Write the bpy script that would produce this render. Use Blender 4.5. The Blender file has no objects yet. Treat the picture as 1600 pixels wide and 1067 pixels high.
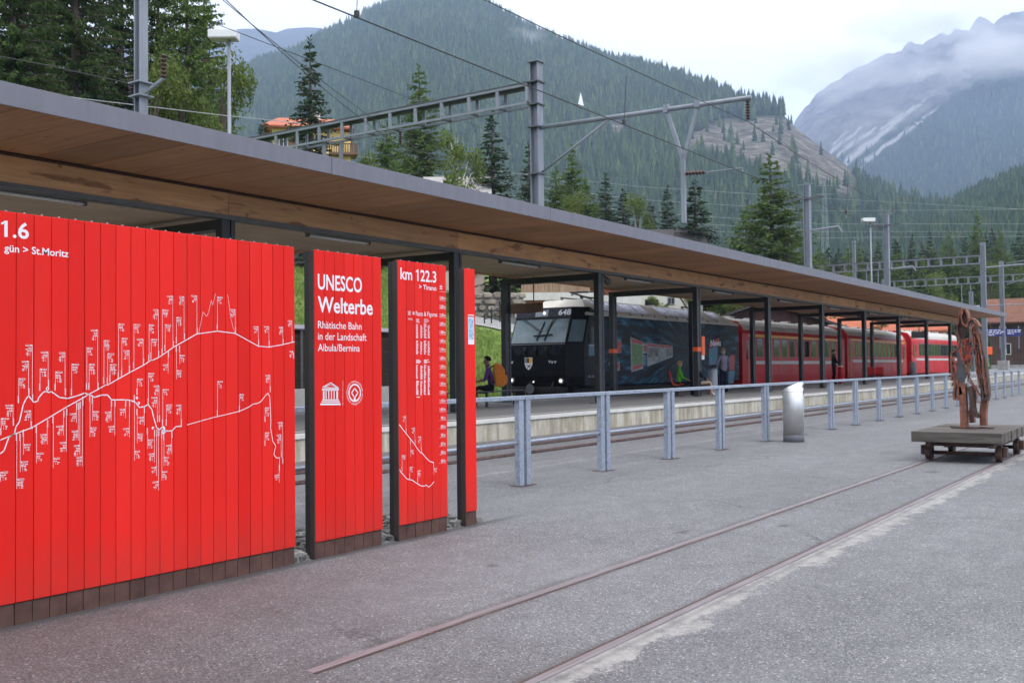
import bpy, bmesh, math, random
from mathutils import Vector, Matrix, noise as mnoise

# ------------------------------------------------------------------ camera, sky, sun, exposure
S = bpy.context.scene
COL = S.collection
R = math.radians
F_PX, CAM_H, ROLL = 1600.0, 1.5, R(0.6)          # focal length in photo pixels, eye height, slight roll
YAW, PITCH = R(34.489), R(1.54)
FW = Vector((math.cos(PITCH)*math.cos(YAW), math.cos(PITCH)*math.sin(YAW), math.sin(PITCH)))
RT = Vector((math.sin(YAW), -math.cos(YAW), 0))
UP = RT.cross(FW)
CAM = Vector((0, 0, CAM_H))
cr, sr = math.cos(ROLL), math.sin(ROLL)
cam_d = bpy.data.cameras.new('camera'); cam = bpy.data.objects.new('camera', cam_d); COL.objects.link(cam)
xr, yr, zr = RT*cr-UP*sr, RT*sr+UP*cr, -FW
cam.matrix_world = Matrix(((xr.x, yr.x, zr.x, 0), (xr.y, yr.y, zr.y, 0), (xr.z, yr.z, zr.z, CAM_H), (0, 0, 0, 1)))
cam_d.sensor_width = 36; cam_d.lens = 36; cam_d.clip_start = 0.05; cam_d.clip_end = 30000
cam_d.dof.use_dof = True; cam_d.dof.focus_distance = 9.0; cam_d.dof.aperture_fstop = 5.6
S.camera = cam
SUN_EL, SUN_AZ = 52, 250                          # degrees; azimuth measured from +X towards +Y
W = bpy.data.worlds.new('World'); S.world = W; W.use_nodes = True
wn, wl = W.node_tree.nodes, W.node_tree.links
wn.clear()
w_out = wn.new('ShaderNodeOutputWorld'); w_bg = wn.new('ShaderNodeBackground')
sky = wn.new('ShaderNodeTexSky'); sky.sky_type = 'NISHITA'; sky.sun_disc = False
sky.sun_elevation = R(SUN_EL); sky.sun_rotation = R(90-SUN_AZ); sky.air_density = 1.0; sky.dust_density = 2.0
sk_s = wn.new('ShaderNodeMixRGB'); sk_s.blend_type = 'MULTIPLY'; sk_s.inputs[0].default_value = 1
sk_s.inputs[2].default_value = (1, 1, 1, 1)
tc = wn.new('ShaderNodeTexCoord'); mp = wn.new('ShaderNodeMapping'); mp.inputs['Scale'].default_value = (1.0, 1.0, 2.6)
nz = wn.new('ShaderNodeTexNoise'); nz.inputs['Scale'].default_value = 2.3; nz.inputs['Detail'].default_value = 7
nz.inputs['Roughness'].default_value = 0.55
rp = wn.new('ShaderNodeValToRGB'); rp.color_ramp.elements[0].position = 0.36; rp.color_ramp.elements[1].position = 0.56
rp.color_ramp.elements[0].color = (0.78, 0.78, 0.78, 1)
rp2 = wn.new('ShaderNodeValToRGB'); rp2.color_ramp.elements[0].position = 0.3; rp2.color_ramp.elements[1].position = 0.7
rp2.color_ramp.elements[0].color = (0.84, 0.80, 0.79, 1); rp2.color_ramp.elements[1].color = (1.0, 0.955, 0.915, 1)
br = wn.new('ShaderNodeVectorMath'); br.operation = 'SCALE'; br.inputs[3].default_value = 13.5      # cloud brightness next to the Nishita sky's own scale
nz2 = wn.new('ShaderNodeTexNoise'); nz2.inputs['Scale'].default_value = 1.3; nz2.inputs['Detail'].default_value = 5
mx = wn.new('ShaderNodeMixRGB')
for a, b in ((tc.outputs['Generated'], mp.inputs[0]), (mp.outputs[0], nz.inputs['Vector']), (mp.outputs[0], nz2.inputs['Vector']),
             (nz.outputs['Fac'], rp.inputs[0]), (nz2.outputs['Fac'], rp2.inputs[0]), (rp.outputs[0], mx.inputs[0]),
             (sky.outputs[0], sk_s.inputs[1]), (sk_s.outputs[0], mx.inputs[1]), (rp2.outputs[0], br.inputs[0]), (br.outputs[0], mx.inputs[2]),
             (mx.outputs[0], w_bg.inputs[0]), (w_bg.outputs[0], w_out.inputs[0])):
    wl.new(a, b)
w_bg.inputs[1].default_value = 0.1
sun_d = bpy.data.lights.new('sun', 'SUN'); sun_d.energy = 1.2; sun_d.angle = R(18); sun_d.color = (1, 0.96, 0.9)
sun = bpy.data.objects.new('sun', sun_d); COL.objects.link(sun)
sv = Vector((math.cos(R(SUN_EL))*math.cos(R(SUN_AZ)), math.cos(R(SUN_EL))*math.sin(R(SUN_AZ)), math.sin(R(SUN_EL))))
sun.rotation_euler = sv.to_track_quat('Z', 'Y').to_euler(); sun.location = (0, -10, 30)
vs = S.view_settings
vs.view_transform = 'Standard'; vs.look = 'None'; vs.gamma = 1; vs.use_curve_mapping = False; vs.exposure = 1.12
S.render.engine = 'CYCLES'
S.cycles.use_denoising = True
S.cycles.max_bounces = 8; S.cycles.diffuse_bounces = 4; S.cycles.glossy_bounces = 3; S.cycles.transmission_bounces = 4
S.cycles.volume_bounces = 1; S.cycles.transparent_max_bounces = 16; S.cycles.caustics_reflective = False; S.cycles.caustics_refractive = False

# ------------------------------------------------------------------ measuring helpers (photo pixel -> place)
def ray(px, py):
    u, v = px-800, py-533.5
    u, v = cr*u-sr*v, sr*u+cr*v
    return FW+RT*(u/F_PX)-UP*(v/F_PX)
def at_y(px, py, Y):
    d = ray(px, py); return CAM+d*(Y/d.y)
def at_x(px, py, X):
    d = ray(px, py); return CAM+d*(X/d.x)
def at_z(px, py, Z):
    d = ray(px, py); return CAM+d*((Z-CAM_H)/d.z)
def at_d(px, py, D):
    return CAM+ray(px, py)*D
def pix(p):
    d = Vector(p)-CAM; z = d.dot(FW); u = F_PX*d.dot(RT)/z; v = -F_PX*d.dot(UP)/z
    return cr*u+sr*v+800, -sr*u+cr*v+533.5
def lerp(a, b, t): return a+(b-a)*t
def sstep(a, b, x):
    t = min(1, max(0, (x-a)/(b-a))); return t*t*(3-2*t)
def interp(pts, x):
    if x <= pts[0][0]: return pts[0][1]
    for (x0, y0), (x1, y1) in zip(pts, pts[1:]):
        if x <= x1: return lerp(y0, y1, (x-x0)/(x1-x0))
    return pts[-1][1]

# ------------------------------------------------------------------ materials
MATS = {}
class NT:
    def __init__(s, name):
        s.m = bpy.data.materials.new(name); s.m.use_nodes = True
        s.t = s.m.node_tree; s.n = s.t.nodes; s.l = s.t.links
        s.b = s.n['Principled BSDF']; s.out = s.n['Material Output']
        s.tc = None
    def node(s, t, **kw):
        n = s.n.new(t)
        for k, v in kw.items(): setattr(n, k, v)
        return n
    def co(s, kind='Object', scale=(1, 1, 1), rot=(0, 0, 0)):
        if s.tc is None: s.tc = s.n.new('ShaderNodeTexCoord')
        m = s.n.new('ShaderNodeMapping'); m.inputs['Scale'].default_value = scale; m.inputs['Rotation'].default_value = rot
        s.l.new(s.tc.outputs[kind], m.inputs[0]); return m.outputs[0]
    def pos(s, scale=(1, 1, 1)):
        g = s.n.new('ShaderNodeNewGeometry'); m = s.n.new('ShaderNodeMapping'); m.inputs['Scale'].default_value = scale
        s.l.new(g.outputs['Position'], m.inputs[0]); return m.outputs[0]
    def noise(s, vec, scale, detail=4, rough=0.55, out='Fac', dist=0):
        n = s.n.new('ShaderNodeTexNoise'); n.inputs['Scale'].default_value = scale; n.inputs['Detail'].default_value = detail
        n.inputs['Roughness'].default_value = rough; n.inputs['Distortion'].default_value = dist
        s.l.new(vec, n.inputs['Vector']); return n.outputs[out]
    def voro(s, vec, scale, out='Distance', feature='F1'):
        n = s.n.new('ShaderNodeTexVoronoi'); n.feature = feature; n.inputs['Scale'].default_value = scale
        s.l.new(vec, n.inputs['Vector']); return n.outputs[out]
    def ramp(s, fac, stops):
        n = s.n.new('ShaderNodeValToRGB'); e = n.color_ramp.elements
        while len(e) < len(stops): e.new(0.5)
        for i, (p, c) in enumerate(stops):
            e[i].position = p; e[i].color = (c, c, c, 1) if isinstance(c, (int, float)) else (*c, 1)
        s.l.new(fac, n.inputs[0]); return n.outputs[0]
    def mix(s, fac, a, b, mode='MIX'):
        n = s.n.new('ShaderNodeMixRGB'); n.blend_type = mode
        for i, v in enumerate((fac, a, b)):
            if isinstance(v, bpy.types.NodeSocket): s.l.new(v, n.inputs[i])
            elif i == 0: n.inputs[0].default_value = v
            else: n.inputs[i].default_value = (*v, 1) if not isinstance(v, (int, float)) else (v, v, v, 1)
        return n.outputs[0]
    def math(s, op, a, b=0.0):
        n = s.n.new('ShaderNodeMath'); n.operation = op
        for i, v in enumerate((a, b)):
            if isinstance(v, bpy.types.NodeSocket): s.l.new(v, n.inputs[i])
            else: n.inputs[i].default_value = v
        return n.outputs[0]
    def sep(s, vec):
        n = s.n.new('ShaderNodeSeparateXYZ'); s.l.new(vec, n.inputs[0]); return n.outputs
    def comb(s, x, y, z):
        n = s.n.new('ShaderNodeCombineXYZ')
        for i, v in enumerate((x, y, z)):
            if isinstance(v, bpy.types.NodeSocket): s.l.new(v, n.inputs[i])
            else: n.inputs[i].default_value = v
        return n.outputs[0]
    def color(s, c):
        if isinstance(c, bpy.types.NodeSocket): s.l.new(c, s.b.inputs['Base Color'])
        else: s.b.inputs['Base Color'].default_value = (*c, 1)
    def rough(s, r):
        if isinstance(r, bpy.types.NodeSocket): s.l.new(r, s.b.inputs['Roughness'])
        else: s.b.inputs['Roughness'].default_value = r
    def bump(s, h, strength=0.3, dist=0.02):
        n = s.n.new('ShaderNodeBump'); n.inputs['Strength'].default_value = strength; n.inputs['Distance'].default_value = dist
        s.l.new(h, n.inputs['Height']); s.l.new(n.outputs[0], s.b.inputs['Normal'])
    def set(s, **kw):
        for k, v in kw.items(): s.b.inputs[k.replace('_', ' ')].default_value = v

def paint(name, c, rough=0.5, var=0.12, metal=0.0, scale=3.0, bump=0.0, stretch=(1, 1, 1), spec=0.4):
    t = NT(name); v = t.pos(stretch)
    n = t.noise(v, scale, 6, 0.6)
    lo = tuple(max(0, x*(1-var)) for x in c); hi = tuple(min(1, x*(1+var)) for x in c)
    t.color(t.ramp(n, [(0.3, lo), (0.7, hi)]))
    t.rough(t.ramp(t.noise(v, scale*3, 3), [(0.3, max(0.05, rough-0.1)), (0.7, min(1, rough+0.1))]))
    t.set(Metallic=metal); t.b.inputs['Specular IOR Level'].default_value = spec
    if bump: t.bump(t.noise(v, scale*8, 5), 0.4, bump)
    MATS[name] = t.m; return t.m

def mat_asphalt():
    t = NT('asphalt'); p = t.pos()
    big = t.noise(p, 0.35, 5, 0.6); mid = t.noise(p, 3.5, 5, 0.65); fine = t.noise(p, 55, 3, 0.7)
    grain = t.voro(p, 115, 'Color'); gv = t.n.new('ShaderNodeRGBToBW'); t.l.new(grain, gv.inputs[0])
    spk = t.ramp(gv.outputs[0], [(0.15, (0.06, 0.06, 0.061)), (0.5, (0.15, 0.15, 0.153)), (0.8, (0.21, 0.21, 0.213)), (0.92, (0.50, 0.49, 0.48))])
    c = t.mix(t.ramp(big, [(0.35, 0.0), (0.7, 0.45)]), spk, (0.20, 0.20, 0.207))
    c = t.mix(0.55, c, t.ramp(mid, [(0.3, 0.66), (0.7, 1.14)]), 'MULTIPLY')
    c = t.mix(0.8, c, t.ramp(t.noise(t.pos((0.25, 1, 1)), 0.8, 5, 0.65), [(0.3, 0.80), (0.7, 1.12)]), 'MULTIPLY')
    # the reddish older surfacing near the panels
    s = t.sep(p)
    e = t.math('ADD', t.math('MULTIPLY', s[0], 0.75), t.math('MULTIPLY', s[1], -0.25))
    e = t.math('ADD', e, t.math('MULTIPLY', t.noise(p, 0.9, 4), 3.0))
    red = t.ramp(t.math('MULTIPLY', e, 0.2), [(0.55, 1.0), (0.95, 0.0)])
    c = t.mix(t.math('MULTIPLY', red, 0.8), c, t.mix(1.0, c, (0.60, 0.52, 0.51), 'MULTIPLY'))
    # cement repairs beside the outer rail and worn strip by the fence
    def patch(y0, side, w, amt, thr, col):
        d = t.math('MULTIPLY', t.math('SUBTRACT', s[1], y0), side)          # distance from the joint line, positive outwards
        inside = t.ramp(t.math('ADD', t.math('MULTIPLY', d, 8.0), 0.5), [(0.45, 0.0), (0.5, 1.0)])
        e = t.math('ADD', t.math('DIVIDE', d, w), t.math('ADD', t.math('MULTIPLY', t.noise(t.pos((0.9, 1.4, 1)), 1.5, 7, 0.72), 2.4), t.math('MULTIPLY', t.noise(p, 16, 4, 0.7), 0.6)))
        k = t.math('MULTIPLY', t.ramp(t.math('MULTIPLY', e, 0.35), [(thr*0.35, 1.0), (thr*0.35+0.06, 0.0)]), inside)
        k = t.math('MULTIPLY', k, t.ramp(t.noise(p, 5, 6, 0.75), [(0.36, 0.15), (0.56, 1.0)]))
        return t.mix(t.math('MULTIPLY', k, amt), c, t.mix(1.0, col, t.ramp(fine, [(0.3, 0.72), (0.7, 1.2)]), 'MULTIPLY'))
    c = patch(2.70, -1, 0.36, 0.8, 1.85, (0.37, 0.355, 0.325))
    c = patch(3.81, 1, 0.25, 0.5, 1.35, (0.32, 0.31, 0.29))
    c = patch(8.55, 1, 0.45, 0.5, 1.55, (0.32, 0.31, 0.29))
    # dark tar joint along the foot of the panels
    dj = t.math('ADD', t.math('MULTIPLY', t.math('ABSOLUTE', t.math('SUBTRACT', s[1], 5.93)), 5.0), t.math('MULTIPLY', t.noise(p, 3.0, 5), 0.7))
    dj = t.math('MULTIPLY', t.ramp(dj, [(0.45, 1.0), (0.8, 0.0)]), t.ramp(t.math('MULTIPLY', s[0], 0.1), [(0.82, 1.0), (0.9, 0.0)]))
    c = t.mix(t.math('MULTIPLY', dj, 0.8), c, (0.045, 0.044, 0.046))
    # dark dirt in the joint beside the rails
    for y0 in (3.84, 3.70, 2.80, 2.66):
        d = t.math('ABSOLUTE', t.math('SUBTRACT', s[1], y0))
        d = t.math('ADD', t.math('MULTIPLY', d, 9.0), t.math('MULTIPLY', mid, 0.7))
        c = t.mix(t.math('MULTIPLY', t.ramp(d, [(0.3, 1.0), (0.75, 0.0)]), 0.45), c, (0.06, 0.052, 0.05))
    wv = t.n.new('ShaderNodeVectorMath'); wv.operation = 'ADD'; t.l.new(p, wv.inputs[0]); t.l.new(t.noise(p, 0.9, 6, 0.7, 'Color'), wv.inputs[1])
    ck = t.voro(wv.outputs[0], 0.22, 'Distance', 'DISTANCE_TO_EDGE')
    ck = t.math('MULTIPLY', t.ramp(ck, [(0.0, 1.0), (0.006, 0.0)]), t.ramp(t.noise(p, 0.4, 3), [(0.48, 0.0), (0.6, 0.7)]))
    c = t.mix(ck, c, (0.035, 0.034, 0.034))
    for ex, ey, er in ((15.2, 3.3, 0.22), (8.6, 4.05, 0.12), (6.4, 4.6, 0.10), (9.4, 3.4, 0.10)):      # oil spots
        dd = t.math('SQRT', t.math('ADD', t.math('POWER', t.math('SUBTRACT', s[0], ex), 2.0), t.math('MULTIPLY', t.math('POWER', t.math('SUBTRACT', s[1], ey), 2.0), 2.5)))
        c = t.mix(t.math('MULTIPLY', t.ramp(t.math('ADD', t.math('DIVIDE', dd, er*3), t.math('MULTIPLY', mid, 0.5)), [(0.3, 1.0), (0.62, 0.0)]), 0.75), c, (0.03, 0.028, 0.027))
    st = t.noise(p, 1.1, 3); c = t.mix(t.ramp(st, [(0.70, 0.0), (0.76, 0.35)]), c, (0.07, 0.07, 0.072))
    t.color(c); t.rough(t.ramp(fine, [(0.3, 0.62), (0.7, 0.9)])); t.bump(gv.outputs[0], 0.6, 0.008)
    MATS['asphalt'] = t.m
mat_asphalt()

def mat_platform():
    t = NT('platform_asphalt'); p = t.pos()
    c = t.ramp(t.noise(p, 40, 3, 0.7), [(0.3, (0.15, 0.145, 0.14)), (0.7, (0.22, 0.215, 0.21))])
    c = t.mix(0.5, c, t.ramp(t.noise(p, 0.6, 4), [(0.3, 0.8), (0.7, 1.1)]), 'MULTIPLY')
    t.color(c); t.rough(0.85); MATS['platform_asphalt'] = t.m
mat_platform()

def mat_concrete(name, lo, hi, streak):
    t = NT(name); p = t.pos(); ps = t.pos((3.0, 3.0, 0.5))
    c = t.ramp(t.noise(p, 2.2, 6, 0.65), [(0.3, lo), (0.72, hi)])
    st = t.ramp(t.noise(ps, 1.6, 6, 0.65), [(0.42, streak), (0.62, 1.0)])
    c = t.mix(0.85, c, st, 'MULTIPLY')
    c = t.mix(0.5, c, t.ramp(t.noise(p, 35, 3), [(0.3, 0.85), (0.7, 1.1)]), 'MULTIPLY')
    t.color(c); t.rough(0.88); t.bump(t.noise(p, 30, 4), 0.25, 0.01); MATS[name] = t.m
mat_concrete('concrete_wall', (0.42, 0.385, 0.31), (0.60, 0.565, 0.48), (0.56, 0.53, 0.46))
mat_concrete('concrete_grey', (0.30, 0.30, 0.29), (0.42, 0.41, 0.40), (0.7, 0.7, 0.68))
mat_concrete('concrete_white', (0.56, 0.55, 0.52), (0.68, 0.67, 0.64), (0.9, 0.89, 0.87))

def mat_wood(name, lo, hi, grain_axis='Y', knots=True, scale=1.0, rough=0.65, stain=None):
    t = NT(name)
    st = {'Y': (14, 0.9, 14), 'X': (0.9, 14, 14), 'Z': (14, 14, 0.9)}[grain_axis]
    p = t.pos(tuple(x*scale for x in st)); q = t.pos()
    c = t.ramp(t.noise(p, 1.0, 6, 0.6, dist=0.6), [(0.28, lo), (0.72, hi)])
    c = t.mix(0.6, c, t.ramp(t.noise(q, 0.9, 3), [(0.3, 0.8), (0.7, 1.1)]), 'MULTIPLY')
    isl = t.n.new('ShaderNodeObjectInfo')
    c = t.mix(0.75, c, t.ramp(isl.outputs['Random'], [(0.0, 0.76), (1.0, 1.14)]), 'MULTIPLY')
    if knots:
        k = t.voro(t.pos(tuple(x*scale*0.32 for x in (6, 6, 6))), 1.0)
        c = t.mix(t.ramp(k, [(0.05, 0.75), (0.10, 0.0)]), c, tuple(x*0.35 for x in lo))
    if stain:
        sn = t.noise(t.pos((0.7, 3, 3)), 1.5, 5, 0.6)
        c = t.mix(t.ramp(sn, [(0.57, 0.0), (0.66, 0.75)]), c, stain)
    t.color(c); t.rough(rough); t.bump(t.noise(p, 2.0, 4), 0.2, 0.005); MATS[name] = t.m
mat_wood('soffit_wood', (0.37, 0.17, 0.072), (0.53, 0.275, 0.125), 'Y')
mat_wood('ceiling_wood', (0.56, 0.39, 0.25), (0.72, 0.54, 0.37), 'X')
mat_wood('glulam_wood', (0.52, 0.265, 0.115), (0.70, 0.405, 0.20), 'X', stain=(0.16, 0.06, 0.028))
mat_wood('deck_wood', (0.04, 0.033, 0.027), (0.17, 0.148, 0.125), 'Y', True, 1.0, 0.85)
mat_wood('slat_wood', (0.022, 0.014, 0.010), (0.06, 0.038, 0.026), 'X', False, 1.0, 0.8)
mat_wood('chalet_wood', (0.045, 0.026, 0.018), (0.10, 0.058, 0.04), 'X', False, 0.6, 0.8)
mat_wood('barn_wood', (0.20, 0.12, 0.07), (0.42, 0.29, 0.19), 'Z', False, 0.5, 0.8)
mat_wood('shed_wood', (0.045, 0.022, 0.018), (0.095, 0.045, 0.036), 'Z', False, 0.5, 0.8)

def mat_red_board():
    t = NT('red_board'); p = t.pos()
    isl = t.n.new('ShaderNodeObjectInfo')
    c = t.ramp(isl.outputs['Random'], [(0.0, (0.66, 0.017, 0.013)), (1.0, (0.76, 0.024, 0.018))])
    c = t.mix(0.5, c, t.ramp(t.noise(t.pos((1, 1, 0.35)), 1.6, 5), [(0.3, 0.86), (0.7, 1.06)]), 'MULTIPLY')
    scr = t.noise(t.pos((3, 3, 22)), 1.4, 3)
    c = t.mix(t.ramp(scr, [(0.76, 0.0), (0.80, 0.25)]), c, (0.8, 0.25, 0.2))
    sz = t.sep(p)[2]
    sp_ = t.math('ADD', t.math('MULTIPLY', sz, 1.4), t.math('MULTIPLY', t.noise(t.pos((1, 1, 0.6)), 9, 6, 0.7), 1.1))
    c = t.mix(t.math('MULTIPLY', t.ramp(t.math('MULTIPLY', sp_, 0.5), [(0.30, 1.0), (0.62, 0.0)]), 0.30), c, (0.20, 0.06, 0.045))
    c = t.mix(t.ramp(t.noise(t.pos((2, 2, 0.25)), 2.2, 6, 0.7), [(0.55, 0.0), (0.8, 0.22)]), c, (0.62, 0.075, 0.06))
    t.color(c); t.rough(t.ramp(t.noise(p, 4, 4), [(0.3, 0.42), (0.7, 0.58)])); t.b.inputs['Specular IOR Level'].default_value = 0.12
    MATS['red_board'] = t.m
mat_red_board()
paint('brown_board', (0.085, 0.042, 0.032), 0.75, 0.35, 0, 6, 0.004)
paint('panel_end', (0.038, 0.024, 0.021), 0.5, 0.2, 0, 2)
paint('panel_end_dark', (0.016, 0.013, 0.014), 0.45, 0.2, 0, 2)
paint('white_print', (0.74, 0.74, 0.78), 0.5, 0.04, 0, 4)
paint('dark_steel', (0.022, 0.021, 0.024), 0.42, 0.25, 0, 2)
paint('edge_trim', (0.10, 0.10, 0.10), 0.5, 0.15, 0, 2)
def mat_galv():
    t = NT('galvanised'); p = t.pos()
    sp = t.voro(p, 45, 'Color'); b = t.n.new('ShaderNodeRGBToBW'); t.l.new(sp, b.inputs[0])
    c = t.ramp(b.outputs[0], [(0.2, (0.26, 0.30, 0.37)), (0.8, (0.36, 0.40, 0.47))])
    c = t.mix(0.6, c, t.ramp(t.noise(t.pos((1, 1, 0.4)), 5, 5), [(0.3, 0.8), (0.7, 1.08)]), 'MULTIPLY')
    t.color(c); t.set(Metallic=0.35); t.rough(t.ramp(t.noise(p, 12, 3), [(0.3, 0.42), (0.7, 0.6)])); MATS['galvanised'] = t.m
mat_galv()
paint('mast_steel', (0.22, 0.24, 0.27), 0.5, 0.14, 0.25, 2.5, 0, (1, 1, 0.3))
paint('mast_dark', (0.10, 0.105, 0.11), 0.6, 0.2, 0.2, 3)
paint('fascia_metal', (0.165, 0.163, 0.188), 0.5, 0.08, 0.2, 1.6, 0, (3.5, 3.5, 0.7))
paint('roof_membrane', (0.16, 0.16, 0.165), 0.9, 0.15, 0, 0.5)
def mat_steel():
    t = NT('stainless'); p = t.co('Object', (1, 1, 260)); q = t.co('Object', (40, 40, 1))
    n = t.noise(p, 1, 3)
    t.color(t.ramp(t.noise(t.co(), 3, 4), [(0.3, (0.66, 0.65, 0.63)), (0.7, (0.76, 0.75, 0.74))]))
    t.set(Metallic=1.0); t.rough(t.ramp(n, [(0.3, 0.36), (0.7, 0.5)])); MATS['stainless'] = t.m
mat_steel()
def mat_rust(name, base):
    t = NT(name); p = t.pos()
    n = t.noise(p, 9, 7, 0.7)
    c = t.ramp(n, [(0.25, tuple(x*0.35 for x in base)), (0.5, base), (0.75, tuple(min(1, x*1.7) for x in base))])
    c = t.mix(t.ramp(t.noise(p, 4, 4), [(0.62, 0.0), (0.72, 0.6)]), c, (0.22, 0.20, 0.20))
    t.color(c); t.set(Metallic=0.25); t.rough(0.62); t.bump(t.noise(p, 40, 5), 0.4, 0.006); MATS[name] = t.m
mat_rust('rust', (0.21, 0.078, 0.046)); mat_rust('rust_red', (0.40, 0.075, 0.05)); mat_rust('rust_dark', (0.075, 0.04, 0.03))
mat_rust('rail_rust', (0.135, 0.085, 0.075))
def mat_rail_head():
    t = NT('rail_head'); n = t.noise(t.pos((0.6, 12, 1)), 3, 5)
    t.color(t.ramp(n, [(0.3, (0.16, 0.128, 0.128)), (0.7, (0.27, 0.23, 0.235))])); t.set(Metallic=0.4); t.rough(0.5); MATS['rail_head'] = t.m
mat_rail_head()
def mat_stone(name, a, b, scale=2.0):
    t = NT(name); p = t.pos(); isl = t.n.new('ShaderNodeNewGeometry'); oi = t.n.new('ShaderNodeObjectInfo')
    f = t.math('FRACT', t.math('ADD', isl.outputs['Random Per Island'], oi.outputs['Random']))
    c = t.ramp(f, [(0.0, a), (0.5, tuple((x+y)/2 for x, y in zip(a, b))), (1.0, b)])
    c = t.mix(0.6, c, t.ramp(t.noise(p, scale, 6, 0.65), [(0.3, 0.6), (0.7, 1.2)]), 'MULTIPLY')
    t.color(c); t.rough(0.9); t.bump(t.noise(p, scale*4, 5), 0.4, 0.03); MATS[name] = t.m
mat_stone('wall_stone', (0.22, 0.19, 0.15), (0.42, 0.37, 0.30)); mat_stone('gravel', (0.10, 0.097, 0.09), (0.27, 0.262, 0.24), 12)
def mat_grass():
    t = NT('grass'); p = t.pos()
    c = t.ramp(t.noise(p, 0.22, 6, 0.6), [(0.3, (0.115, 0.20, 0.04)), (0.55, (0.175, 0.26, 0.06)), (0.72, (0.26, 0.26, 0.10))])
    c = t.mix(0.75, c, t.ramp(t.noise(p, 3.2, 6, 0.7), [(0.3, 0.6), (0.7, 1.25)]), 'MULTIPLY')
    c = t.mix(t.ramp(t.noise(p, 0.55, 5, 0.6), [(0.66, 0.0), (0.75, 0.6)]), c, (0.26, 0.20, 0.12))
    t.color(c); t.rough(0.95); t.bump(t.noise(p, 5, 6, 0.7), 0.9, 0.25); t.b.inputs['Specular IOR Level'].default_value = 0.1; MATS['grass'] = t.m
mat_grass()
def mat_foliage(name, dark, light, var=(0.5, 0.75, 1.2)):
    t = NT(name); g = t.n.new('ShaderNodeNewGeometry'); oi = t.n.new('ShaderNodeObjectInfo')
    c = t.ramp(g.outputs['Random Per Island'], [(0.0, dark), (0.7, tuple((x+y)/2 for x, y in zip(dark, light))), (1.0, light)])
    c = t.mix(0.55, c, t.ramp(t.noise(t.pos(), 0.55, 4), [(0.3, 0.65), (0.7, 1.3)]), 'MULTIPLY')
    c = t.mix(var[0], c, t.ramp(oi.outputs['Random'], [(0.0, var[1]), (1.0, var[2])]), 'MULTIPLY')
    t.color(c); t.rough(0.75); t.b.inputs['Specular IOR Level'].default_value = 0.15
    tr = t.n.new('ShaderNodeBsdfTranslucent'); ms = t.n.new('ShaderNodeMixShader'); ms.inputs[0].default_value = 0.28
    t.l.new(c, tr.inputs[0]); t.l.new(t.b.outputs[0], ms.inputs[1]); t.l.new(tr.outputs[0], ms.inputs[2]); t.l.new(ms.outputs[0], t.out.inputs[0])
    MATS[name] = t.m
mat_foliage('spruce_needles', (0.022, 0.042, 0.020), (0.065, 0.105, 0.042))
mat_foliage('larch_needles', (0.055, 0.10, 0.022), (0.16, 0.235, 0.052))
mat_foliage('dark_larch_needles', (0.030, 0.058, 0.015), (0.095, 0.15, 0.036))
mat_foliage('leaves', (0.07, 0.11, 0.024), (0.21, 0.26, 0.065))
mat_foliage('forest', (0.020, 0.040, 0.018), (0.06, 0.10, 0.032), (1.0, 0.5, 1.35))
paint('bark', (0.10, 0.075, 0.058), 0.9, 0.4, 0, 4, 0.02, (3, 3, 0.6)); paint('birch_bark', (0.50, 0.48, 0.45), 0.8, 0.3, 0, 5)
paint('black_paint', (0.007, 0.007, 0.009), 0.35, 0.3, 0, 2, spec=0.12); paint('black_rubber', (0.012, 0.012, 0.012), 0.7, 0.2)
paint('navy_black', (0.016, 0.017, 0.026), 0.3, 0.2, 0, 2, spec=0.2)
paint('cream_roof', (0.55, 0.52, 0.46), 0.6, 0.10, 0, 1.5, 0, (1, 1, 1)); paint('coach_roof', (0.46, 0.44, 0.40), 0.6, 0.14, 0, 1.2)
paint('coach_red', (0.46, 0.014, 0.018), 0.35, 0.05, 0, 0.3, spec=0.15); paint('yellow_stripe', (0.75, 0.36, 0.02), 0.4, 0.05)
paint('grey_stripe', (0.50, 0.48, 0.47), 0.4, 0.05); paint('door_gold', (0.33, 0.21, 0.10), 0.45, 0.1)
paint('solar_glass', (0.28, 0.32, 0.42), 0.25, 0.22, 0.2, 1.2); paint('underframe', (0.016, 0.014, 0.013), 0.8, 0.3)
def mat_glass(name, c, r=0.06, sp=0.35):
    t = NT(name); t.color(t.ramp(t.noise(t.pos(), 1.5, 3), [(0.3, tuple(x*0.7 for x in c)), (0.7, c)])); t.rough(r)
    t.b.inputs['Specular IOR Level'].default_value = sp; MATS[name] = t.m
mat_glass('window_glass', (0.010, 0.012, 0.013), 0.08, 0.16); mat_glass('windscreen', (0.16, 0.22, 0.245), 0.08, 0.5); mat_glass('house_glass', (0.03, 0.035, 0.045), 0.1)
def mat_emit(name, c, s):
    t = NT(name); t.color(c); t.b.inputs['Emission Color'].default_value = (*c, 1); t.b.inputs['Emission Strength'].default_value = s; MATS[name] = t.m
mat_emit('headlamp', (1, 0.95, 0.85), 0.8)
paint('lamp_tube', (0.85, 0.85, 0.84), 0.3, 0.03); paint('lamp_body', (0.15, 0.145, 0.14), 0.5, 0.1); paint('lamp_white', (0.68, 0.68, 0.67), 0.5, 0.05)
paint('orange_paint', (0.85, 0.12, 0.02), 0.45, 0.06); paint('sign_blue', (0.012, 0.02, 0.14), 0.45, 0.1); paint('seat_red', (0.62, 0.025, 0.02), 0.4, 0.08)
paint('insulator', (0.055, 0.018, 0.014), 0.25, 0.2); paint('wire', (0.035, 0.033, 0.032), 0.6, 0.2); paint('wire_pale', (0.30, 0.31, 0.31), 0.6, 0.1)
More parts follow.
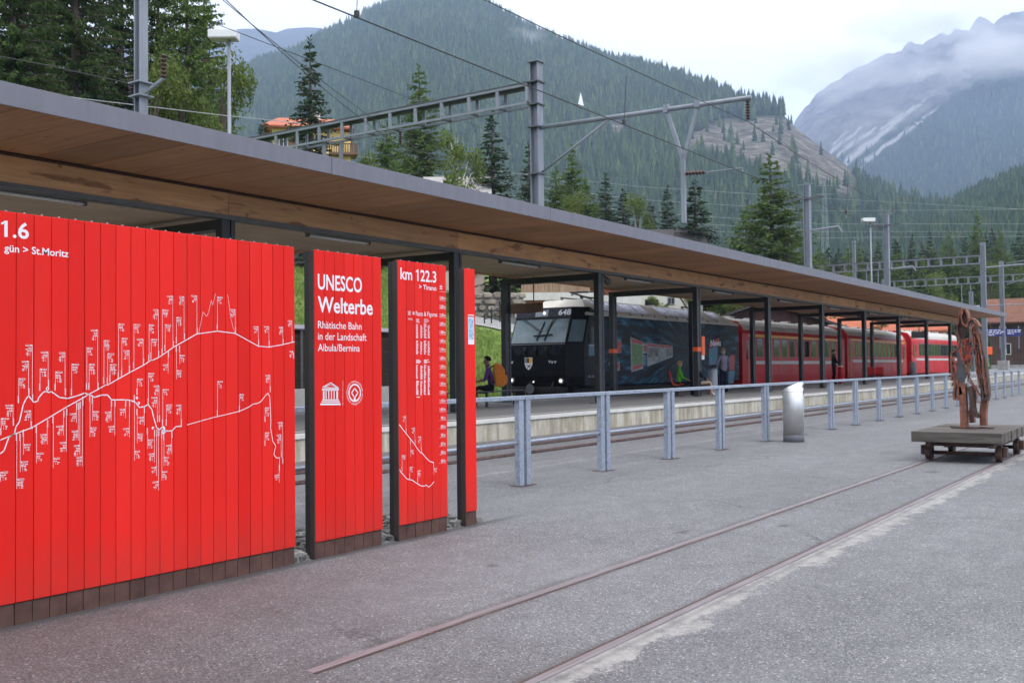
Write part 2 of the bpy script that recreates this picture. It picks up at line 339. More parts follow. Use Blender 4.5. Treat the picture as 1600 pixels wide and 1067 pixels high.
def mat_tiles(name, a, b, s=4.0):
    t = NT(name); br = t.n.new('ShaderNodeTexBrick'); br.inputs['Scale'].default_value = s
    t.l.new(t.co('Generated', (6, 6, 6)), br.inputs['Vector'])
    br.inputs['Color1'].default_value = (*a, 1); br.inputs['Color2'].default_value = (*b, 1); br.inputs['Mortar'].default_value = tuple(x*0.6 for x in a)+(1,)
    c = t.mix(0.6, br.outputs['Color'], t.ramp(t.noise(t.pos(), 0.8, 5), [(0.3, 0.75), (0.7, 1.2)]), 'MULTIPLY')
    t.color(c); t.rough(0.85); MATS[name] = t.m
mat_tiles('orange_tiles', (0.44, 0.12, 0.06), (0.53, 0.17, 0.09)); mat_tiles('old_tiles', (0.16, 0.065, 0.038), (0.23, 0.10, 0.06)); mat_tiles('grey_tiles', (0.34, 0.32, 0.30), (0.42, 0.40, 0.38))
paint('dark_roof', (0.045, 0.04, 0.04), 0.8, 0.2); paint('yellow_plaster', (0.80, 0.58, 0.22), 0.85, 0.1, 0, 0.6); paint('pink_plaster', (0.58, 0.45, 0.40), 0.85, 0.08)
paint('white_plaster', (0.68, 0.66, 0.60), 0.85, 0.06, 0, 0.5); paint('brown_door', (0.27, 0.085, 0.035), 0.6, 0.1); paint('brown_timber', (0.16, 0.085, 0.05), 0.75, 0.2)
def cloth(name, c): paint(name, c, 0.9, 0.2, 0, 14, 0.004, spec=0.1)
for nm, c in dict(cloth_purple=(0.075, 0.035, 0.14), cloth_black=(0.012, 0.012, 0.014), cloth_green=(0.10, 0.36, 0.03), cloth_lilac=(0.20, 0.18, 0.24), cloth_navy=(0.016, 0.018, 0.035),
                  cloth_beige=(0.36, 0.28, 0.20), skin=(0.45, 0.25, 0.17), skin_dark=(0.22, 0.12, 0.08), hair_black=(0.010, 0.009, 0.009), hair_blond=(0.32, 0.20, 0.09), hair_grey=(0.22, 0.17, 0.13),
                  bag_orange=(0.50, 0.16, 0.03), bag_dark=(0.12, 0.02, 0.012), cloth_pink=(0.5, 0.3, 0.28), bag_white=(0.5, 0.5, 0.5)).items(): cloth(nm, c)

# ------------------------------------------------------------------ mesh helpers
def _wb(s, name, mat, parent, smooth=False, bevel=0):      # mesh given in world coordinates, made a part of parent
    return child_world(s.build(name, mat, None, smooth, bevel), parent)
class MB:
    def __init__(s): s.v = []; s.f = []; s.mi = []
    def add(s, vs, fs, mi=0):
        o = len(s.v); s.v += [tuple(p) for p in vs]; s.f += [tuple(i+o for i in f) for f in fs]; s.mi += [mi]*len(fs); return s
    def box(s, x0, x1, y0, y1, z0, z1, mi=0):
        return s.add([(x0, y0, z0), (x1, y0, z0), (x1, y1, z0), (x0, y1, z0), (x0, y0, z1), (x1, y0, z1), (x1, y1, z1), (x0, y1, z1)],
                     [(0, 3, 2, 1), (4, 5, 6, 7), (0, 1, 5, 4), (1, 2, 6, 5), (2, 3, 7, 6), (3, 0, 4, 7)], mi)
    def bar(s, a, b, w, h, up=(0, 0, 1), mi=0):
        a, b = Vector(a), Vector(b); d = (b-a).normalized(); u = Vector(up)
        if abs(d.dot(u)) > 0.98: u = Vector((1, 0, 0))
        sd = d.cross(u).normalized(); u = sd.cross(d)
        vs = [p+sd*(i*w/2)+u*(j*h/2) for p in (a, b) for i, j in ((-1, -1), (1, -1), (1, 1), (-1, 1))]
        return s.add(vs, [(0, 1, 2, 3), (7, 6, 5, 4), (0, 4, 5, 1), (1, 5, 6, 2), (2, 6, 7, 3), (3, 7, 4, 0)], mi)
    def tube(s, pts, r, n=8, mi=0, caps=True):
        pts = [Vector(p) for p in pts]; rs = r if isinstance(r, (list, tuple)) else [r]*len(pts)
        vs, fs = [], []; pu = None
        for i, p in enumerate(pts):
            d = (pts[min(i+1, len(pts)-1)]-pts[max(i-1, 0)]).normalized()
            u = pu if pu is not None else (Vector((0, 0, 1)) if abs(d.z) < 0.9 else Vector((1, 0, 0)))
            a = d.cross(u)
            if a.length < 1e-4: a = d.cross(Vector((0, 1, 0)))
            a.normalize(); b = a.cross(d).normalized(); pu = b
            for k in range(n):
                t = 2*math.pi*k/n; vs.append(p+a*(math.cos(t)*rs[i])+b*(math.sin(t)*rs[i]))
        for i in range(len(pts)-1):
            for k in range(n):
                k2 = (k+1) % n; fs.append((i*n+k, i*n+k2, (i+1)*n+k2, (i+1)*n+k))
        if caps: fs += [tuple(range(n))[::-1], tuple(range((len(pts)-1)*n, len(pts)*n))]
        return s.add(vs, fs, mi)
    def lathe(s, c, prof, n=16, mi=0):
        return s.tube([(c[0], c[1], c[2]+z) for r, z in prof], [max(r, 1e-4) for r, z in prof], n, mi)
    def prism(s, poly, axis, a0, a1, mi=0):          # polygon in the two other axes, extruded along axis
        n = len(poly)
        def P(q, a): return {'x': (a, q[0], q[1]), 'y': (q[0], a, q[1]), 'z': (q[0], q[1], a)}[axis]
        vs = [P(q, a0) for q in poly]+[P(q, a1) for q in poly]
        return s.add(vs, [tuple(range(n))[::-1], tuple(range(n, 2*n))]+[(i, (i+1) % n, n+(i+1) % n, n+i) for i in range(n)], mi)
    def build(s, name, mat, parent=None, smooth=False, bevel=0):
        me = bpy.data.meshes.new(name); me.from_pydata(s.v, [], s.f)
        for m in (mat if isinstance(mat, (list, tuple)) else [mat]): me.materials.append(MATS[m])
        if any(s.mi): me.polygons.foreach_set('material_index', s.mi)
        bm = bmesh.new(); bm.from_mesh(me); bmesh.ops.recalc_face_normals(bm, faces=bm.faces); bm.to_mesh(me); bm.free()
        if smooth: me.polygons.foreach_set('use_smooth', [True]*len(me.polygons))
        o = bpy.data.objects.new(name, me); COL.objects.link(o)
        if parent is not None: o.parent = parent
        if bevel:
            b = o.modifiers.new('bevel', 'BEVEL'); b.width = bevel; b.segments = 2; b.limit_method = 'ANGLE'
        if smooth: 
            me.update()
        return o
MB.wb = _wb
LABELS = {}
def tag(o, label, cat, group=None, kind=None):
    if not group: assert label not in LABELS, label
    LABELS[label] = 1
    o['label'] = label; o['category'] = cat
    if group: o['group'] = group
    if kind: o['kind'] = kind
    return o
def thing(name, label, cat, loc=(0, 0, 0), rz=0, group=None):
    o = bpy.data.objects.new(name, None); COL.objects.link(o); o.location = loc; o.rotation_euler = (0, 0, rz); o.empty_display_size = 0.2
    return tag(o, label, cat, group)
def structure(o): o['kind'] = 'structure'; return o
def child_world(o, parent):                          # parent keeping world coordinates baked into the mesh
    o.parent = parent; o.matrix_parent_inverse = Matrix.LocRotScale(parent.location, parent.rotation_euler, None).inverted(); return o
def linked(name, me, parent=None, loc=(0, 0, 0), rz=0, sc=(1, 1, 1)):
    o = bpy.data.objects.new(name, me); COL.objects.link(o); o.location = loc; o.rotation_euler = (0, 0, rz); o.scale = sc
    if parent is not None: o.parent = parent
    return o

# lettering: made while the scene is still small, as flat meshes normalised to cap height 1
def text_mesh(txt, bold=0.0, space=1.0):
    c = bpy.data.curves.new('lettering', 'FONT'); c.body = txt; c.size = 1; c.offset = bold; c.space_character = space; c.resolution_u = 3; c.fill_mode = 'FRONT'
    o = bpy.data.objects.new('lettering', c); COL.objects.link(o)
    dg = bpy.context.evaluated_depsgraph_get(); dg.update()
    me = bpy.data.meshes.new_from_object(o.evaluated_get(dg)); bpy.data.objects.remove(o); bpy.data.curves.remove(c)
    return [v.co.copy() for v in me.vertices], [tuple(p.vertices) for p in me.polygons]
CAPH = max(v.y for v in text_mesh('H')[0])
def put_text(name, txt, parent, frame, p0, cap, width=None, align='L', bold=0.012, mat='white_print', thick=0.0, space=1.0, xs=0.86):
    """frame = (origin, xdir, ydir) ; p0 baseline start (or end for align R) in frame coords"""
    vs, fs = text_mesh(txt, bold, space)
    x0 = min(v.x for v in vs); x1 = max(v.x for v in vs); k = cap/CAPH
    kx = width/(x1-x0) if width else k*xs
    if '1' in txt:                                     # give the plain figure one its flag
        a1 = text_mesh('1', bold, space)[0]; sw_ = max(v.x for v in a1)-min(v.x for v in a1)
        for i, ch in enumerate(txt):
            if ch == '1':
                r_ = max(v.x for v in text_mesh(txt[:i+1], bold, space)[0]); l_ = r_-sw_; n0 = len(vs)
                vs = vs+[Vector((l_+0.01, CAPH, 0)), Vector((l_-0.13, CAPH*0.87, 0)), Vector((l_-0.13, CAPH*0.74, 0)), Vector((l_+0.01, CAPH*0.84, 0))]; fs = fs+[(n0+3, n0, n0+1, n0+2)]
        x0 = min(v.x for v in vs); kx = width/(x1-x0) if width else k*xs
    w = (x1-x0)*kx; ox = p0[0]-(w if align == 'R' else 0)
    O, X, Y = (Vector(q) for q in frame)
    m = MB(); m.add([O+X*(ox+(v.x-x0)*kx)+Y*(p0[1]+v.y*k) for v in vs], fs)
    me = bpy.data.meshes.new(name); me.from_pydata(m.v, [], m.f); me.materials.append(MATS[mat])
    o = bpy.data.objects.new(name, me); COL.objects.link(o)
    if parent is not None: child_world(o, parent)
    return o

# ------------------------------------------------------------------ terrain and setting
def hill(x, y):
    """height of the natural ground: a green slope rising behind the tracks on the left, valley floor on the right"""
    s = y-25.4
    if s <= 0: z = -0.35
    else:
        k = 1-sstep(1.95, 2.7, x/max(y, 1)) if x > 0 else 1
        z = 0.25*min(1, s/3)*k-0.35*(1-min(1, s/2))+(0.285*min(s, 150))*k
        z += 0.35*mnoise.fractal(Vector((x*0.09, y*0.09, 0)), 1, 2, 4)*min(1, s/6)*k
    d = x*math.cos(YAW)+y*math.sin(YAW)
    if d > 125: z += 0.05*min(d-125, 500)*sstep(1.7, 2.6, x/max(abs(y), 1))
    return z
def make_terrain():
    xs = sorted({-6000, -3000, -1500, -700, -300, -150, -90, -60, -40, *range(-30, 150, 3), *range(150, 320, 10), 400, 600, 900, 1500, 3000, 7000})
    ys = sorted({-6000, -3000, -1200, -500, -200, -80, -30, 0, 24.6, 25.3, 26, *range(27, 70, 2), *range(70, 200, 6), 220, 260, 320, 450, 700, 1200, 3000, 7000})
    m = MB(); vs = [(x, y, hill(x, y)) for y in ys for x in xs]; n = len(xs)
    m.add(vs, [(j*n+i, j*n+i+1, (j+1)*n+i+1, (j+1)*n+i) for j in range(len(ys)-1) for i in range(n-1)])
    structure(m.build('terrain', 'grass', None, True))
make_terrain()
def rise(x): return max(0, x-50)*0.0075
# plaza asphalt on the near side of the fence (laid as one sheet, rising gently far off)
def sheet(name, mat, xs, y0, y1, z, ys=None):
    m = MB(); n = len(xs)
    m.add([(x, y1, z+rise(x)) for x in xs]+[(x, y0, z+rise(x)) for x in xs]+[(x, y1, z-0.4+rise(x)) for x in xs],
          [(n+i, n+i+1, i+1, i) for i in range(n-1)]+[(i, i+1, 2*n+i+1, 2*n+i) for i in range(n-1)])
    return structure(m.build(name, mat))
XS = [-60, -20, 0, 10, 20, 30, 40, 50, 60, 80, 110, 150, 200, 300]
sheet('plaza', 'asphalt', XS, -80, 9.15, 0.0)
sheet('track_bed', 'asphalt', XS, 9.0, 13.3, -0.055)
m = MB(); m.box(-60, 300, 20.3, 25.35, -0.6, -0.12); structure(m.build('ballast_bed', 'gravel'))
# gravel strip behind the panels
m = MB(); m.box(-4, 8.25, 6.0, 7.0, -0.02, 0.006); structure(m.build('gravel_strip', 'gravel'))
rnd = random.Random(5)
def rock(m, c, r, rn, mi=0):
    a = []
    for i in range(8):
        sx, sy, sz = (1 if i & 1 else -1), (1 if i & 2 else -1), (1 if i & 4 else -1)
        a.append(Vector(c)+Vector((sx*r*rn.uniform(.45, 1), sy*r*rn.uniform(.45, 1), sz*r*rn.uniform(.35, .8))))
    m.add(a, [(0, 2, 3, 1), (4, 5, 7, 6), (0, 1, 5, 4), (1, 3, 7, 5), (3, 2, 6, 7), (2, 0, 4, 6)], mi)
m = MB()
for i in range(3400):
    x = rnd.uniform(1, 8.2); y = 6.02+0.95*rnd.random()**1.2
    if x > 7.5 and rnd.random() < 0.4: continue
    r = rnd.uniform(.018, .05); rock(m, (x, y, 0.006+r*0.35), r, rnd)
o = m.build('gravel', 'gravel'); tag(o, 'loose grey gravel lying behind the red panels', 'gravel', kind='stuff')
# asphalt lip in front of the panels
# platform body, concrete facing, edge stones
EDGE = 13.05
plat = MB(); xs = [-30, 0, 20, 40, 50, 65, 80, 95, 110, 130, 160]; n = len(xs)
plat.add([(x, EDGE+0.32, 0.4+rise(x)) for x in xs]+[(x, 20.15, 0.4+rise(x)) for x in xs]+[(x, 20.15, -0.4) for x in xs]+[(x, EDGE+0.32, -0.4) for x in xs],
         [(i, i+1, n+i+1, n+i) for i in range(n-1)]+[(n+i, n+i+1, 2*n+i+1, 2*n+i) for i in range(n-1)]+[(3*n+i, 3*n+i+1, i+1, i) for i in range(n-1)])
platform = structure(plat.build('platform', 'platform_asphalt'))
wp = MB(); wp.box(0, 2.482, 0, 0.3, -0.55, 0.33); wpm = wp.build('wall_panel', 'concrete_wall', platform)
wpm.location = (-1.5, EDGE, 0)
es = MB(); es.box(0, 0.995, -0.035, 0.3, 0.335, 0.402, 0); esm = es.build('edge_stone', 'concrete_white', platform, bevel=0.008)
esm.location = (-1.5, EDGE, 0)
x = -1.5+2.49
while x < 120:
    linked('wall_panel', wpm.data, platform, (x, EDGE, rise(x))); x += 2.49
x = -0.5
while x < 119:
    e = linked('edge_stone', esm.data, platform, (x, EDGE, rise(x))); x += 1.0
# painted safety line behind the edge
m = MB(); n = len(xs); m.add([(x, EDGE+0.62, 0.404+rise(x)) for x in xs]+[(x, EDGE+0.74, 0.404+rise(x)) for x in xs], [(i, i+1, n+i+1, n+i) for i in range(n-1)])
m.build('safety_line', 'concrete_white', platform)
m = MB(); m.add([(x, 19.35, 0.404+rise(x)) for x in xs]+[(x, 19.47, 0.404+rise(x)) for x in xs], [(i, i+1, n+i+1, n+i) for i in range(n-1)])
m.build('safety_line', 'concrete_white', platform)
# tracks
def rails(name, label, ys, x0, x1, z, head=0.065, group=None):
    t = thing(name, label, 'track', (x0, ys[0], 0))
    for i, y in enumerate(ys):
        r = MB(); st = x0[i] if isinstance(x0, (list, tuple)) else x0
        pr = [(y-head/2, z), (y-head/2, z-0.04), (y-0.012, z-0.05), (y-0.012, z-0.14), (y+0.012, z-0.14), (y+0.012, z-0.05), (y+head/2, z-0.04), (y+head/2, z)]
        segs = [st]+[q for q in (50, 80, 120) if st < q < x1]+[x1]
        for a, b in zip(segs, segs[1:]):
            vs = [(a, p[0], p[1]+rise(a)) for p in pr]+[(b, p[0], p[1]+rise(b)) for p in pr]; k = len(pr)
            r.add(vs, [(j, (j+1) % k, k+(j+1) % k, k+j) for j in range(k)]+[tuple(range(k))[::-1], tuple(range(k, 2*k))])
        r.wb('rail', 'rail_rust', t)
    return t
rails('railway_track', 'rusty rails running along the foot of the concrete platform wall', (10.42, 11.48), -20, 150, 0.0)
tr = rails('railway_track', 'rails under the train on the far side of the platform', (21.35, 22.4), -20, 150, 0.03)
sl = MB(); sl.box(-0.12, 0.12, -0.95, 0.95, -0.16, -0.075); s0 = sl.build('sleeper', 'concrete_grey', tr)
tl = tr.location; s0.location = (-2-tl.x, 21.88-tl.y, 0)
for i in range(1, 58): linked('sleeper', s0.data, tr, (-2+i*0.65-tl.x, 21.88-tl.y, 0))
t = thing('cart_track', 'sunken rails of the display cart set into the plaza asphalt', 'track', (3.6, 3.25, 0))
for y, x0, gs in ((3.765, 3.66, -1), (2.735, 1.0, 1)):
    r = MB(); r.box(x0, 60, y-0.028, y+0.028, -0.06, 0.007); r.wb('rail', 'rail_head', t, bevel=0.005)
    r = MB(); r.box(x0, 60, y+gs*0.030-(0.0 if gs > 0 else 0.022), y+gs*0.030+(0.022 if gs > 0 else 0.0), -0.05, 0.003); r.wb('groove_filler', 'rust_dark', t)

# ------------------------------------------------------------------ information panels
PY, PZ0, PZ1 = 5.95, 0.135, 2.475
BW = 0.1132
FRAME = ((0, PY-0.0015, 0), (1, 0, 0), (0, 0, 1))
bd = MB(); bd.box(0, BW-0.0045, 0, 0.028, PZ0, PZ1); bd.box(BW/2-0.008, BW/2+0.002, 0.006, 0.018, PZ1, PZ1+0.009, 1)
BOARD = None; PLINTH = None
def panel(label, x0, n, bw=BW, end=True, end_w=0.105):
    global BOARD, PLINTH
    t = thing('information_panel', label, 'information panel', (x0, PY, 0), 0, None)
    sx = bw/BW
    for i in range(n):
        if BOARD is None:
            o = bd.build('board', ['red_board', 'galvanised'], t, bevel=0.003); BOARD = o.data
        else:
            o = linked('board', BOARD, t); b = o.modifiers.new('bevel', 'BEVEL'); b.width = 0.003; b.segments = 2; b.limit_method = 'ANGLE'
        o.location = (i*bw, rnd.uniform(-0.0012, 0.0012), 0); o.scale = (sx, 1, 1)
        if PLINTH is None:
            q = MB(); q.box(0, BW-0.006, 0.012, 0.036, -0.05, PZ0-0.004); p = q.build('plinth_board', 'brown_board', t, bevel=0.003); PLINTH = p.data
        else: p = linked('plinth_board', PLINTH, t)
        p.location = (i*bw, rnd.uniform(-0.002, 0.002), 0); p.scale = (sx, 1, 1)
    w = n*bw
    m = MB(); m.box(0.002, w-0.004, 0.037, 0.075, 0.0, PZ1-0.01); m.build('frame', 'panel_end_dark', t)
    if end:
        m = MB(); m.box(-0.012, 0.0, 0.002, 0.052, -0.05, PZ1-0.004); m.build('end_strip', 'panel_end', t)
        m = MB(); m.box(-0.010, 0.0, 0.053, end_w, -0.05, PZ1-0.010); m.build('end_strip', 'panel_end_dark', t)
    return t
NB1 = 33
P1 = panel('long red plank panel with white route map and elevation line', 5.655-NB1*BW, NB1)
P2 = panel('red UNESCO Welterbe panel with temple and ring emblems', 5.868, 7, 0.1145)
P3 = panel('red panel headed km 122.3 with facts columns and height scale', 6.886, 6, 0.1155)
P4 = panel('narrow red slab with a small white sticker, rightmost of the panels', 7.862, 1, 0.178)
def px2(px, py): p = at_y(px, py, PY); return p.x, p.z
def fit_text(name, txt, par, left, right, base, top, align='L', **k):
    a = px2(left, base); b = px2(right, base); h = px2(left if align == 'L' else right, top)
    q = a if align == 'L' else px2(right, base)
    return put_text(name, txt, par, FRAME, q, h[1]-q[1], (b[0]-a[0]) if left is not None else None, align, **k)
def z3(x, y): return 450+x/3.556, 360+y/3.556
def z4(x, y): return 450+x/3.556, 600+y/3.556
for txt, l, r, b, tp, bo in (('UNESCO', 165, 410, 325, 243, 0.018), ('Welterbe', 165, 470, 452, 368, 0.018), ('Rhätische Bahn', 166, 408, 543, 503, 0.003),
                             ('in der Landschaft', 166, 435, 607, 566, 0.003), ('Albula/Bernina', 166, 398, 670, 630, 0.003)):
    lx, by = z3(l, b); rx, _ = z3(r, b); _, ty = z3(l, tp); fit_text('lettering', txt, P2, lx, rx, by, ty, bold=bo)
lx, by = z3(624, 270); rx, _ = z3(823, 0); _, ty = z3(0, 208); fit_text('lettering', 'km 122.3', P3, lx, rx, by, ty, bold=0.015)
lx, by = z3(727, 326); rx, _ = z3(824, 0); _, ty = z3(0, 300); fit_text('lettering', '> Tirano', P3, lx, rx, by, ty, bold=0.012)
lx, by = z3(842, 326); rx, _ = z3(857, 0); _, ty = z3(0, 299); fit_text('lettering', '±', P3, lx, rx, by, ty, bold=0.012)
lx, by = z3(710, 473); rx, _ = z3(828, 0); _, ty = z3(0, 449); fit_text('lettering', 'Facts & Figures', P3, lx, rx, by, ty, bold=0.004)
a = px2(0, 381); put_text('lettering', '1.6', P1, FRAME, (px2(45, 373.5)[0], px2(45, 373.5)[1]), px2(45, 350)[1]-px2(45, 373.5)[1], None, 'R', bold=0.018, xs=1.12)
q = px2(107, 402); put_text('lettering', 'gün > St.Moritz', P1, FRAME, q, px2(107, 391.5)[1]-q[1], None, 'R', bold=0.014, xs=1.06)
# flat print: one mesh of ribbons and small bars per panel
class Print:
    def __init__(s): s.m = MB()
    def rect(s, x0, x1, z0, z1):
        s.m.add([(x0, PY-0.0018, z0), (x1, PY-0.0018, z0), (x1, PY-0.0018, z1), (x0, PY-0.0018, z1)], [(0, 1, 2, 3)])
    def line(s, pts, w):
        P = [Vector((p[0], 0, p[1])) for p in pts]
        for a, b in zip(P, P[1:]):
            d = b-a
            if d.length < 1e-5: continue
            d.normalize(); nn = Vector((-d.z, 0, d.x))*w/2; e = d*w*0.3
            s.m.add([(q.x, PY-0.0019, q.z) for q in (a-e-nn, b+e-nn, b+e+nn, a-e+nn)], [(0, 1, 2, 3)])
    def ring(s, c, r0, r1, n=40, a0=0, a1=2*math.pi):
        for i in range(n):
            p, q = lerp(a0, a1, i/n), lerp(a0, a1, (i+1)/n)
            s.m.add([(c[0]+r*math.cos(t), PY-0.0018, c[1]+r*math.sin(t)) for r, t in ((r0, p), (r1, p), (r1, q), (r0, q))], [(0, 1, 2, 3)])
    def done(s, name, par): s.m.wb(name, 'white_print', par)
pr = Print(); rn = random.Random(3)
def za(x, y): return px2(x/3.335, 300+y/3.335)
def zb(x, y): return px2(x/3.3333, 560+y/3.3333)
def note(conv, lx, yt, yb, side):
    x, zt = conv(lx, yt); _, zb_ = conv(lx, yb)
    pr.rect(x-0.0011, x+0.0011, min(zb_, zt), max(zb_, zt))
    below = side.endswith('b'); sg = 1 if side[0] == 'R' else -1
    z = (min(zt, zb_)+0.062) if below else max(zt, zb_)
    w = rn.uniform(0.040, 0.05)
    def hr(x0, x1, z0, z1): pr.rect(min(x+sg*x0, x+sg*x1), max(x+sg*x0, x+sg*x1), z0, z1)
    hr(0.004, 0.012, z-0.010, z)                                       # station badge and boxed kilometre figure
    for q0, q1, r0, r1 in ((0.014, w, z-0.0015, z), (0.014, w, z-0.010, z-0.0068), (0.014, 0.0155, z-0.010, z), (w-0.0015, w, z-0.010, z), (0.026, 0.0275, z-0.010, z)): hr(q0, q1, r0, r1)
    zz = z-0.018
    for k in range(rn.randint(1, 3)):
        e = rn.uniform(0.022, w); 
        for s0 in (0.004, (0.004+e)/2+0.001): hr(s0, s0+(e-0.004)/2-0.002, zz-0.0045, zz)
        zz -= 0.0095
    for k in range(rn.randint(2, 3)):
        hr(0.014, 0.017, zz-0.004, zz); hr(0.026, rn.uniform(0.033, 0.042), zz-0.004, zz); zz -= 0.0085
    # small upright figure by the line's foot
    q = max(zt, zb_)-0.006 if below else min(zt, zb_)+0.006
    for k in range(4): hr(-0.006, -0.002, q+(-1 if below else 1)*k*0.011-0.004, q+(-1 if below else 1)*k*0.011+0.004)
for a in ((148, 880, 1060, 'L'), (168, 795, 1090, 'L'), (97, 970, 1100, 'R'), (208, 920, 1035, 'R'), (250, 832, 1015, 'L'), (338, 835, 1060, 'L'), (288, 935, 1035, 'R'), (373, 895, 1060, 'R'),
          (508, 718, 1030, 'L'), (452, 810, 1030, 'R'), (464, 895, 1030, 'R'), (541, 772, 1000, 'R'), (560, 840, 1000, 'R'), (573, 897, 990, 'R'), (617, 685, 975, 'R'), (634, 760, 960, 'R'),
          (672, 825, 940, 'L'), (697, 688, 920, 'R'), (745, 765, 900, 'L'), (776, 690, 880, 'R'), (824, 612, 860, 'L'), (787, 765, 870, 'R'), (845, 612, 850, 'R'), (860, 690, 830, 'R'),
          (900, 542, 810, 'L'), (919, 652, 790, 'R'), (958, 545, 770, 'L'), (1025, 540, 740, 'L'), (1132, 545, 720, 'R'), (1225, 612, 735, 'L'), (1345, 700, 800, 'L'), (1400, 700, 805, 'L'),
          (1473, 703, 795, 'L'), (1520, 670, 780, 'L'), (919, 800, 975, 'Rb'), (936, 800, 895, 'Rb'), (875, 830, 945, 'Lb'), (1528, 835, 870, 'Lb')): note(za, *a)
for a in ((67, 240, 350, 'L'), (160, 270, 365, 'L'), (105, 390, 590, 'Rb'), (87, 390, 680, 'Rb'), (122, 370, 500, 'Rb'), (190, 350, 545, 'Rb'), (245, 320, 445, 'Lb'), (277, 300, 570, 'Rb'),
          (345, 260, 485, 'Lb'), (330, 270, 400, 'Lb'), (428, 210, 560, 'Lb'), (397, 230, 335, 'Lb'), (407, 230, 425, 'Lb'), (415, 225, 500, 'Lb'), (468, 190, 410, 'Rb'), (482, 200, 325, 'Rb'),
          (578, 215, 325, 'Lb'), (597, 215, 400, 'Lb'), (652, 215, 310, 'Lb'), (673, 215, 410, 'Lb'), (700, 190, 530, 'Rb'), (714, 105, 190, 'R'), (750, 250, 350, 'Lb'), (714, 260, 440, 'Rb'),
          (772, 75, 240, 'R'), (828, 140, 330, 'L'), (818, 200, 330, 'L'), (768, 360, 470, 'Rb'), (815, 370, 610, 'Lb'), (825, 370, 685, 'Lb'), (803, 370, 540, 'Lb'), (847, 160, 350, 'R'),
          (866, 240, 350, 'R'), (842, 380, 635, 'Rb'), (853, 390, 560, 'Rb'), (893, 380, 495, 'Lb'), (942, 240, 350, 'L'), (1132, 118, 300, 'R'), (1247, 185, 275, 'R'), (1405, 85, 175, 'L'),
          (1380, 255, 330, 'R'), (1380, 385, 455, 'R'), (1470, 330, 548, 'L'), (1463, 395, 515, 'L'), (1453, 555, 645, 'Lb'), (5, 310, 400, 'R'), (2, 590, 640, 'R')): note(zb, *a)
straight = [zb(*p) for p in ((-60, 450), (0, 425), (75, 393), (165, 360), (250, 310), (350, 250), (435, 203), (455, 190), (520, 155), (550, 137), (560, 138), (600, 115), (680, 70), (755, 30))]
straight += [za(*p) for p in ((785, 876), (797, 875), (830, 860), (905, 807), (975, 768), (1023, 740), (1132, 725), (1225, 737), (1345, 803), (1400, 808), (1473, 795), (1534, 780))]
pr.line(straight, 0.0058)
wind = [zb(*p) for p in ((-40, 510), (0, 495), (20, 480), (45, 410), (75, 390), (82, 355), (100, 330), (120, 240), (135, 210), (148, 195), (165, 215), (175, 228), (195, 222), (200, 205), (220, 180), (235, 170), (255, 177), (265, 172),
                         (285, 185), (310, 203), (350, 208), (400, 195), (440, 180), (470, 190), (490, 202), (530, 190), (560, 190), (580, 215), (600, 215), (650, 215), (680, 218), (705, 228), (725, 255), (750, 250), (770, 240),
                         (790, 265), (800, 310), (815, 360), (830, 370), (850, 352), (862, 380), (848, 395), (842, 372), (875, 378), (895, 376), (915, 355), (940, 352))]
pr.line(wind, 0.0068)
for cx, cy, rr in ((247, 157, 0.011), (712, 205, 0.009), (722, 232, 0.009), (795, 361, 0.009), (853, 362, 0.010), (854, 384, 0.009)): pr.ring(zb(cx, cy), rr-0.0055, rr, 18)
pr.line([zb(*p) for p in ((975, 345), (1045, 325), (1110, 307), (1175, 292), (1245, 275))], 0.0045)
pr.line([zb(*p) for p in ((1245, 275), (1275, 262), (1300, 250), (1315, 238), (1345, 232), (1360, 222), (1380, 195), (1395, 180), (1404, 200), (1410, 330), (1408, 360), (1420, 430), (1435, 455), (1425, 500), (1440, 518), (1455, 515))], 0.0052)
pr.line([zb(*p) for p in ((1455, 515), (1453, 600))], 0.003)
for cx, cy in ((165, 361), (942, 352), (1245, 275), (432, 203)): pr.ring(zb(cx, cy), 0, 0.006, 12)
for cx, cy in ((1023, 740), (1225, 737), (1345, 803), (1400, 808), (1473, 795)): pr.ring(za(cx, cy), 0, 0.005, 12)
pr.line([za(*p) for p in ((1035, 735), (1048, 670), (1056, 625), (1075, 648), (1085, 630), (1100, 565), (1108, 590), (1122, 530))], 0.0022)
pr.line([za(*p) for p in ((1185, 535), (1192, 580), (1200, 650), (1215, 710), (1225, 735))], 0.0022)
pr.done('map_print', P1)
# temple emblem and ring emblem on the UNESCO panel
pr = Print()
def e2(x, y): return px2(*z3(x, y))
def bar(x0, x1, y0, y1):
    a = e2(x0, y1); b = e2(x1, y0+(y1-y0)*0); c = e2(x1, y1)
    pr.m.add([(p[0], PY-0.0018, p[1]) for p in (e2(x0, y1), e2(x1, y1), e2(x1, y0), e2(x0, y0))], [(0, 1, 2, 3)])
pr.line([e2(190, 872), e2(237, 846), e2(281, 876), e2(190, 872)], 0.007)
pr.line([e2(207, 868), e2(238, 856), e2(266, 871)], 0.004)
bar(188, 282, 880, 888)
for i, xx in enumerate((193, 208, 223, 238, 253, 268)): bar(xx, xx+(9 if i in (0, 5) else 5), 893, 936); bar(xx-1, xx+9, 891, 894)
bar(190, 282, 938, 944); bar(186, 286, 948, 955); bar(179, 291, 960, 970)
for k in range(22): bar(303, 305, 833+k*6.5, 836+k*6.5)
cx, cz = e2(370, 902); rad = (e2(405, 902)[0]-e2(335, 902)[0])/2
pr.ring((cx, cz), rad*0.83, rad*1.0, 40, math.radians(-82), math.radians(262))
w = rad*0.5; pr.line([(cx-rad*0.08, cz-rad*0.95), (cx-rad*0.08, cz-rad*0.45), (cx-w, cz), (cx, cz+w), (cx+w, cz), (cx+rad*0.08, cz-rad*0.45), (cx+rad*0.08, cz-rad*0.95)], rad*0.15)
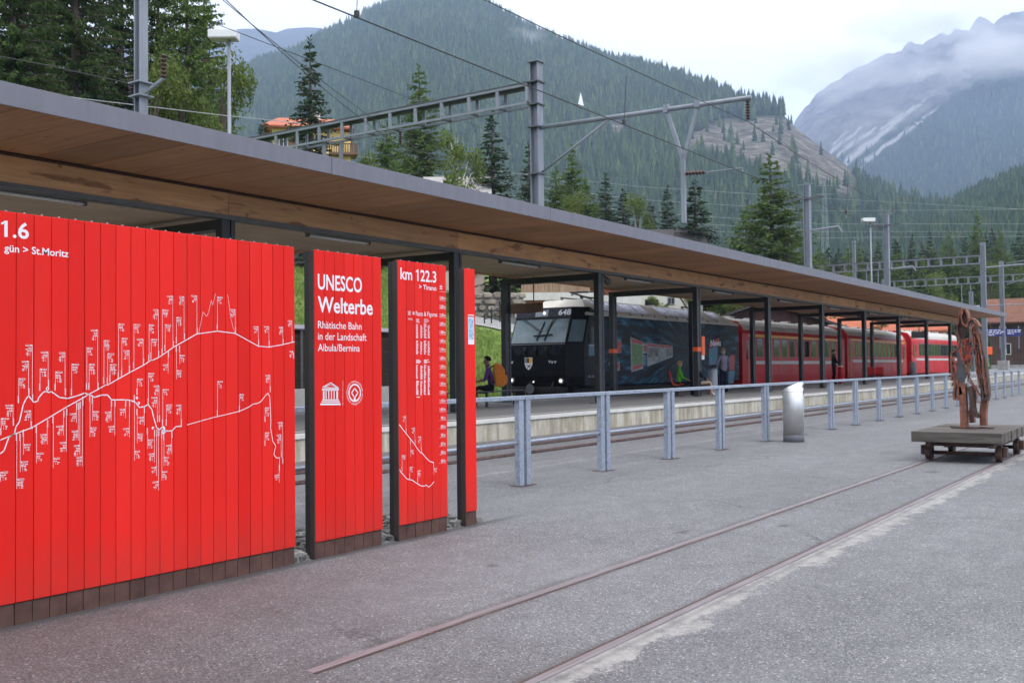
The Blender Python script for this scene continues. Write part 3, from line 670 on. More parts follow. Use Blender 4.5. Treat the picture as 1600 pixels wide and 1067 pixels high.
for k in range(54):
    t = 2*math.pi*k/54
    if k % 18 in (0,): continue
    r0, r1 = rad*1.16, rad*rn.uniform(1.28, 1.36); pr.line([(cx+r0*math.cos(t), cz+r0*math.sin(t)), (cx+r1*math.cos(t), cz+r1*math.sin(t))], 0.0038)
pr.done('emblem_print', P2)
# third panel: height scale, columns of small print, route lines
for i, k in enumerate(range(400, 2400, 100)):
    py = lerp(600+427/3.556, 360+375/3.556, i/19)
    txt = ('%d.%03d m' % (k//1000, k % 1000)) if k >= 1000 else '%d m' % k
    fit_text('lettering', txt, P3, 450+(842 if k >= 1000 else 849)/3.556+i*0, 450+874/3.556, py+2.2, py-2.4, bold=0.012)
pr = Print()
for i in range(20):
    py = lerp(600+440/3.556, 360+388/3.556, i/19); a = px2(686.3, py); b = px2(696.6, py+0.6); pr.rect(a[0], b[0], a[1]-0.001, a[1]+0.001)
a = px2(686.3, 455.5); b = px2(696.6, 0); pr.rect(a[0], b[0], a[1]-0.001, a[1]+0.001)
def block(x0, x1, y0, y1, bold=False):
    y = y0
    while y < y1:
        a = e2(x0, y); e = e2(lerp(x0, x1, rn.uniform(0.5, 1)) if not bold else x1, y+3.2); pr.rect(a[0], e[0], e[1], a[1]); y += 5.6
for x0, x1, y0, y1 in ((711, 732, 492, 512), (754, 784, 492, 512), (711, 723, 522, 600), (735, 748, 528, 600), (754, 770, 517, 600), (776, 788, 528, 600), (711, 725, 612, 690), (735, 746, 618, 690), (754, 770, 612, 690), (776, 788, 616, 690),
                       (711, 738, 718, 738), (754, 788, 718, 738), (711, 723, 748, 825), (735, 748, 752, 825), (754, 768, 748, 825), (776, 788, 752, 912), (711, 727, 836, 912), (735, 746, 838, 912), (754, 768, 830, 912), (713, 735, 924, 928), (666, 702, 488, 494)): block(x0, x1, y0, y1)
for k in range(3): bar(667+k*5, 669+k*5, 452, 466)
bar(665, 681, 468, 470); bar(665, 681, 449, 451)
pr.ring(e2(697, 460), 0.010, 0.014, 16); pr.ring(e2(697, 460), 0, 0.006, 10)
def f4(x, y): return px2(*z4(x, y))
pr.line([f4(*p) for p in ((618, 225), (640, 255), (660, 280), (700, 330), (712, 350), (735, 380), (745, 383), (765, 408), (785, 428), (808, 435))], 0.0068)
pr.line([f4(*p) for p in ((620, 475), (628, 490), (640, 503), (660, 527), (690, 533), (710, 547), (735, 563), (755, 566), (768, 560), (780, 572), (795, 560), (810, 542))], 0.0068)
for xx, y0, y1, sd in ((654, 178, 275, 'L'), (704, 242, 335, 'L'), (738, 290, 378, 'L'), (680, 305, 405, 'Rb'), (633, 395, 485, 'R'), (676, 460, 525, 'R'), (720, 480, 545, 'R'), (809, 435, 505, 'Rb')): note(lambda a, b: f4(a, b), xx, y0, y1, sd)
pr.done('chart_print', P3)
for ob in COL.objects:
    if ob.name.startswith(('chart_print', 'map_print', 'emblem_print')): ob['kind'] = 'stuff'
paint('sticker_blue', (0.30, 0.48, 0.62), 0.5, 0.5, 0, 60)
a = px2(731.3, 538); b = px2(740, 492)
m = MB(); m.box(a[0], b[0], PY-0.004, PY-0.001, a[1], b[1]); m.wb('sticker', 'white_print', P4)
m = MB(); m.box(a[0]+.008, b[0]-.008, PY-0.006, PY-0.0042, a[1]+.05, b[1]-.035); m.wb('sticker_print', 'sticker_blue', P4)
m = MB(); m.box(a[0], b[0], PY-0.006, PY-0.0042, b[1]-.022, b[1]-.010); m.wb('sticker_print', 'seat_red', P4)

# ------------------------------------------------------------------ platform canopy
PORT = [13.3+7.34*i for i in range(-1, 10)]
CX0, CX1 = 2.0, 85.5
FY = 13.05                                           # front fascia
can = thing('platform_canopy', 'long flat timber platform roof with grey metal fascia on dark steel portals', 'canopy', (40, 17, 0.4))
seams = [CX0]+[p for p in PORT if CX0 < p < CX1]+[CX1]
for a, b in zip(seams, seams[1:]):
    m = MB(); m.box(a+0.006, b-0.006, FY-0.02, FY, 5.035, 5.345); m.box(a+0.006, b-0.006, FY+0.0005, FY+0.25, 5.325, 5.345); m.wb('fascia', 'fascia_metal', can, bevel=0.006)
    m = MB(); m.box(a+0.002, b-0.002, 15.82, 16.02, 4.56, 5.03); m.wb('glulam_beam', 'glulam_wood', can, bevel=0.01)
    m = MB(); m.box(a+0.002, b-0.002, 19.35, 19.55, 4.56, 5.03); m.wb('glulam_beam', 'glulam_wood', can)
    m = MB(); m.box(a, b, 15.80, 16.05, 4.475, 4.558); m.wb('steel_channel', 'edge_trim', can)
    m = MB(); m.box(a+0.004, b-0.004, 16.06, 19.34, 4.60, 4.66); m.wb('ceiling_panel', 'ceiling_wood', can)
    m = MB(); m.box(a+0.004, b-0.004, 15.797, 15.819, 4.985, 5.03); m.wb('dark_strip', 'shed_wood', can)  # thin dark strip along the top edge of the front beam
m = MB(); m.box(CX0, CX1, FY+0.26, 21.3, 5.12, 5.33); m.wb('roof_slab', 'roof_membrane', can)
m = MB(); m.box(CX1-0.03, CX1-0.008, FY+0.26, 21.3, 5.035, 5.118); m.wb('fascia', 'fascia_metal', can)
sp = MB(); sp.box(0, 0.896, 0, 2.74, 5.045, 5.10); spo = sp.build('soffit_panel', 'soffit_wood', can); SL = can.location
spo.location = (CX0-SL.x, FY+0.008-SL.y, -SL.z)
k = 1
while CX0+0.915*(k+1) < CX1+0.5:
    linked('soffit_panel', spo.data, can, (CX0+0.915*k-SL.x, FY+0.008-SL.y+rnd.uniform(-0.002, 0.002), -SL.z+rnd.uniform(-0.0015, 0.0015))); k += 1
m = MB(); m.box(CX0, CX1, 19.56, 21.3, 5.045, 5.10); m.wb('rear_soffit', 'soffit_wood', can)
POST = None
for i, X in enumerate(PORT):
    for j, Y in enumerate((15.9, 19.45)):
        z0 = 0.4+rise(X)
        if POST is None:
            q = MB(); q.box(-0.17, 0.02, -0.09, 0.09, 0.02, 4.06); q.box(0.06, 0.15, -0.09, 0.09, 0.02, 4.06); q.box(0.018, 0.062, -0.045, 0.045, 0.02, 4.06); po = q.build('post', 'dark_steel', can, bevel=0.006); POST = po.data
            q = MB(); q.box(-0.32, 0.32, -0.22, 0.22, 0.0, 0.025); bp = q.build('base_plate', 'edge_trim', can); BP = bp.data
        else: po = linked('post', POST, can); bp = linked('base_plate', BP, can)
        po.location = (X-SL.x, Y-SL.y, z0-SL.z); po.scale = (1, 1, (4.465-z0)/4.06); bp.location = (X-SL.x, Y-SL.y, z0-SL.z)
    m = MB(); m.box(X-0.165, X+0.145, 15.992, 19.358, 4.28, 4.468); m.wb('cross_beam', 'dark_steel', can, bevel=0.006)
# lights and loudspeakers under it
LT = None
places = ['above the long red map panel', 'above the gap between the second and third red panels', 'above the front of the locomotive', 'above the middle of the locomotive', 'above the rear of the locomotive',
          'over the first red coach, near the wagon door', 'over the middle of the first coach', 'over the gap between two coaches', 'over the second red coach', 'nearest the far end of the roof']
for i, (a, b) in enumerate(zip(PORT, PORT[1:])):
    c = (a+b)/2-0.05; t = thing('ceiling_light', 'fluorescent batten under the platform roof '+places[i], 'light', (c, 16.36, 4.575))
    if LT is None:
        m = MB(); m.box(-1, 1, -0.07, 0.07, -0.06, 0.0); m.box(-1.0, -0.96, -0.05, 0.05, -0.13, -0.06); m.box(0.96, 1.0, -0.05, 0.05, -0.13, -0.06); h = m.build('housing', 'lamp_body', t); m2 = MB(); m2.tube([(-0.96, 0, -0.095), (0.96, 0, -0.095)], 0.028, 10); tu = m2.build('tube', 'lamp_tube', t, True); LT = (h.data, tu.data)
    else: linked('housing', LT[0], t); linked('tube', LT[1], t)
for i, (X, pl) in enumerate(((29.2, 'beside the post in front of the locomotive'), (58.4, 'above the dark figure by the first coach'))):
    t = thing('loudspeaker', 'pair of dark horn speakers hung '+pl, 'speaker', (X, 16.4, 4.6))
    for s in (-1, 1):
        m = MB(); c = Vector((0, 0, -0.12)); d = Vector((s*0.8, 0, -0.45)).normalized(); m.tube([c, c+d*0.12, c+d*0.34], [0.05, 0.09, 0.12], 12); m.build('horn', 'edge_trim', t, True)
    m = MB(); m.tube([(0, 0, 0), (0, 0, -0.16)], 0.025, 8); m.build('bracket', 'dark_steel', t)

# ------------------------------------------------------------------ fence
fen = thing('fence', 'galvanised two-rail fence along the plaza edge', 'fence', (20, 7.5, 0))
FL = fen.location
def fy(x): return 7.40+0.0085*(x-11)
fx = [0.3, 2.45, 4.6, 6.7, 8.85, 11.0, 13.15, 15.38, 17.52, 19.84, 22.0, 24.2, 26.25, 28.5, 30.75, 32.95, 35.1, 37.2, 39.3, 41.4, 43.4, 45.3, 47.4, 49.6, 51.8, 54, 56.2, 58.4, 60.6, 63, 65.3, 67.6, 70]
PM = None
for x in fx:
    z = 0.0012*max(0, x-15)
    if PM is None:
        q = MB()
        for s in (-1, 1):
            q.box(s*0.0815-0.052, s*0.0815+0.052, -0.034, -0.022, -0.05, 1.10); q.box(s*0.0815-s*0.052-0.006, s*0.0815-s*0.052+0.006, -0.021, 0.034, -0.05, 1.10); q.box(s*0.0815+s*0.052-0.006, s*0.0815+s*0.052+0.006, -0.021, 0.034, -0.05, 1.10)
        po = q.build('post', 'galvanised', fen, bevel=0.003); PM = po.data
        q = MB(); q.box(-0.17, 0.17, -0.10, 0.10, 0.002, 0.006); bp = q.build('base_plate', 'rust_dark', fen); FBP = bp.data
    else: po = linked('post', PM, fen); bp = linked('base_plate', FBP, fen)
    po.location = (x-FL.x, fy(x)-FL.y, z); bp.location = (x-FL.x, fy(x)-FL.y, z*0.6)
for a, b in zip(fx, fx[1:]):
    za_, zb2 = 0.0012*max(0, a-15), 0.0012*max(0, b-15)
    m = MB(); m.bar((a+0.006, fy(a), 1.128+za_), (b-0.006, fy(b), 1.128+zb2), 0.085, 0.052); m.wb('top_rail', 'galvanised', fen, bevel=0.006)
    m = MB(); m.tube([(a+0.02, fy(a)+0.01, 0.555+za_), (b-0.02, fy(b)+0.01, 0.555+zb2)], 0.021, 10); m.wb('middle_rail', 'galvanised', fen, True)

# ------------------------------------------------------------------ stainless litter bin
t = thing('litter_bin', 'stainless steel cylinder litter bin with slanted top beside the fence', 'litter bin', (19.97, 6.95, 0), R(-35))
n = 40; m = MB(); vs = []; rr = 0.205
for k in range(n):
    a = 2*math.pi*k/n; x, y = rr*math.cos(a), rr*math.sin(a); vs.append((x, y, 0.145))
for k in range(n):
    a = 2*math.pi*k/n; x, y = rr*math.cos(a), rr*math.sin(a); vs.append((x, y, 1.09+0.09*(-y/rr)*1.0))
for k in range(n):
    a = 2*math.pi*k/n; x, y = (rr-0.015)*math.cos(a), (rr-0.015)*math.sin(a); vs.append((x, y, 1.10+0.09*(-y/rr)))
m.add(vs, [(k, (k+1) % n, n+(k+1) % n, n+k) for k in range(n)]+[(n+k, n+(k+1) % n, 2*n+(k+1) % n, 2*n+k) for k in range(n)]+[tuple(range(2*n, 3*n))]+[tuple(range(n))[::-1]])
bo = m.build('body', 'stainless', t); 
for p in bo.data.polygons: p.use_smooth = len(p.vertices) == 4
m = MB(); m.lathe((0, 0, 0), [(0.19, 0), (0.205, 0.004), (0.205, 0.13), (0.199, 0.144)], 40); m.build('base_ring', 'fascia_metal', t, True)
m = MB()
for a0, a1, z0, z1 in ((-84, -54, 0.92, 1.02), (-92, -46, 1.075, 1.125)):
    k = 8; vs = []
    for i in range(k+1):
        a = R(lerp(a0, a1, i/k)+0); vs += [(0.2075*math.cos(a), 0.2075*math.sin(a), z0), (0.2075*math.cos(a), 0.2075*math.sin(a), z1)]
    m.add(vs, [(2*i, 2*i+2, 2*i+3, 2*i+1) for i in range(k)])
m.build('slot', 'black_rubber', t)
m = MB(); m.lathe((0, 0, 0), [(0.2065, 0.985), (0.2065, 0.99)], 40); m.build('lid_joint', 'edge_trim', t, True)
t.rotation_euler = (0, 0, R(-5))

# ------------------------------------------------------------------ flat cart with timber deck, and the steel figure standing on it
ct = thing('rail_cart', 'low rail cart with weathered grey timber deck and rusty wheels', 'cart', (17.75, 3.27, 0))
L0 = ct.location
px0, k = 16.62, 0
while px0 < 19.0:
    w = rnd.uniform(0.19, 0.235)
    m = MB(); m.box(px0, px0+w-0.016, 2.64+rnd.uniform(-.012, .012), 3.92+rnd.uniform(-.01, .01), 0.31+rnd.uniform(0, .004), 0.468+rnd.uniform(-.004, .004)); m.wb('deck_plank', 'deck_wood', ct, bevel=0.008); px0 += w
XE = px0
for y in (2.80, 3.70): m = MB(); m.box(16.72, XE-0.1, y-0.04, y+0.04, 0.235, 0.308); m.wb('bearer', 'rust_dark', ct)
for xw in (17.05, XE-0.45):
    m = MB(); m.tube([(xw, 2.68, 0.125), (xw, 3.82, 0.125)], 0.03, 10); m.wb('axle', 'rust_dark', ct, True)
    for y in (2.735, 3.765):
        s = 1 if y < 3.2 else -1
        m = MB(); m.tube([(xw, y-0.035, 0.137), (xw, y-0.03, 0.137), (xw, y+0.03, 0.137), (xw, y+0.035, 0.137)], [0.115, 0.125, 0.125, 0.115], 24); m.tube([(xw, y+s*0.036, 0.137), (xw, y+s*0.052, 0.137)], 0.145, 24); w = m.wb('wheel', 'rust_dark', ct)
        m = MB(); m.tube([(xw, y-s*0.038, 0.137), (xw, y-s*0.075, 0.137)], 0.045, 12); child_world(m.build('hub', 'rust_dark', None), ct)
        m = MB(); m.box(xw-0.075, xw+0.075, y-s*0.02-0.0-0.085*(s > 0)+(0.0 if s > 0 else 0.02), y-s*0.02-0.085*(s > 0)+(0.065 if s > 0 else 0.085), 0.09, 0.238); m.wb('axle_box', 'rust_dark', ct, bevel=0.01)
for x in (16.9, XE-0.3): m = MB(); m.box(x-0.03, x+0.03, 2.845, 3.655, 0.24, 0.30); m.wb('cross_member', 'rust_dark', ct)
# figure: ribbons of flat steel, outlined from head to feet
sc = thing('steel_figure', 'rusty cut-steel walking figure with red infill standing on the cart', 'sculpture', (17.6, 3.3, 0.47))
FXP = 17.62
def fp(x, y): p = at_x(1470+x/4.844, 470+y/4.85, FXP); return p.y, p.z
def ribbon(name, pts, depth, thick, mat, x0=FXP):
    depth *= 1.3; thick *= 1.05
    q = [Vector((0, *fp(*p))) for p in pts]; m = MB()
    for si, (a, b) in enumerate(zip(q, q[1:])):
        d = (b-a)
        if d.length < 1e-4: continue
        d.normalize(); nn = Vector((0, -d.z, d.y))*thick/2*(1 if si % 2 else 0.97); e = d*thick*0.35; o_ = 0.004*(si % 2)+0.0007*si
        vs = [Vector((x0+dx, 0, 0))+p for dx in (o_, depth-o_) for p in (a-e-nn, b+e-nn, b+e+nn, a-e+nn)]
        m.add(vs, [(0, 1, 2, 3), (7, 6, 5, 4), (0, 4, 5, 1), (1, 5, 6, 2), (2, 6, 7, 3), (3, 7, 4, 0)])
    return m.wb(name, mat, sc)
ribbon('head_band', [(113, 215), (112, 195), (130, 165), (135, 110), (160, 60), (185, 62), (200, 105), (206, 160), (190, 195), (165, 175), (150, 120), (165, 78)], 0.16, 0.022, 'rust')
ribbon('hair_band', [(112, 190), (118, 240), (130, 275), (135, 310)], 0.16, 0.05, 'rust_dark')
ribbon('back_band', [(135, 300), (132, 345), (105, 380), (78, 395), (76, 450), (78, 520), (82, 560), (78, 600), (100, 605), (100, 575), (84, 545)], 0.15, 0.025, 'rust')
ribbon('arm_band', [(100, 590), (105, 650), (95, 700), (100, 745), (130, 745), (130, 660), (118, 600)], 0.14, 0.03, 'rust')
m = MB(); q = [fp(*p) for p in ((112, 400), (118, 450), (110, 540), (124, 620), (140, 660), (168, 640), (192, 560), (190, 525), (160, 470), (140, 420), (132, 380))]
m.prism(q, 'x', FXP+0.06, FXP+0.072); m.wb('torso_sheet', 'mast_dark', sc)
m = MB(); q = [fp(*p) for p in ((160, 290), (200, 280), (226, 285), (230, 360), (228, 430), (205, 480), (180, 485), (158, 455), (155, 380))]
m.prism(q, 'x', FXP+0.05, FXP+0.07); m.wb('chest_sheet', 'rust_red', sc)
rq = random.Random(8)
for kk in range(46):                                   # welded offcuts over the chest and shoulder
    cx, cy = (rq.uniform(160, 226), rq.uniform(290, 470)) if kk < 24 else (rq.uniform(205, 300), rq.uniform(150, 420))
    if kk >= 24: cx = 215+(cy-150)*0.22+rq.uniform(-22, 26)
    pts = [(cx+rq.uniform(-12, 12), cy+rq.uniform(-16, 16)) for _ in range(3)]
    ribbon('welded_offcut', pts, rq.uniform(0.03, 0.09), rq.uniform(0.008, 0.02), rq.choice(['rust', 'rust_red', 'rust_dark', 'rust', 'mast_dark']), FXP+rq.uniform(-0.02, 0.05))
for kk in range(70):                                   # upright scraps filling the front of the figure
    cy = rq.uniform(200, 660); cx = rq.uniform(228+(cy-200)*0.12, 282+(cy-200)*0.14); l_ = rq.uniform(25, 60)
    ribbon('steel_scrap', [(cx+rq.uniform(-6, 6), cy-l_/2), (cx+rq.uniform(-8, 8), cy), (cx+rq.uniform(-4, 10), cy+l_/2)], rq.uniform(0.02, 0.09), rq.uniform(0.007, 0.018), rq.choice(['rust', 'rust', 'rust_dark', 'rust_red', 'rust']), FXP+rq.uniform(-0.03, 0.10))
for kk in range(22):
    cy = rq.uniform(400, 640); cx = rq.uniform(84, 122); l_ = rq.uniform(20, 50)
    ribbon('steel_scrap', [(cx, cy-l_/2), (cx+rq.uniform(-6, 6), cy+l_/2)], rq.uniform(0.03, 0.10), rq.uniform(0.01, 0.022), rq.choice(['rust', 'rust_dark', 'mast_dark']), FXP+rq.uniform(-0.02, 0.08))
ribbon('shoulder_band', [(210, 150), (230, 135), (260, 150), (285, 190), (270, 200), (245, 180), (225, 215), (240, 270), (262, 320)], 0.15, 0.028, 'rust')
ribbon('front_band', [(262, 190), (290, 260), (305, 350), (325, 430), (335, 520), (348, 620), (355, 710), (345, 750), (318, 745), (315, 690), (300, 650)], 0.15, 0.035, 'rust_dark')
ribbon('front_band', [(280, 240), (300, 360), (318, 460), (325, 560), (335, 650), (340, 700)], 0.05, 0.02, 'rust', FXP-0.03)
m = MB(); q = [fp(*p) for p in ((222, 170), (262, 168), (290, 240), (304, 350), (322, 470), (300, 480), (268, 440), (246, 360), (232, 270))]
m.prism(q, 'x', FXP+0.05, FXP+0.075); m.wb('shoulder_sheet', 'rust_dark', sc)
m = MB(); q = [fp(*p) for p in ((118, 200), (150, 120), (178, 70), (196, 110), (200, 165), (180, 240), (160, 290), (135, 300))]
m.prism(q, 'x', FXP+0.10, FXP+0.12); m.wb('head_sheet', 'rust_dark', sc)
ribbon('strap_band', [(178, 470), (200, 560), (235, 620), (275, 690), (300, 720)], 0.07, 0.014, 'rust')
ribbon('strap_band', [(245, 300), (265, 400), (270, 520), (280, 590), (300, 640)], 0.07, 0.014, 'rust')
ribbon('strap_band', [(285, 410), (295, 500), (310, 590)], 0.06, 0.012, 'rust_red')
ribbon('strap_band', [(205, 500), (215, 560), (200, 600), (240, 640)], 0.06, 0.012, 'rust')
ribbon('strap_band', [(160, 300), (162, 420), (185, 500), (200, 520), (225, 490), (232, 430)], 0.10, 0.012, 'rust')
ribbon('leg', [(160, 640), (165, 760), (170, 870), (172, 972)], 0.13, 0.095, 'rust')
ribbon('leg', [(140, 660), (150, 700), (164, 740)], 0.12, 0.05, 'rust')
ribbon('leg', [(212, 655), (216, 720), (205, 790), (195, 850), (200, 920)], 0.12, 0.07, 'rust', FXP+0.35)
ribbon('leg', [(218, 660), (232, 740), (236, 800), (248, 855), (275, 868)], 0.12, 0.07, 'rust_dark')
ribbon('leg', [(305, 660), (308, 760), (298, 850), (300, 935)], 0.13, 0.09, 'rust', FXP+0.2)
for x0, x1, y, xx in ((80, 268, 978, FXP-0.02), (212, 395, 941, FXP+0.15), (66, 180, 928, FXP+0.34)):
    a = at_x(1470+x0/4.844, 470+y/4.85, xx).y; b = at_x(1470+x1/4.844, 470+y/4.85, xx).y
    m = MB(); m.box(xx, xx+0.14, min(a, b), max(a, b), 0.474, 0.488); m.wb('foot_plate', 'rust_dark', sc)

# ------------------------------------------------------------------ overhead line masts and wires
def hbeam(m, x, y, z0, z1, w=0.30, mi=0):
    m.box(x-w/2, x+w/2, y-w/2, y-w/2+0.03, z0, z1, mi); m.box(x-w/2, x+w/2, y+w/2-0.03, y+w/2, z0, z1, mi); m.box(x-0.012, x+0.012, y-w/2+0.0305, y+w/2-0.0305, z0, z1, mi)
def insul(par, a, b, n=6, r=0.065):
    a, b = Vector(a), Vector(b); m = MB(); pts = []; rs = []
    for i in range(n):
        for f, q in ((0, .35), (.3, 1), (.55, 1), (.8, .35)): pts.append(a.lerp(b, (i+f)/n)); rs.append(r*q)
    m.tube(pts, rs, 12); return m.wb('insulator', 'insulator', par, True)
def truss(par, X, y0, y1, zt, h=0.62, d=0.5, step=1.0, r=0.0):
    for dx in (-d/2, d/2):
        for z in (zt, zt-h): m = MB(); m.bar((X+dx, y0, z), (X+dx, y1, z), 0.07, 0.08); m.wb('chord', 'mast_steel', par)
    n = max(2, int(abs(y1-y0)/step)); m0 = None
    for i in range(n+1):
        y = lerp(y0, y1, i/n)
        for dx in (-d/2, d/2): m = MB(); m.box(X+dx-0.03, X+dx+0.03, y-0.06, y+0.06, zt-h+0.052, zt-0.052); m.wb('post_web', 'mast_steel', par)
        m = MB(); m.box(X-d/2+0.047, X+d/2-0.047, y-0.04, y+0.04, zt-h-0.03, zt-h+0.03); m.wb('cross_tie', 'mast_dark', par)
    m = MB(); m.box(X-d/2-0.05, X+d/2+0.05, min(y0, y1), max(y0, y1), zt+0.052, zt+0.09); m.wb('walkway_cover', 'mast_dark', par)
MY = 18.3
ma = thing('catenary_mast', 'tall galvanised mast rising above the roof at the upper left', 'mast', (13.1, MY, 5.33))
m = MB(); hbeam(m, 13.1, MY, 5.335, 15.5, 0.20); m.wb('column', 'mast_steel', ma)
m = MB(); m.box(12.92, 13.28, MY-0.19, MY+0.19, 7.5, 7.53); m.box(12.92, 13.28, MY-0.19, MY+0.19, 7.22, 7.25); m.wb('clamp', 'mast_steel', ma)
m = MB(); m.bar((13.1, MY-0.15, 7.3), (13.1, MY-0.75, 7.5), 0.05, 0.06); m.wb('bracket', 'mast_steel', ma)
insul(ma, (13.1, MY-0.75, 7.5), (13.1, MY-0.75, 8.0)); insul(ma, (13.1, MY+0.3, 7.25), (13.1, MY+0.3, 7.75))
mb = thing('catenary_mast', 'galvanised mast with cantilever arm and gantry beam, tallest in the middle', 'mast', (28.2, MY, 5.33))
m = MB(); hbeam(m, 28.2, MY, 5.335, 11.6, 0.32); m.wb('column', 'mast_steel', mb)
m = MB(); m.box(27.97, 28.43, MY-0.23, MY+0.23, 11.6, 11.63); m.wb('cap', 'mast_steel', mb)
for z in (10.95, 10.2, 9.45, 7.9): m = MB(); m.box(27.96, 28.44, MY-0.22, MY+0.22, z-0.02, z+0.02); m.wb('clamp', 'mast_dark', mb)
m = MB(); m.tube([(28.2, MY-0.2, 9.43), (28.2, 10.9, 9.27)], 0.075, 12); m.wb('arm', 'mast_steel', mb, True)
m = MB(); m.tube([(28.2, MY-0.2, 7.95), (28.2, 15.5, 9.36)], 0.04, 10); m.wb('brace', 'mast_steel', mb, True)
for y in (13.58, 12.55): m = MB(); m.bar((28.2, y, 9.3), (28.2, 13.06, 7.72), 0.11, 0.09, (1, 0, 0)); m.wb('hanger_leg', 'mast_steel', mb); m = MB(); m.box(28.08, 28.32, y-0.07, y+0.07, 9.22, 9.47); m.wb('clamp', 'mast_steel', mb)
m = MB(); m.box(28.14, 28.26, 13.0, 13.12, 5.83, 7.80); m.wb('hanger_post', 'mast_steel', mb)
insul(mb, (28.2, 12.98, 7.31), (28.2, 12.35, 7.27), 6, 0.075)
m = MB(); m.tube([(28.2, 12.35, 7.27), (28.2, 11.2, 7.26), (28.2, 11.18, 7.12)], 0.02, 8); m.wb('steady_arm', 'mast_steel', mb)
insul(mb, (28.2, 11.0, 9.2), (28.2, 11.0, 8.62), 7, 0.07)
truss(mb, 28.2, MY+0.2, 34.0, 10.86, 0.60, 0.5, 1.17)
for y in (27.1, 28.05): m = MB(); m.bar((28.2, y, 10.2), (28.2, lerp(y, 27.58, 0.25), 8.6), 0.10, 0.12, (1, 0, 0)); m.wb('drop_post', 'mast_steel', mb)
m = MB(); m.box(28.14, 28.26, 27.25, 27.92, 9.35, 9.45); m.wb('drop_tie', 'mast_steel', mb)
insul(mb, (28.2, 24.2, 10.15), (28.2, 24.2, 9.65))
far = [((55.4, MY), 11.42, 'mast with short dark cross-arm right of the large green larch'), ((71.8, MY), 11.75, 'mast with dark cross-arm beside the distant street lamp')]
for (x, y), zt, lb in far:
    q = thing('catenary_mast', 'galvanised '+lb, 'mast', (x, y, 5.33)); m = MB(); hbeam(m, x, y, 5.335, zt, 0.34); m.wb('column', 'mast_steel', q)
    m = MB(); m.bar((x-0.1, y-0.95, zt-0.75), (x-0.1, y+1.1, zt-0.75), 0.12, 0.10); m.wb('cross_arm', 'mast_dark', q)
    m = MB(); m.tube([(x, y-0.1, 8.9 if x < 60 else 8.0), (x, y-1.7, 9.0 if x < 60 else 8.1), (x, y-1.85, 8.7 if x < 60 else 7.8)], 0.06, 8); m.wb('bracket', 'mast_steel', q)
    m = MB(); m.bar((x-0.1, y-0.45, zt+0.03), (x-0.1, y+0.45, zt+0.03), 0.06, 0.05); m.wb('top_tie', 'mast_steel', q)
g1 = thing('catenary_gantry', 'long galvanised gantry beam with mast beyond the roof end', 'gantry', (105, 18, 1.0))
m = MB(); hbeam(m, 105, 17.95, 0.6, 13.0, 0.44); m.wb('column', 'mast_steel', g1); m = MB(); hbeam(m, 105.2, 19.1, 0.6, 8.4, 0.34); m.wb('column', 'mast_steel', g1)
truss(g1, 105, 18.2, 35.5, 11.75, 0.72, 0.5, 1.1)
m = MB(); hbeam(m, 105, 35.6, 0.6, 11.9, 0.4); m.wb('column', 'mast_steel', g1)
m = MB(); m.tube([(105, 17.7, 10.6), (105, 8, 10.9)], 0.08, 8); m.tube([(105, 17.7, 7.0), (105, 8, 7.05)], 0.05, 8); m.wb('arm', 'mast_steel', g1)
for y in (27.6, 28.8): m = MB(); m.bar((105, y, 11.0), (105, y+(0.2 if y < 28 else -0.2), 7), 0.09, 0.09, (1, 0, 0)); m.wb('drop_post', 'mast_steel', g1)
g2 = thing('catenary_gantry', 'farther gantry beam crossing behind the first near the roof end', 'gantry', (132, 18, 1.0))
truss(g2, 132, 12, 34.0, 11.9, 0.75, 0.5, 1.2)
for y in (12, 34.1): m = MB(); hbeam(m, 132, y, 0.6, 12.2, 0.4); m.wb('column', 'mast_steel', g2)
m = MB(); m.bar((132, 24.0, 11.2), (132, 24.0, 7), 0.09, 0.09, (1, 0, 0)); m.bar((132, 25.0, 11.2), (132, 25.0, 7), 0.09, 0.09, (1, 0, 0)); m.wb('drop_post', 'mast_steel', g2)
sp_ = at_d(1568, 567, 104)
s2 = thing('catenary_mast', 'slender mast carrying the right half of the blue signs', 'mast', (sp_.x, sp_.y, sp_.z)); m = MB(); hbeam(m, sp_.x, sp_.y, sp_.z-1, at_d(1568, 408, 104).z, 0.40); m.wb('column', 'mast_steel', s2)
m = MB(); m.box(sp_.x-0.5, sp_.x+0.5, sp_.y-0.5, sp_.y+0.5, sp_.z-1, sp_.z+0.25); m.wb('footing', 'concrete_grey', s2)
m = MB(); a = at_d(1572, 445, 104); b = at_d(1640, 422, 96); m.tube([a, b], 0.05, 6); a = at_d(1572, 412, 104); b = at_d(1640, 400, 96); m.tube([a, b], 0.05, 6); m.wb('stay', 'mast_steel', s2)
p = at_d(1335, 430, 140); s3 = thing('catenary_mast', 'small distant mast with cross-arm left of the far street lamp', 'mast', (p.x, p.y, 2)); m = MB(); hbeam(m, p.x, p.y, 0.5, at_d(1335, 376, 140).z, 0.4); m.wb('column', 'mast_steel', s3)
m = MB(); z = at_d(1335, 381, 140).z; m.bar((p.x, p.y-1.3, z), (p.x, p.y+1.3, z), 0.1, 0.1); z = at_d(1335, 421, 140).z; m.bar((p.x, p.y-1.8, z), (p.x, p.y, z), 0.1, 0.1); m.wb('cross_arm', 'mast_dark', s3)
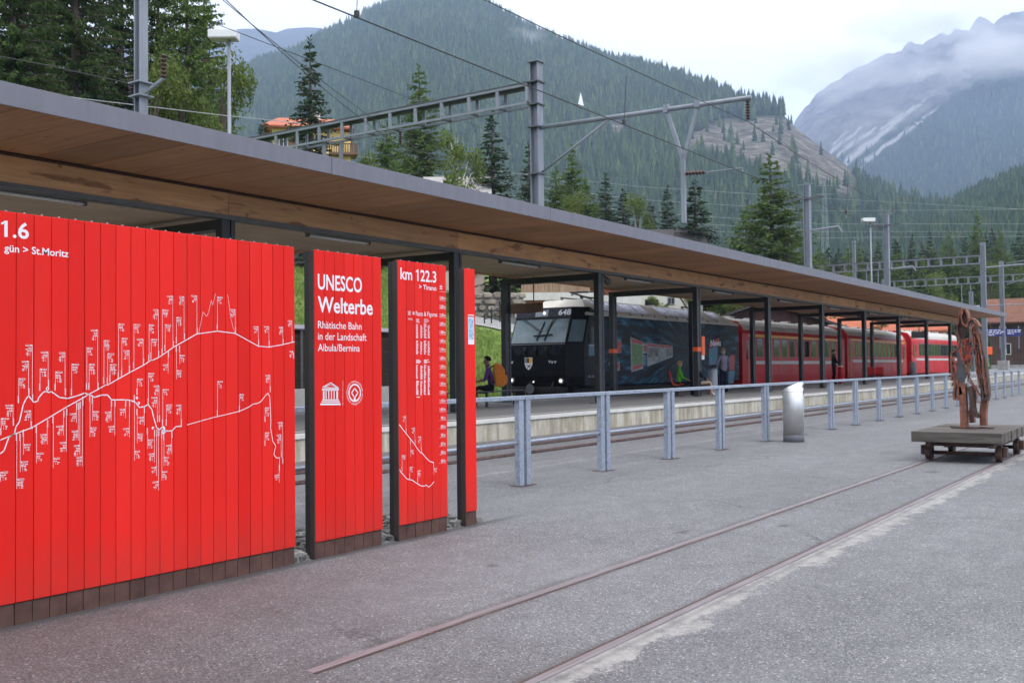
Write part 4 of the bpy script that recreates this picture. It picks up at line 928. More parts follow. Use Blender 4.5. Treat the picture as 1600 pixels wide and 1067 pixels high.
# lamp posts
for (px, pyt, D, lb) in ((358, 58, 32.8, 'white box-headed street lamp in front of the larches'), (1360, 345, 75, 'small white box-headed street lamp above the far roof')):
    p = at_d(px, pyt, D); q = thing('street_lamp', lb, 'street lamp', (p.x, p.y, 0)); m = MB(); m.tube([(p.x, p.y, -0.3), (p.x, p.y, p.z)], [0.075, 0.055], 10); m.wb('pole', 'mast_steel', q, True)
    m = MB(); d = Vector((RT.x, RT.y, 0)); c = Vector((p.x, p.y, p.z+0.05)); 
    m.bar(c-d*0.62+Vector((0, 0, 0)), c+d*0.28, 0.5, 0.26); m.wb('lamp_head', 'lamp_white', q, bevel=0.02)
    m = MB(); m.bar(c-d*0.60-Vector((0, 0, .14)), c+d*0.26-Vector((0, 0, .14)), 0.44, 0.02); m.wb('diffuser', 'cream_roof', q)
# wires
def wire(label, pts, r=0.011, mat='wire', sag=0):
    P = [Vector(p) for p in pts]; q = []
    for a, b in zip(P, P[1:]):
        for i in range(9): t = i/9; v = a.lerp(b, t); v.z -= sag*4*t*(1-t); q.append(v)
    q.append(P[-1]); m = MB(); m.tube(q, r, 5); o = m.build('overhead_wire', mat); return tag(o, label, 'wire')
wire('dark contact wire passing the white marker above the roof', [(-20, 11.1, 7.11), (28.2, 11.15, 7.11), (70, 11.4, 7.15), (105, 11.6, 7.3)], 0.013)
wire('upper carrying wire above the contact wire', [(-20, 11.0, 9.1), (28.2, 11.0, 8.58), (60, 11.2, 8.6), (105, 11.4, 8.7)], 0.011, sag=0.5)
for x, lb in ((11.9, 'at the top of the picture'), (20.8, 'left of the tall middle mast'), (38, 'beside the large green larch')):
    zz = 7.8; o = MB(); o.tube([(x, 11.1, 7.12), (x, 11.02, {11.9: 8.38, 20.8: 8.2, 38: 8.2}[x])], 0.007, 5); o.box(x-0.03, x+0.03, 11.07, 11.13, 7.09, 7.2); tag(o.build('dropper', 'wire'), 'thin dropper between the overhead wires '+lb, 'wire')
mk = thing('wire_marker', 'small white triangular marker clipped on the contact wire', 'marker', (18.82, 11.1, 7.12)); o = MB(); o.add([(18.82-.08, 11.1, 7.13), (18.82+.1, 11.06, 7.13), (18.82+.1, 11.14, 7.13), (18.86, 11.1, 7.42)], [(0, 1, 2), (0, 1, 3), (1, 2, 3), (2, 0, 3)]); o.wb('cone', 'white_print', mk)
o = MB(); o.box(18.72, 18.96, 11.08, 11.12, 7.075, 7.128); o.wb('clip', 'edge_trim', mk)
wire('wire over the train track crossing the forest at upper left', [at_d(340, -12, 20), (28.2, 24.2, 9.62), (105, 22.5, 9.6)], 0.011, sag=0.2)
wire('second wire over the train track just below the first', [at_d(345, -2, 20), (28.2, 22.2, 8.7), (105, 22.2, 8.8)], 0.009, sag=0.2)
wire('feeder wire from the left passing behind the gantry beam', [at_d(330, 35, 30), at_d(620, 146, 34), at_d(850, 240, 60), at_d(1250, 360, 110)], 0.012)
wire('pale cable sloping down behind the roof at the left', [at_d(-40, 130, 22), at_d(130, 155, 24), at_d(360, 182, 27), at_d(470, 193, 31)], 0.012, 'wire_pale')
wire('dark cable in front of the larches at the left edge', [at_d(-30, 83, 24), at_d(70, 102, 24), at_d(207, 132, 25)], 0.015)
for i, (a, b, c) in enumerate(((200, 330, 338), (185, 310, 345), (215, 350, 362), (232, 362, 374), (246, 372, 380))):
    wire(('first', 'second', 'third', 'fourth', 'lowest')[i]+' of the pale power lines strung before the forest', [at_d(560, a+60, 200), at_d(1000, b-18, 260), at_d(1285, b, 300), at_d(1700, c-12, 320)], 0.045, 'wire_pale')
p = at_d(1290, 400, 300); py = thing('lattice_pylon', 'faint lattice power pylon standing before the cliff foot', 'pylon', (p.x, p.y, 10)); m = MB(); zt = at_d(1290, 282, 300).z; zb_ = 10
for sx in (-1, 1):
    for sy in (-1, 1): m.bar((p.x+sx*1.6, p.y+sy*1.6, zb_), (p.x+sx*0.3, p.y+sy*0.3, zt), 0.09, 0.09)
nn = 14
for i in range(nn):
    a, b = i/nn, (i+1)/nn; wa, wb_ = lerp(1.6, .3, a), lerp(1.6, .3, b); z0, z1 = lerp(zb_, zt, a), lerp(zb_, zt, b)
    for s in (-1, 1): m.bar((p.x-wa, p.y+s*wa, z0), (p.x+wb_, p.y+s*wb_, z1), 0.07, 0.07); m.bar((p.x+s*wa, p.y-wa, z0), (p.x+s*wb_, p.y+wb_, z1), 0.07, 0.07); m.bar((p.x+wa, p.y+s*wa, z0), (p.x-wb_, p.y+s*wb_, z1), 0.07, 0.07)
m.wb('lattice', 'mast_steel', py); m = MB(); d = Vector((RT.x, RT.y, 0))
for z in (zt-1.5, zt-4): m.bar(Vector((p.x, p.y, z))-d*2.6, Vector((p.x, p.y, z))+d*2.6, 0.16, 0.16)
m.wb('cross_arm', 'mast_steel', py)

# ------------------------------------------------------------------ train
TY0, TY1 = 20.4, 23.85
def mat_art():
    t = NT('loco_art'); p = t.pos(); c0 = at_y(1078, 547, TY0)
    s = t.sep(p); dx = t.math('SUBTRACT', s[0], c0.x); dz = t.math('SUBTRACT', s[2], c0.z)
    ang = t.math('ARCTAN2', dz, dx); rad = t.math('SQRT', t.math('ADD', t.math('MULTIPLY', dx, dx), t.math('MULTIPLY', t.math('MULTIPLY', dz, dz), 4.0)))
    v = t.comb(t.math('MULTIPLY', ang, 9.0), t.math('MULTIPLY', rad, 0.35), 0.0)
    n1 = t.noise(v, 1.5, 6, 0.65); n2 = t.noise(v, 4.0, 4, 0.6)
    fade = t.ramp(t.math('MULTIPLY', rad, 0.1), [(0.02, 0.2), (0.25, 1.0)])
    c = t.ramp(n1, [(0.44, (0.004, 0.004, 0.006)), (0.51, (0.006, 0.025, 0.05)), (0.58, (0.012, 0.085, 0.16)), (0.68, (0.09, 0.25, 0.36))])
    c = t.mix(t.ramp(n2, [(0.5, 0.0), (0.62, 0.8)]), c, (0.005, 0.006, 0.009)); c = t.mix(fade, (0.008, 0.012, 0.02), c)
    low = t.ramp(t.math('DIVIDE', t.math('SUBTRACT', s[2], 0.6), 4.0), [(0.05, 0.0), (0.35, 0.6)])
    c = t.mix(t.math('MULTIPLY', low, 0.3), c, (0.006, 0.007, 0.010))
    t.color(c); t.rough(0.35); t.b.inputs['Specular IOR Level'].default_value = 0.08; MATS['loco_art'] = t.m
mat_art()
lo = thing('locomotive', 'black electric locomotive numbered 648 with blue streaked artwork', 'locomotive', (42, 21.85, 0.0))
XF, XR = 33.95, 50.5
lev = [(0.80, 0.10), (1.2, 0.0), (2.43, 0.0), (3.50, 0.46), (3.93, 0.58)]
def ring(z, off, top=False):
    a, b = XF+off, XF+0.75+off*0.8
    return [(b, TY0, z), (a, TY0+0.42, z), (a, TY1-0.42, z), (b, TY1, z)]
m = MB(); vs = []
for z, off in lev: vs += ring(z, off)
fs = []
for i in range(len(lev)-1):
    for j in range(3): fs.append((i*4+j, i*4+j+1, (i+1)*4+j+1, (i+1)*4+j))
m.add(vs, fs); k = len(lev)*4-4; m.add([vs[k], vs[k+1], vs[k+2], vs[k+3], (XF+1.6, TY0, 3.6), (XF+1.6, TY1, 3.6)], [(0, 1, 2, 3)])
b = XF+0.75
m.add([(b, TY0, 0.80), (b, TY0, 2.43), (b+0.37, TY0, 3.5), (b+0.46, TY0, 3.93), (XF+2.2, TY0, 3.6), (XF+2.2, TY0, 0.8)], [(0, 5, 4, 3, 2, 1)])
m.add([(b, TY1, 0.80), (b, TY1, 2.43), (b+0.37, TY1, 3.5), (b+0.46, TY1, 3.93), (XF+2.2, TY1, 3.6), (XF+2.2, TY1, 0.8)], [(0, 1, 2, 3, 4, 5)])
m.wb('cab', 'black_paint', lo)
m = MB(); m.box(XF+2.2, XR, TY0, TY1, 0.80, 3.6); m.wb('body', 'loco_art', lo, bevel=0.03)
m = MB(); e0, e1 = XF+1.0, XR-0.05; r0, r1 = XF+2.05, XR-1.3; ya, yb, rya, ryb = TY0-0.02, TY1+0.02, TY0+0.85, TY1-0.85
m.add([(e0, ya, 3.602), (e1, ya, 3.602), (e1, yb, 3.602), (e0, yb, 3.602), (e0, ya, 3.70), (e1, ya, 3.70), (e1, yb, 3.70), (e0, yb, 3.70), (r0, rya, 4.32), (r1, rya, 4.32), (r1, ryb, 4.32), (r0, ryb, 4.32)],
      [(0, 3, 2, 1), (0, 1, 5, 4), (1, 2, 6, 5), (2, 3, 7, 6), (3, 0, 4, 7), (4, 5, 9, 8), (5, 6, 10, 9), (6, 7, 11, 10), (7, 4, 8, 11), (8, 9, 10, 11)])
roof = m.wb('roof', 'cream_roof', lo)
def slope(x, t, lift=0.012): return (x, lerp(ya, rya, t)-lift*0.6, lerp(3.70, 4.32, t)+lift)
nx = 11; x = r0+0.25; w = (r1-r0-0.6)/nx
for i in range(nx):
    m = MB(); a = x+i*w+0.03; c = a+w-0.06; sk = 0.0
    m.add([slope(a, 0.2), slope(c, 0.2), slope(c, 0.88), slope(a, 0.88), slope(a, 0.2, -0.01), slope(c, 0.2, -0.01), slope(c, 0.88, -0.01), slope(a, 0.88, -0.01)], [(0, 1, 2, 3), (0, 4, 5, 1), (1, 5, 6, 2), (2, 6, 7, 3), (3, 7, 4, 0)])
    m.wb('roof_panel', 'solar_glass' if i % 5 != 4 else 'cream_roof', lo)
    m = MB(); m.box(x+i*w-0.012, x+i*w+0.012, ya-0.012, ya+0.06, 3.68, 3.78); m.wb('roof_catch', 'edge_trim', lo)
def front(px_y, z, lift=0.012):                       # point on the cab front at lateral Y and height z
    off = interp([(q[0], q[1]) for q in lev], z); return (XF+off-lift, px_y, z)
def quad(name, pts, mat): m = MB(); m.add(pts, [tuple(range(len(pts)))]); return m.wb(name, mat, lo)
quad('windscreen', [front(TY0+0.45, 2.52), front(TY0+0.47, 3.46), front(TY1-0.47, 3.46), front(TY1-0.45, 2.52)], 'windscreen')
for s, y0, y1 in ((1, TY0, TY0+0.42), (-1, TY1, TY1-0.42)):
    def tp(t, z): off = interp([(q[0], q[1]) for q in lev], z); return (lerp(XF+0.75+off*0.8, XF+off, t)-0.012, lerp(y0, y1, t)-s*0.012, z)
    quad('side_windscreen', [tp(0.12, 2.55), tp(0.9, 2.55), tp(0.9, 3.42), tp(0.12, 3.42)], 'windscreen')
quad('front_panel', [front(TY0+0.75, 2.05), front(TY0+0.5, 2.40), front(TY1-0.5, 2.40), front(TY1-0.75, 2.05)], 'navy_black')
quad('header', [front(TY0+0.42, 3.55), front(TY0+0.42, 3.90), front(TY1-0.42, 3.90), front(TY1-0.42, 3.55)], 'navy_black')
quad('destination_box', [front(TY0+1.50, 3.58, 0.02), front(TY0+1.50, 3.84, 0.02), front(TY0+2.1, 3.84, 0.02), front(TY0+2.1, 3.58, 0.02)], 'mast_steel')
m = MB(); m.tube([front(TY0+1.67, 3.71, 0.02), front(TY0+1.67, 3.71, 0.05)], 0.055, 16); m.wb('signal_lamp', 'headlamp', lo)
for pY, z in ((TY0+0.62, 1.02), (TY1-0.52, 1.05)):
    m = MB(); m.tube([(XF+0.03, pY, z), (XF-0.05, pY, z)], 0.062, 16); h = m.wb('headlight', 'headlamp', lo)
    m = MB(); m.tube([(XF+0.04, pY, z), (XF-0.03, pY, z)], 0.125, 16); m.wb('headlight_rim', 'edge_trim', lo)
m = MB(); m.tube([(XF-0.01, TY0+1.9, 0.98), (XF-0.03, TY0+1.9, 0.98)], 0.03, 8); m.wb('marker_lamp', 'headlamp', lo)
put_text('number', '648', lo, ((XF+0.5-0.022, 0, 3.62), (0, -1, 0), (0.27, 0, 0.96)), (-(TY0+1.02), 0.0), 0.21, 0.58, bold=0.03)
# crest
def shield(s, y, z, sx): return [(XF-sx, y+s*a, z+s*b_) for a, b_ in ((0.17, 0.22), (-0.17, 0.22), (-0.17, -0.02), (-0.10, -0.17), (0, -0.24), (0.10, -0.17), (0.17, -0.02))]
cy, cz = at_x(826, 568, XF).y, at_x(826, 568, XF).z
quad('crest', shield(1.08, cy, cz, 0.008), 'white_print')
quad('crest_field', [(XF-0.012, cy+a, cz+b_) for a, b_ in ((0.17, 0.22), (0.05, 0.22), (0.05, 0.02), (0.17, 0.02))], 'mast_steel')
quad('crest_field', [(XF-0.012, cy+a, cz+b_) for a, b_ in ((-0.02, 0.22), (-0.17, 0.22), (-0.17, 0.02), (-0.02, 0.02))], 'yellow_stripe')
quad('crest_field', [(XF-0.014, cy+a, cz+b_) for a, b_ in ((0.05, 0.22), (-0.02, 0.22), (-0.02, 0.02), (0.05, 0.02))], 'black_paint')
for pts in (((-0.11, -0.03), (0.0, -0.10), (0.10, -0.05)), ((0.0, -0.10), (0.06, -0.18)), ((0.0, -0.10), (-0.05, -0.17)), ((-0.02, -0.08), (-0.10, -0.14))):
    m = MB(); m.tube([(XF-0.014, cy+a, cz+b_) for a, b_ in pts], 0.014, 5); m.wb('crest_beast', 'black_paint', lo)
for y0 in (TY0+1.05, TY1-0.85):                        # wipers
    for dy in (0, 0.09):
        m = MB(); m.tube([front(y0+dy, 3.52, 0.05), front(TY0+1.45+(dy*1.0)+(0.2 if y0 > 22 else -0.1), 2.98, 0.06)], 0.012, 5); m.wb('wiper', 'black_rubber', lo)
for y0 in (TY0+1.36, TY0+1.72): m = MB(); m.tube([front(y0-0.15, 3.36, 0.05), front(y0+0.05, 2.62, 0.05)], 0.024, 5); m.wb('wiper', 'black_rubber', lo)
m = MB(); m.tube([front(TY0+1.1, 2.84, 0.05), front(TY0+1.95, 2.80, 0.05)], 0.03, 6); m.wb('wiper', 'black_rubber', lo)
m = MB(); m.tube([(XF-0.06, TY0+0.4, 2.45), (XF-0.06, TY1-0.4, 2.45)], 0.022, 6); m.wb('handrail', 'edge_trim', lo)
for y in (TY0+1.25, TY0+1.75, TY0+2.25): m = MB(); m.tube([(XF-0.03, y, 2.35), (XF-0.12, y, 2.2), (XF-0.03, y, 2.02)], 0.06, 8); m.wb('hose_socket', 'black_rubber', lo)
for y, z in ((TY0+1.12, 1.75), (TY0+1.0, 1.72), (TY0+0.86, 1.73), (TY1-0.55, 1.74)): m = MB(); m.tube([(XF-0.02, y+0.05, z+0.06), (XF-0.05, y, z-0.02), (XF-0.02, y-0.03, z+0.07)], 0.018, 6); m.wb('coupling_mark', 'white_print', lo)
m = MB(); m.box(XF-0.35, XF+0.3, TY0+0.5, TY1-0.5, 0.55, 0.78); m.wb('buffer_beam', 'underframe', lo, bevel=0.03)
m = MB(); m.tube([(XF-0.55, (TY0+TY1)/2, 0.72), (XF-0.33, (TY0+TY1)/2, 0.72)], [0.20, 0.1], 14); m.wb('buffer', 'edge_trim', lo)
for y in (TY0+0.9, TY0+2.0): m = MB(); m.tube([(XF-0.1, y, 1.0), (XF-0.3, y, 0.75), (XF-0.25, y, 0.45)], 0.03, 6); m.wb('brake_hose', 'black_rubber', lo)
m = MB(); m.box(XF+0.4, XR-0.3, TY0+0.25, TY1-0.25, 0.35, 0.79); m.wb('underframe', 'underframe', lo)
for xw in (36.3, 38.9, 45.6, 48.2):
    for y in (21.35, 22.4): m = MB(); m.tube([(xw, y-0.06, 0.53), (xw, y+0.06, 0.53)], 0.5, 24); m.wb('wheel', 'underframe', lo)
m = MB(); m.tube([(XF-0.02, TY1-0.1, 0.85), (XF-0.06, TY1-0.1, 2.3)], 0.02, 6); m.tube([(XF+0.6, TY1+0.05, 2.6), (XF+0.6, TY1+0.05, 3.1)], 0.07, 8); m.wb('mirror', 'black_rubber', lo)
sg = MB(); p0, p1 = at_y(919, 506, TY0), at_y(940, 545, TY0); sg.box(p0.x+0.0, p0.x+0.75, TY0-0.008, TY0-0.001, 2.45, 3.15); sg.wb('cab_side_window', 'window_glass', lo)
def poster(pts, mat, lift=0.004, name='poster'):
    m = MB(); m.add([(at_y(960+x/6.668, 440+y/6.668, TY0).x, TY0-lift, at_y(960+x/6.668, 440+y/6.668, TY0).z) for x, y in pts], [(0, 1, 2, 3)]); return m.wb(name, mat, lo)
paint('print_blue', (0.05, 0.16, 0.26), 0.4, 0.3, 0, 6); paint('print_green', (0.10, 0.20, 0.05), 0.4, 0.5, 0, 5); paint('print_red', (0.42, 0.03, 0.03), 0.4, 0.25, 0, 5)
paint('print_photo', (0.14, 0.13, 0.13), 0.4, 0.9, 0, 4); paint('print_pale', (0.26, 0.29, 0.29), 0.4, 0.35, 0, 6)
poster([(165, 575), (300, 632), (300, 905), (175, 945)], 'print_pale'); poster([(180, 640), (292, 668), (292, 850), (185, 880)], 'print_green', 0.008); poster([(178, 588), (292, 632), (292, 660), (180, 632)], 'print_red', 0.008); poster([(186, 885), (292, 855), (292, 885), (188, 925)], 'print_red', 0.008)
poster([(300, 640), (335, 650), (335, 745), (300, 750)], 'print_pale'); poster([(304, 662), (330, 668), (330, 725), (304, 728)], 'print_red', 0.008); poster([(300, 765), (332, 765), (332, 870), (300, 880)], 'print_blue')
poster([(340, 635), (460, 655), (460, 840), (342, 885)], 'print_pale'); poster([(345, 690), (452, 690), (452, 780), (347, 790)], 'print_photo', 0.008); poster([(345, 640), (452, 662), (452, 682), (345, 672)], 'print_red', 0.008)
poster([(465, 650), (605, 668), (605, 785), (465, 838)], 'print_pale'); poster([(470, 652), (600, 672), (600, 690), (470, 680)], 'print_red', 0.008); poster([(540, 695), (592, 700), (592, 770), (540, 780)], 'print_photo', 0.008)
poster([(-55, 560), (70, 600), (70, 745), (-55, 740)], 'print_blue'); poster([(5, 610), (72, 628), (72, 735), (5, 735)], 'print_red', 0.008); poster([(-60, 840), (55, 835), (55, 925), (-45, 945)], 'print_pale'); poster([(-30, 850), (48, 845), (48, 912), (-28, 928)], 'print_red', 0.008)
poster([(-270, 640), (-190, 640), (-190, 770), (-268, 772)], 'print_blue'); poster([(-262, 655), (-196, 655), (-196, 672), (-262, 675)], 'print_pale', 0.008)
poster([(990, 640), (1090, 585), (1090, 655), (990, 692)], 'print_red'); poster([(1200, 770), (1255, 765), (1250, 915), (1198, 930)], 'print_red'); poster([(1190, 935), (1255, 925), (1240, 1055), (1185, 1060)], 'print_blue'); poster([(985, 700), (1075, 670), (1075, 860), (985, 870)], 'print_blue')
a = at_y(960+1002/6.668, 440+676/6.668, TY0); put_text('poster_lettering', 'News', lo, ((0, TY0-0.006, 0), (1, 0, 0.03), (0, 0, 1)), (a.x, a.z-a.x*0.03+0.02), 0.30, 1.25, bold=0.02)
put_text('side_number', '644', lo, ((0, TY0-0.004, 0), (1, 0, 0), (0, 0, 1)), (at_y(919, 590, TY0).x, at_y(919, 590, TY0).z), 0.10, 0.7, bold=0.0, mat='mast_steel')
# pantographs
for X, up_ in ((37.0, False), (46.6, True)):
    m = MB(); c = 21.85
    m.box(X-0.9, X+0.9, c-0.5, c-0.44, 4.40, 4.46); m.box(X-0.9, X+0.9, c+0.44, c+0.5, 4.40, 4.46)
    for s in (-0.8, 0.8): m.tube([(X+s, c-0.47, 4.3), (X+s, c-0.47, 4.42)], 0.06, 8); m.tube([(X+s, c+0.47, 4.3), (X+s, c+0.47, 4.42)], 0.06, 8)
    zk, zt = (5.5, 6.9) if up_ else (4.62, 4.72)
    m.tube([(X+0.8, c, 4.45), (X-0.9, c, zk), (X+0.5, c, zt)], 0.045, 8); m.tube([(X+0.5, c-0.8, zt-0.1), (X+0.5, c-0.6, zt), (X+0.5, c+0.6, zt), (X+0.5, c+0.8, zt-0.1)], 0.035, 8); m.wb('pantograph', 'mast_dark', lo, True)
def coach(label, x0, x1, loc, rz, stripe=True, nwin=11, end_swoosh=True):
    L = x1-x0; t = thing('railway_coach', label, 'railway coach', loc, rz)
    hw = 1.35; prof = [(-hw, 0.55), (-hw-0.02, 1.0), (-hw-0.02, 3.25), (-hw+0.08, 3.45)]
    body = prof+[(-q[0], q[1]) for q in prof[::-1]]
    m = MB(); m.prism(body, 'x', 0, L); m.build('body', 'coach_red', t)
    rf = [(-hw+0.07, 3.452), (-hw+0.2, 3.72), (-hw+0.6, 3.98), (-0.3, 4.12), (0.3, 4.12), (hw-0.6, 3.98), (hw-0.2, 3.72), (hw-0.07, 3.452)]
    m = MB(); m.prism(rf, 'x', 0.05, L-0.05); ro = m.build('roof', 'coach_roof', t)
    for i in range(6): m = MB(); m.box(L*(i+0.5)/6-0.3, L*(i+0.5)/6+0.3, -0.25, 0.25, 4.122, 4.24); m.build('roof_vent', 'coach_roof', t, bevel=0.03)
    y = -hw-0.023
    m = MB(); m.box(1.3, L-1.3, y-0.004, y, 1.62, 1.80); m.build('stripe', 'grey_stripe', t)
    if stripe: m = MB(); m.box(0.9, L-0.6, y-0.004, y, 3.10, 3.24); m.build('stripe', 'yellow_stripe', t)
    m = MB(); m.box(1.6, L-1.6, y+0.3, -y-0.3, 0.25, 0.55); m.build('underframe', 'underframe', t)
    for xw in (2.2, 3.9, L-3.9, L-2.2):
        for yy in (-0.53, 0.53): m = MB(); m.tube([(xw, yy-0.05, 0.4), (xw, yy+0.05, 0.4)], 0.37, 18); m.build('wheel', 'underframe', t)
    W_ = None; n = nwin
    for i in range(n):
        cx = lerp(2.5, L-2.5, i/(n-1))
        if W_ is None:
            m = MB(); m.box(-0.42, 0.42, y-0.006, y+0.01, 2.05, 3.0); f = m.build('window', 'window_glass', t, bevel=0.004); q = MB(); q.box(-0.46, 0.46, y-0.003, y+0.008, 2.01, 3.04); g = q.build('frame', 'edge_trim', f); W_ = (f.data, g.data)
        else: f = linked('window', W_[0], t); g = linked('frame', W_[1], f)
        f.location = (cx, 0, 0)
    for cx in (0.9, L-0.9):
        m = MB(); m.box(cx-0.40, cx+0.40, y-0.006, y+0.01, 0.62, 3.02); d = m.build('door', 'coach_red', t); q = MB(); q.box(cx-0.06, cx+0.06, y-0.009, y-0.004, 0.7, 2.9); q.build('handle', 'door_gold', d); q = MB(); q.box(cx-0.34, cx-0.12, y-0.009, y-0.004, 1.9, 2.9); q.box(cx+0.12, cx+0.34, y-0.009, y-0.004, 1.9, 2.9); q.build('door_glass', 'window_glass', d)
    m = MB(); m.prism([(-hw+0.02, 3.43), (-hw+0.12, 3.62), (-hw+0.35, 3.9), (0, 4.13), (hw-0.35, 3.9), (hw-0.12, 3.62), (hw-0.02, 3.43)], 'x', -0.012, 0.35); m.build('end_cap', 'coach_red', t)
    m = MB(); m.prism([(-hw+0.02, 3.43), (-hw+0.12, 3.62), (-hw+0.35, 3.9), (0, 4.13), (hw-0.35, 3.9), (hw-0.12, 3.62), (hw-0.02, 3.43)], 'x', L-0.35, L+0.012); m.build('end_cap', 'coach_red', t)
    m = MB(); m.box(-0.25, 0.0, -0.6, 0.6, 0.7, 3.1); m.build('gangway', 'black_rubber', t)
    return t
coach('red passenger coach with yellow stripe coupled directly behind the locomotive', 0, 18, (51.2, 21.87, 0.0), 0)
coach('red passenger coach with yellow stripe, middle one of the three', 0, 17.6, (69.9, 21.90, 0.10), R(1.2))
coach('last red coach without yellow stripe at the far end of the train', 0, 16, (88.6, 22.1, 0.25), R(-3.2), False, 13)

# ------------------------------------------------------------------ platform furniture
bn = thing('platform_bench', 'black metal bench on the platform under the seated backpacker', 'bench', (24.1, 17.75, 0.4))
for i in range(5): m = MB(); m.box(22.1, 26.4, 17.5+i*0.1, 17.585+i*0.1, 0.83, 0.86); m.wb('slat', 'dark_steel', bn)
for x in (22.3, 24.2, 26.2):
    for y in (17.54, 17.94): m = MB(); m.box(x-0.03, x+0.03, y-0.03, y+0.03, 0.4, 0.79); m.wb('leg', 'dark_steel', bn)
    m = MB(); m.box(x-0.03, x+0.03, 17.5, 17.98, 0.792, 0.828); m.wb('bearer', 'dark_steel', bn)
def seat_row(label, p, rz, n):
    t = thing('red_chair', label, 'seat', (p[0], p[1], 0.4), rz)
    for i in range(n):
        m = MB(); w = 0.5; y = i*0.56
        pr_ = [(-0.30, 0.95), (-0.27, 0.97), (-0.18, 0.55), (-0.12, 0.475), (0.0, 0.455), (0.24, 0.49), (0.25, 0.46), (0.0, 0.42), (-0.15, 0.44), (-0.22, 0.53)]
        m.prism([(a, b_) for a, b_ in pr_], 'y', y, y+w); m.build('shell', 'seat_red', t, bevel=0.01)
    m = MB(); m.box(-0.05, 0.05, -0.05, n*0.56, 0.36, 0.418); m.build('beam', 'dark_steel', t)
    for y in (0.1, n*0.56-0.2): m = MB(); m.box(-0.04, 0.04, y, y+0.06, 0.03, 0.36); m.box(-0.25, 0.25, y, y+0.06, 0.0, 0.029); m.build('leg', 'dark_steel', t)
    return t
gp = at_d(1062, 600, 38.6)
seat_row('red shell seat of the woman in the green jacket', (gp.x-0.22, gp.y-0.02), R(-62), 1)
rp_ = at_d(1380, 580, 69); seat_row('red shell seat far along the platform before the second coach', (rp_.x, rp_.y), R(20), 2)
vd = thing('ticket_validator', 'orange ticket box fixed to the post beside the green jacket', 'ticket box', (35.5, 15.72, 1.9)); px_ = PORT[4]
m = MB(); m.box(px_+0.16, px_+0.45, 15.78, 15.95, 1.95, 2.65); m.wb('case', 'orange_paint', vd, bevel=0.02); m = MB(); m.box(px_+0.2, px_+0.41, 15.80, 15.93, 1.78, 1.948); m.wb('slot', 'lamp_white', vd)
for (X, Y, lb) in ((PORT[4], 15.9, 'the post in front of the green jacket'), (PORT[4], 19.45, 'the thinner post before the green poster')):
    q = thing('orange_band', 'orange band wrapped round '+lb, 'band', (X, Y, 2.1)); m = MB(); m.box(X-0.18, X+0.158, Y-0.098, Y+0.098, 2.08, 2.24); m.wb('strap', 'orange_paint', q)
c = at_d(1113, 575, 41); q = thing('waste_bin', 'grey metal platform bin beside the standing man', 'bin', (c.x, c.y, 0.4)); m = MB(); m.lathe((c.x, c.y, 0.4), [(0.2, 0), (0.2, 0.02), (0.2, 1.0), (0.17, 1.02)], 20); m.wb('drum', 'mast_steel', q, True); m = MB(); m.lathe((c.x, c.y, 1.425), [(0.22, 0), (0.22, 0.04)], 20); m.wb('lid', 'edge_trim', q)
c = at_d(1427, 585, 78); q = thing('waste_bin', 'small grey bin far along the platform beside a post', 'bin', (c.x, c.y, 0.6)); m = MB(); m.lathe((c.x, c.y, 0.6), [(0.26, 0), (0.26, 1.1), (0.22, 1.14)], 16); m.wb('drum', 'concrete_grey', q, True)
a, b = at_d(781, 484.5, 35.4), at_d(848, 484.5, 34.0); q = thing('platform_board', 'plain brown board hung across the post left of the windscreen', 'board', (28.3, 19.6, 3.3)); m = MB(); m.bar((a.x, a.y, a.z), (b.x, b.y, a.z), 0.05, 0.32); m.wb('plate', 'brown_timber', q)
for t_ in (0.1, 0.8): c = a.lerp(b, t_); m = MB(); m.tube([(c.x, c.y, a.z+0.16), (c.x, c.y, 4.6)], 0.02, 6); m.wb('hanger', 'dark_steel', q)
a = at_d(1436, 523, 84); q = thing('departure_display', 'black departure display hanging under the far roof', 'display', (a.x, a.y, a.z)); d = Vector((RT.x, RT.y, 0)); m = MB(); m.bar(a-d*0.6, a+d*0.6, 0.2, 0.55); m.wb('case', 'black_rubber', q)
m = MB(); m.tube([a+Vector((0, 0, .27)), a+Vector((0, 0, 1.4))], 0.04, 6); m.wb('hanger', 'dark_steel', q)
def blue_sign(label, l, r, D, lines, n=1):
    a, b = at_d(l, 520, D), at_d(r, 519, D); q = thing('station_sign', label, 'sign', (a.x, a.y, a.z)); h = 11.5/1600*D; c = (a.z+b.z)/2
    m = MB(); m.bar((a.x, a.y, c), (b.x, b.y, c), 0.12, h); m.wb('plate', 'sign_blue', q); d = (b-a); d.z = 0; w = d.length; d.normalize(); nn = Vector((d.y, -d.x, 0))
    if nn.dot(FW) > 0: nn = -nn
    for i in range(lines):
        z = c+h*(0.30-0.22*i); xx = 0.18*w
        while xx < w*(0.9 if i < lines-1 else 0.6):
            e = xx+rnd.uniform(0.12, 0.4); p = Vector((a.x, a.y, z))+nn*0.07; m = MB(); m.add([p+d*xx+Vector((0, 0, -h*.045)), p+d*e+Vector((0, 0, -h*.045)), p+d*e+Vector((0, 0, h*.045)), p+d*xx+Vector((0, 0, h*.045))], [(0, 1, 2, 3)]); m.wb('printed_line', 'white_print', q); xx = e+0.1
    for x in (0.12, 0.9): p = Vector((a.x, a.y, c))+d*w*x-nn*0.1; m = MB(); m.tube([p+Vector((0, 0, h*0.9)), p-Vector((0, 0, h*2.2))], 0.05, 6); m.wb('bracket', 'mast_steel', q)
blue_sign('blue station sign with four white lines, left of the pair', 1532, 1566, 100, 4)
blue_sign('blue station sign half hidden by the slender mast, right of the pair', 1569, 1595, 106, 3)
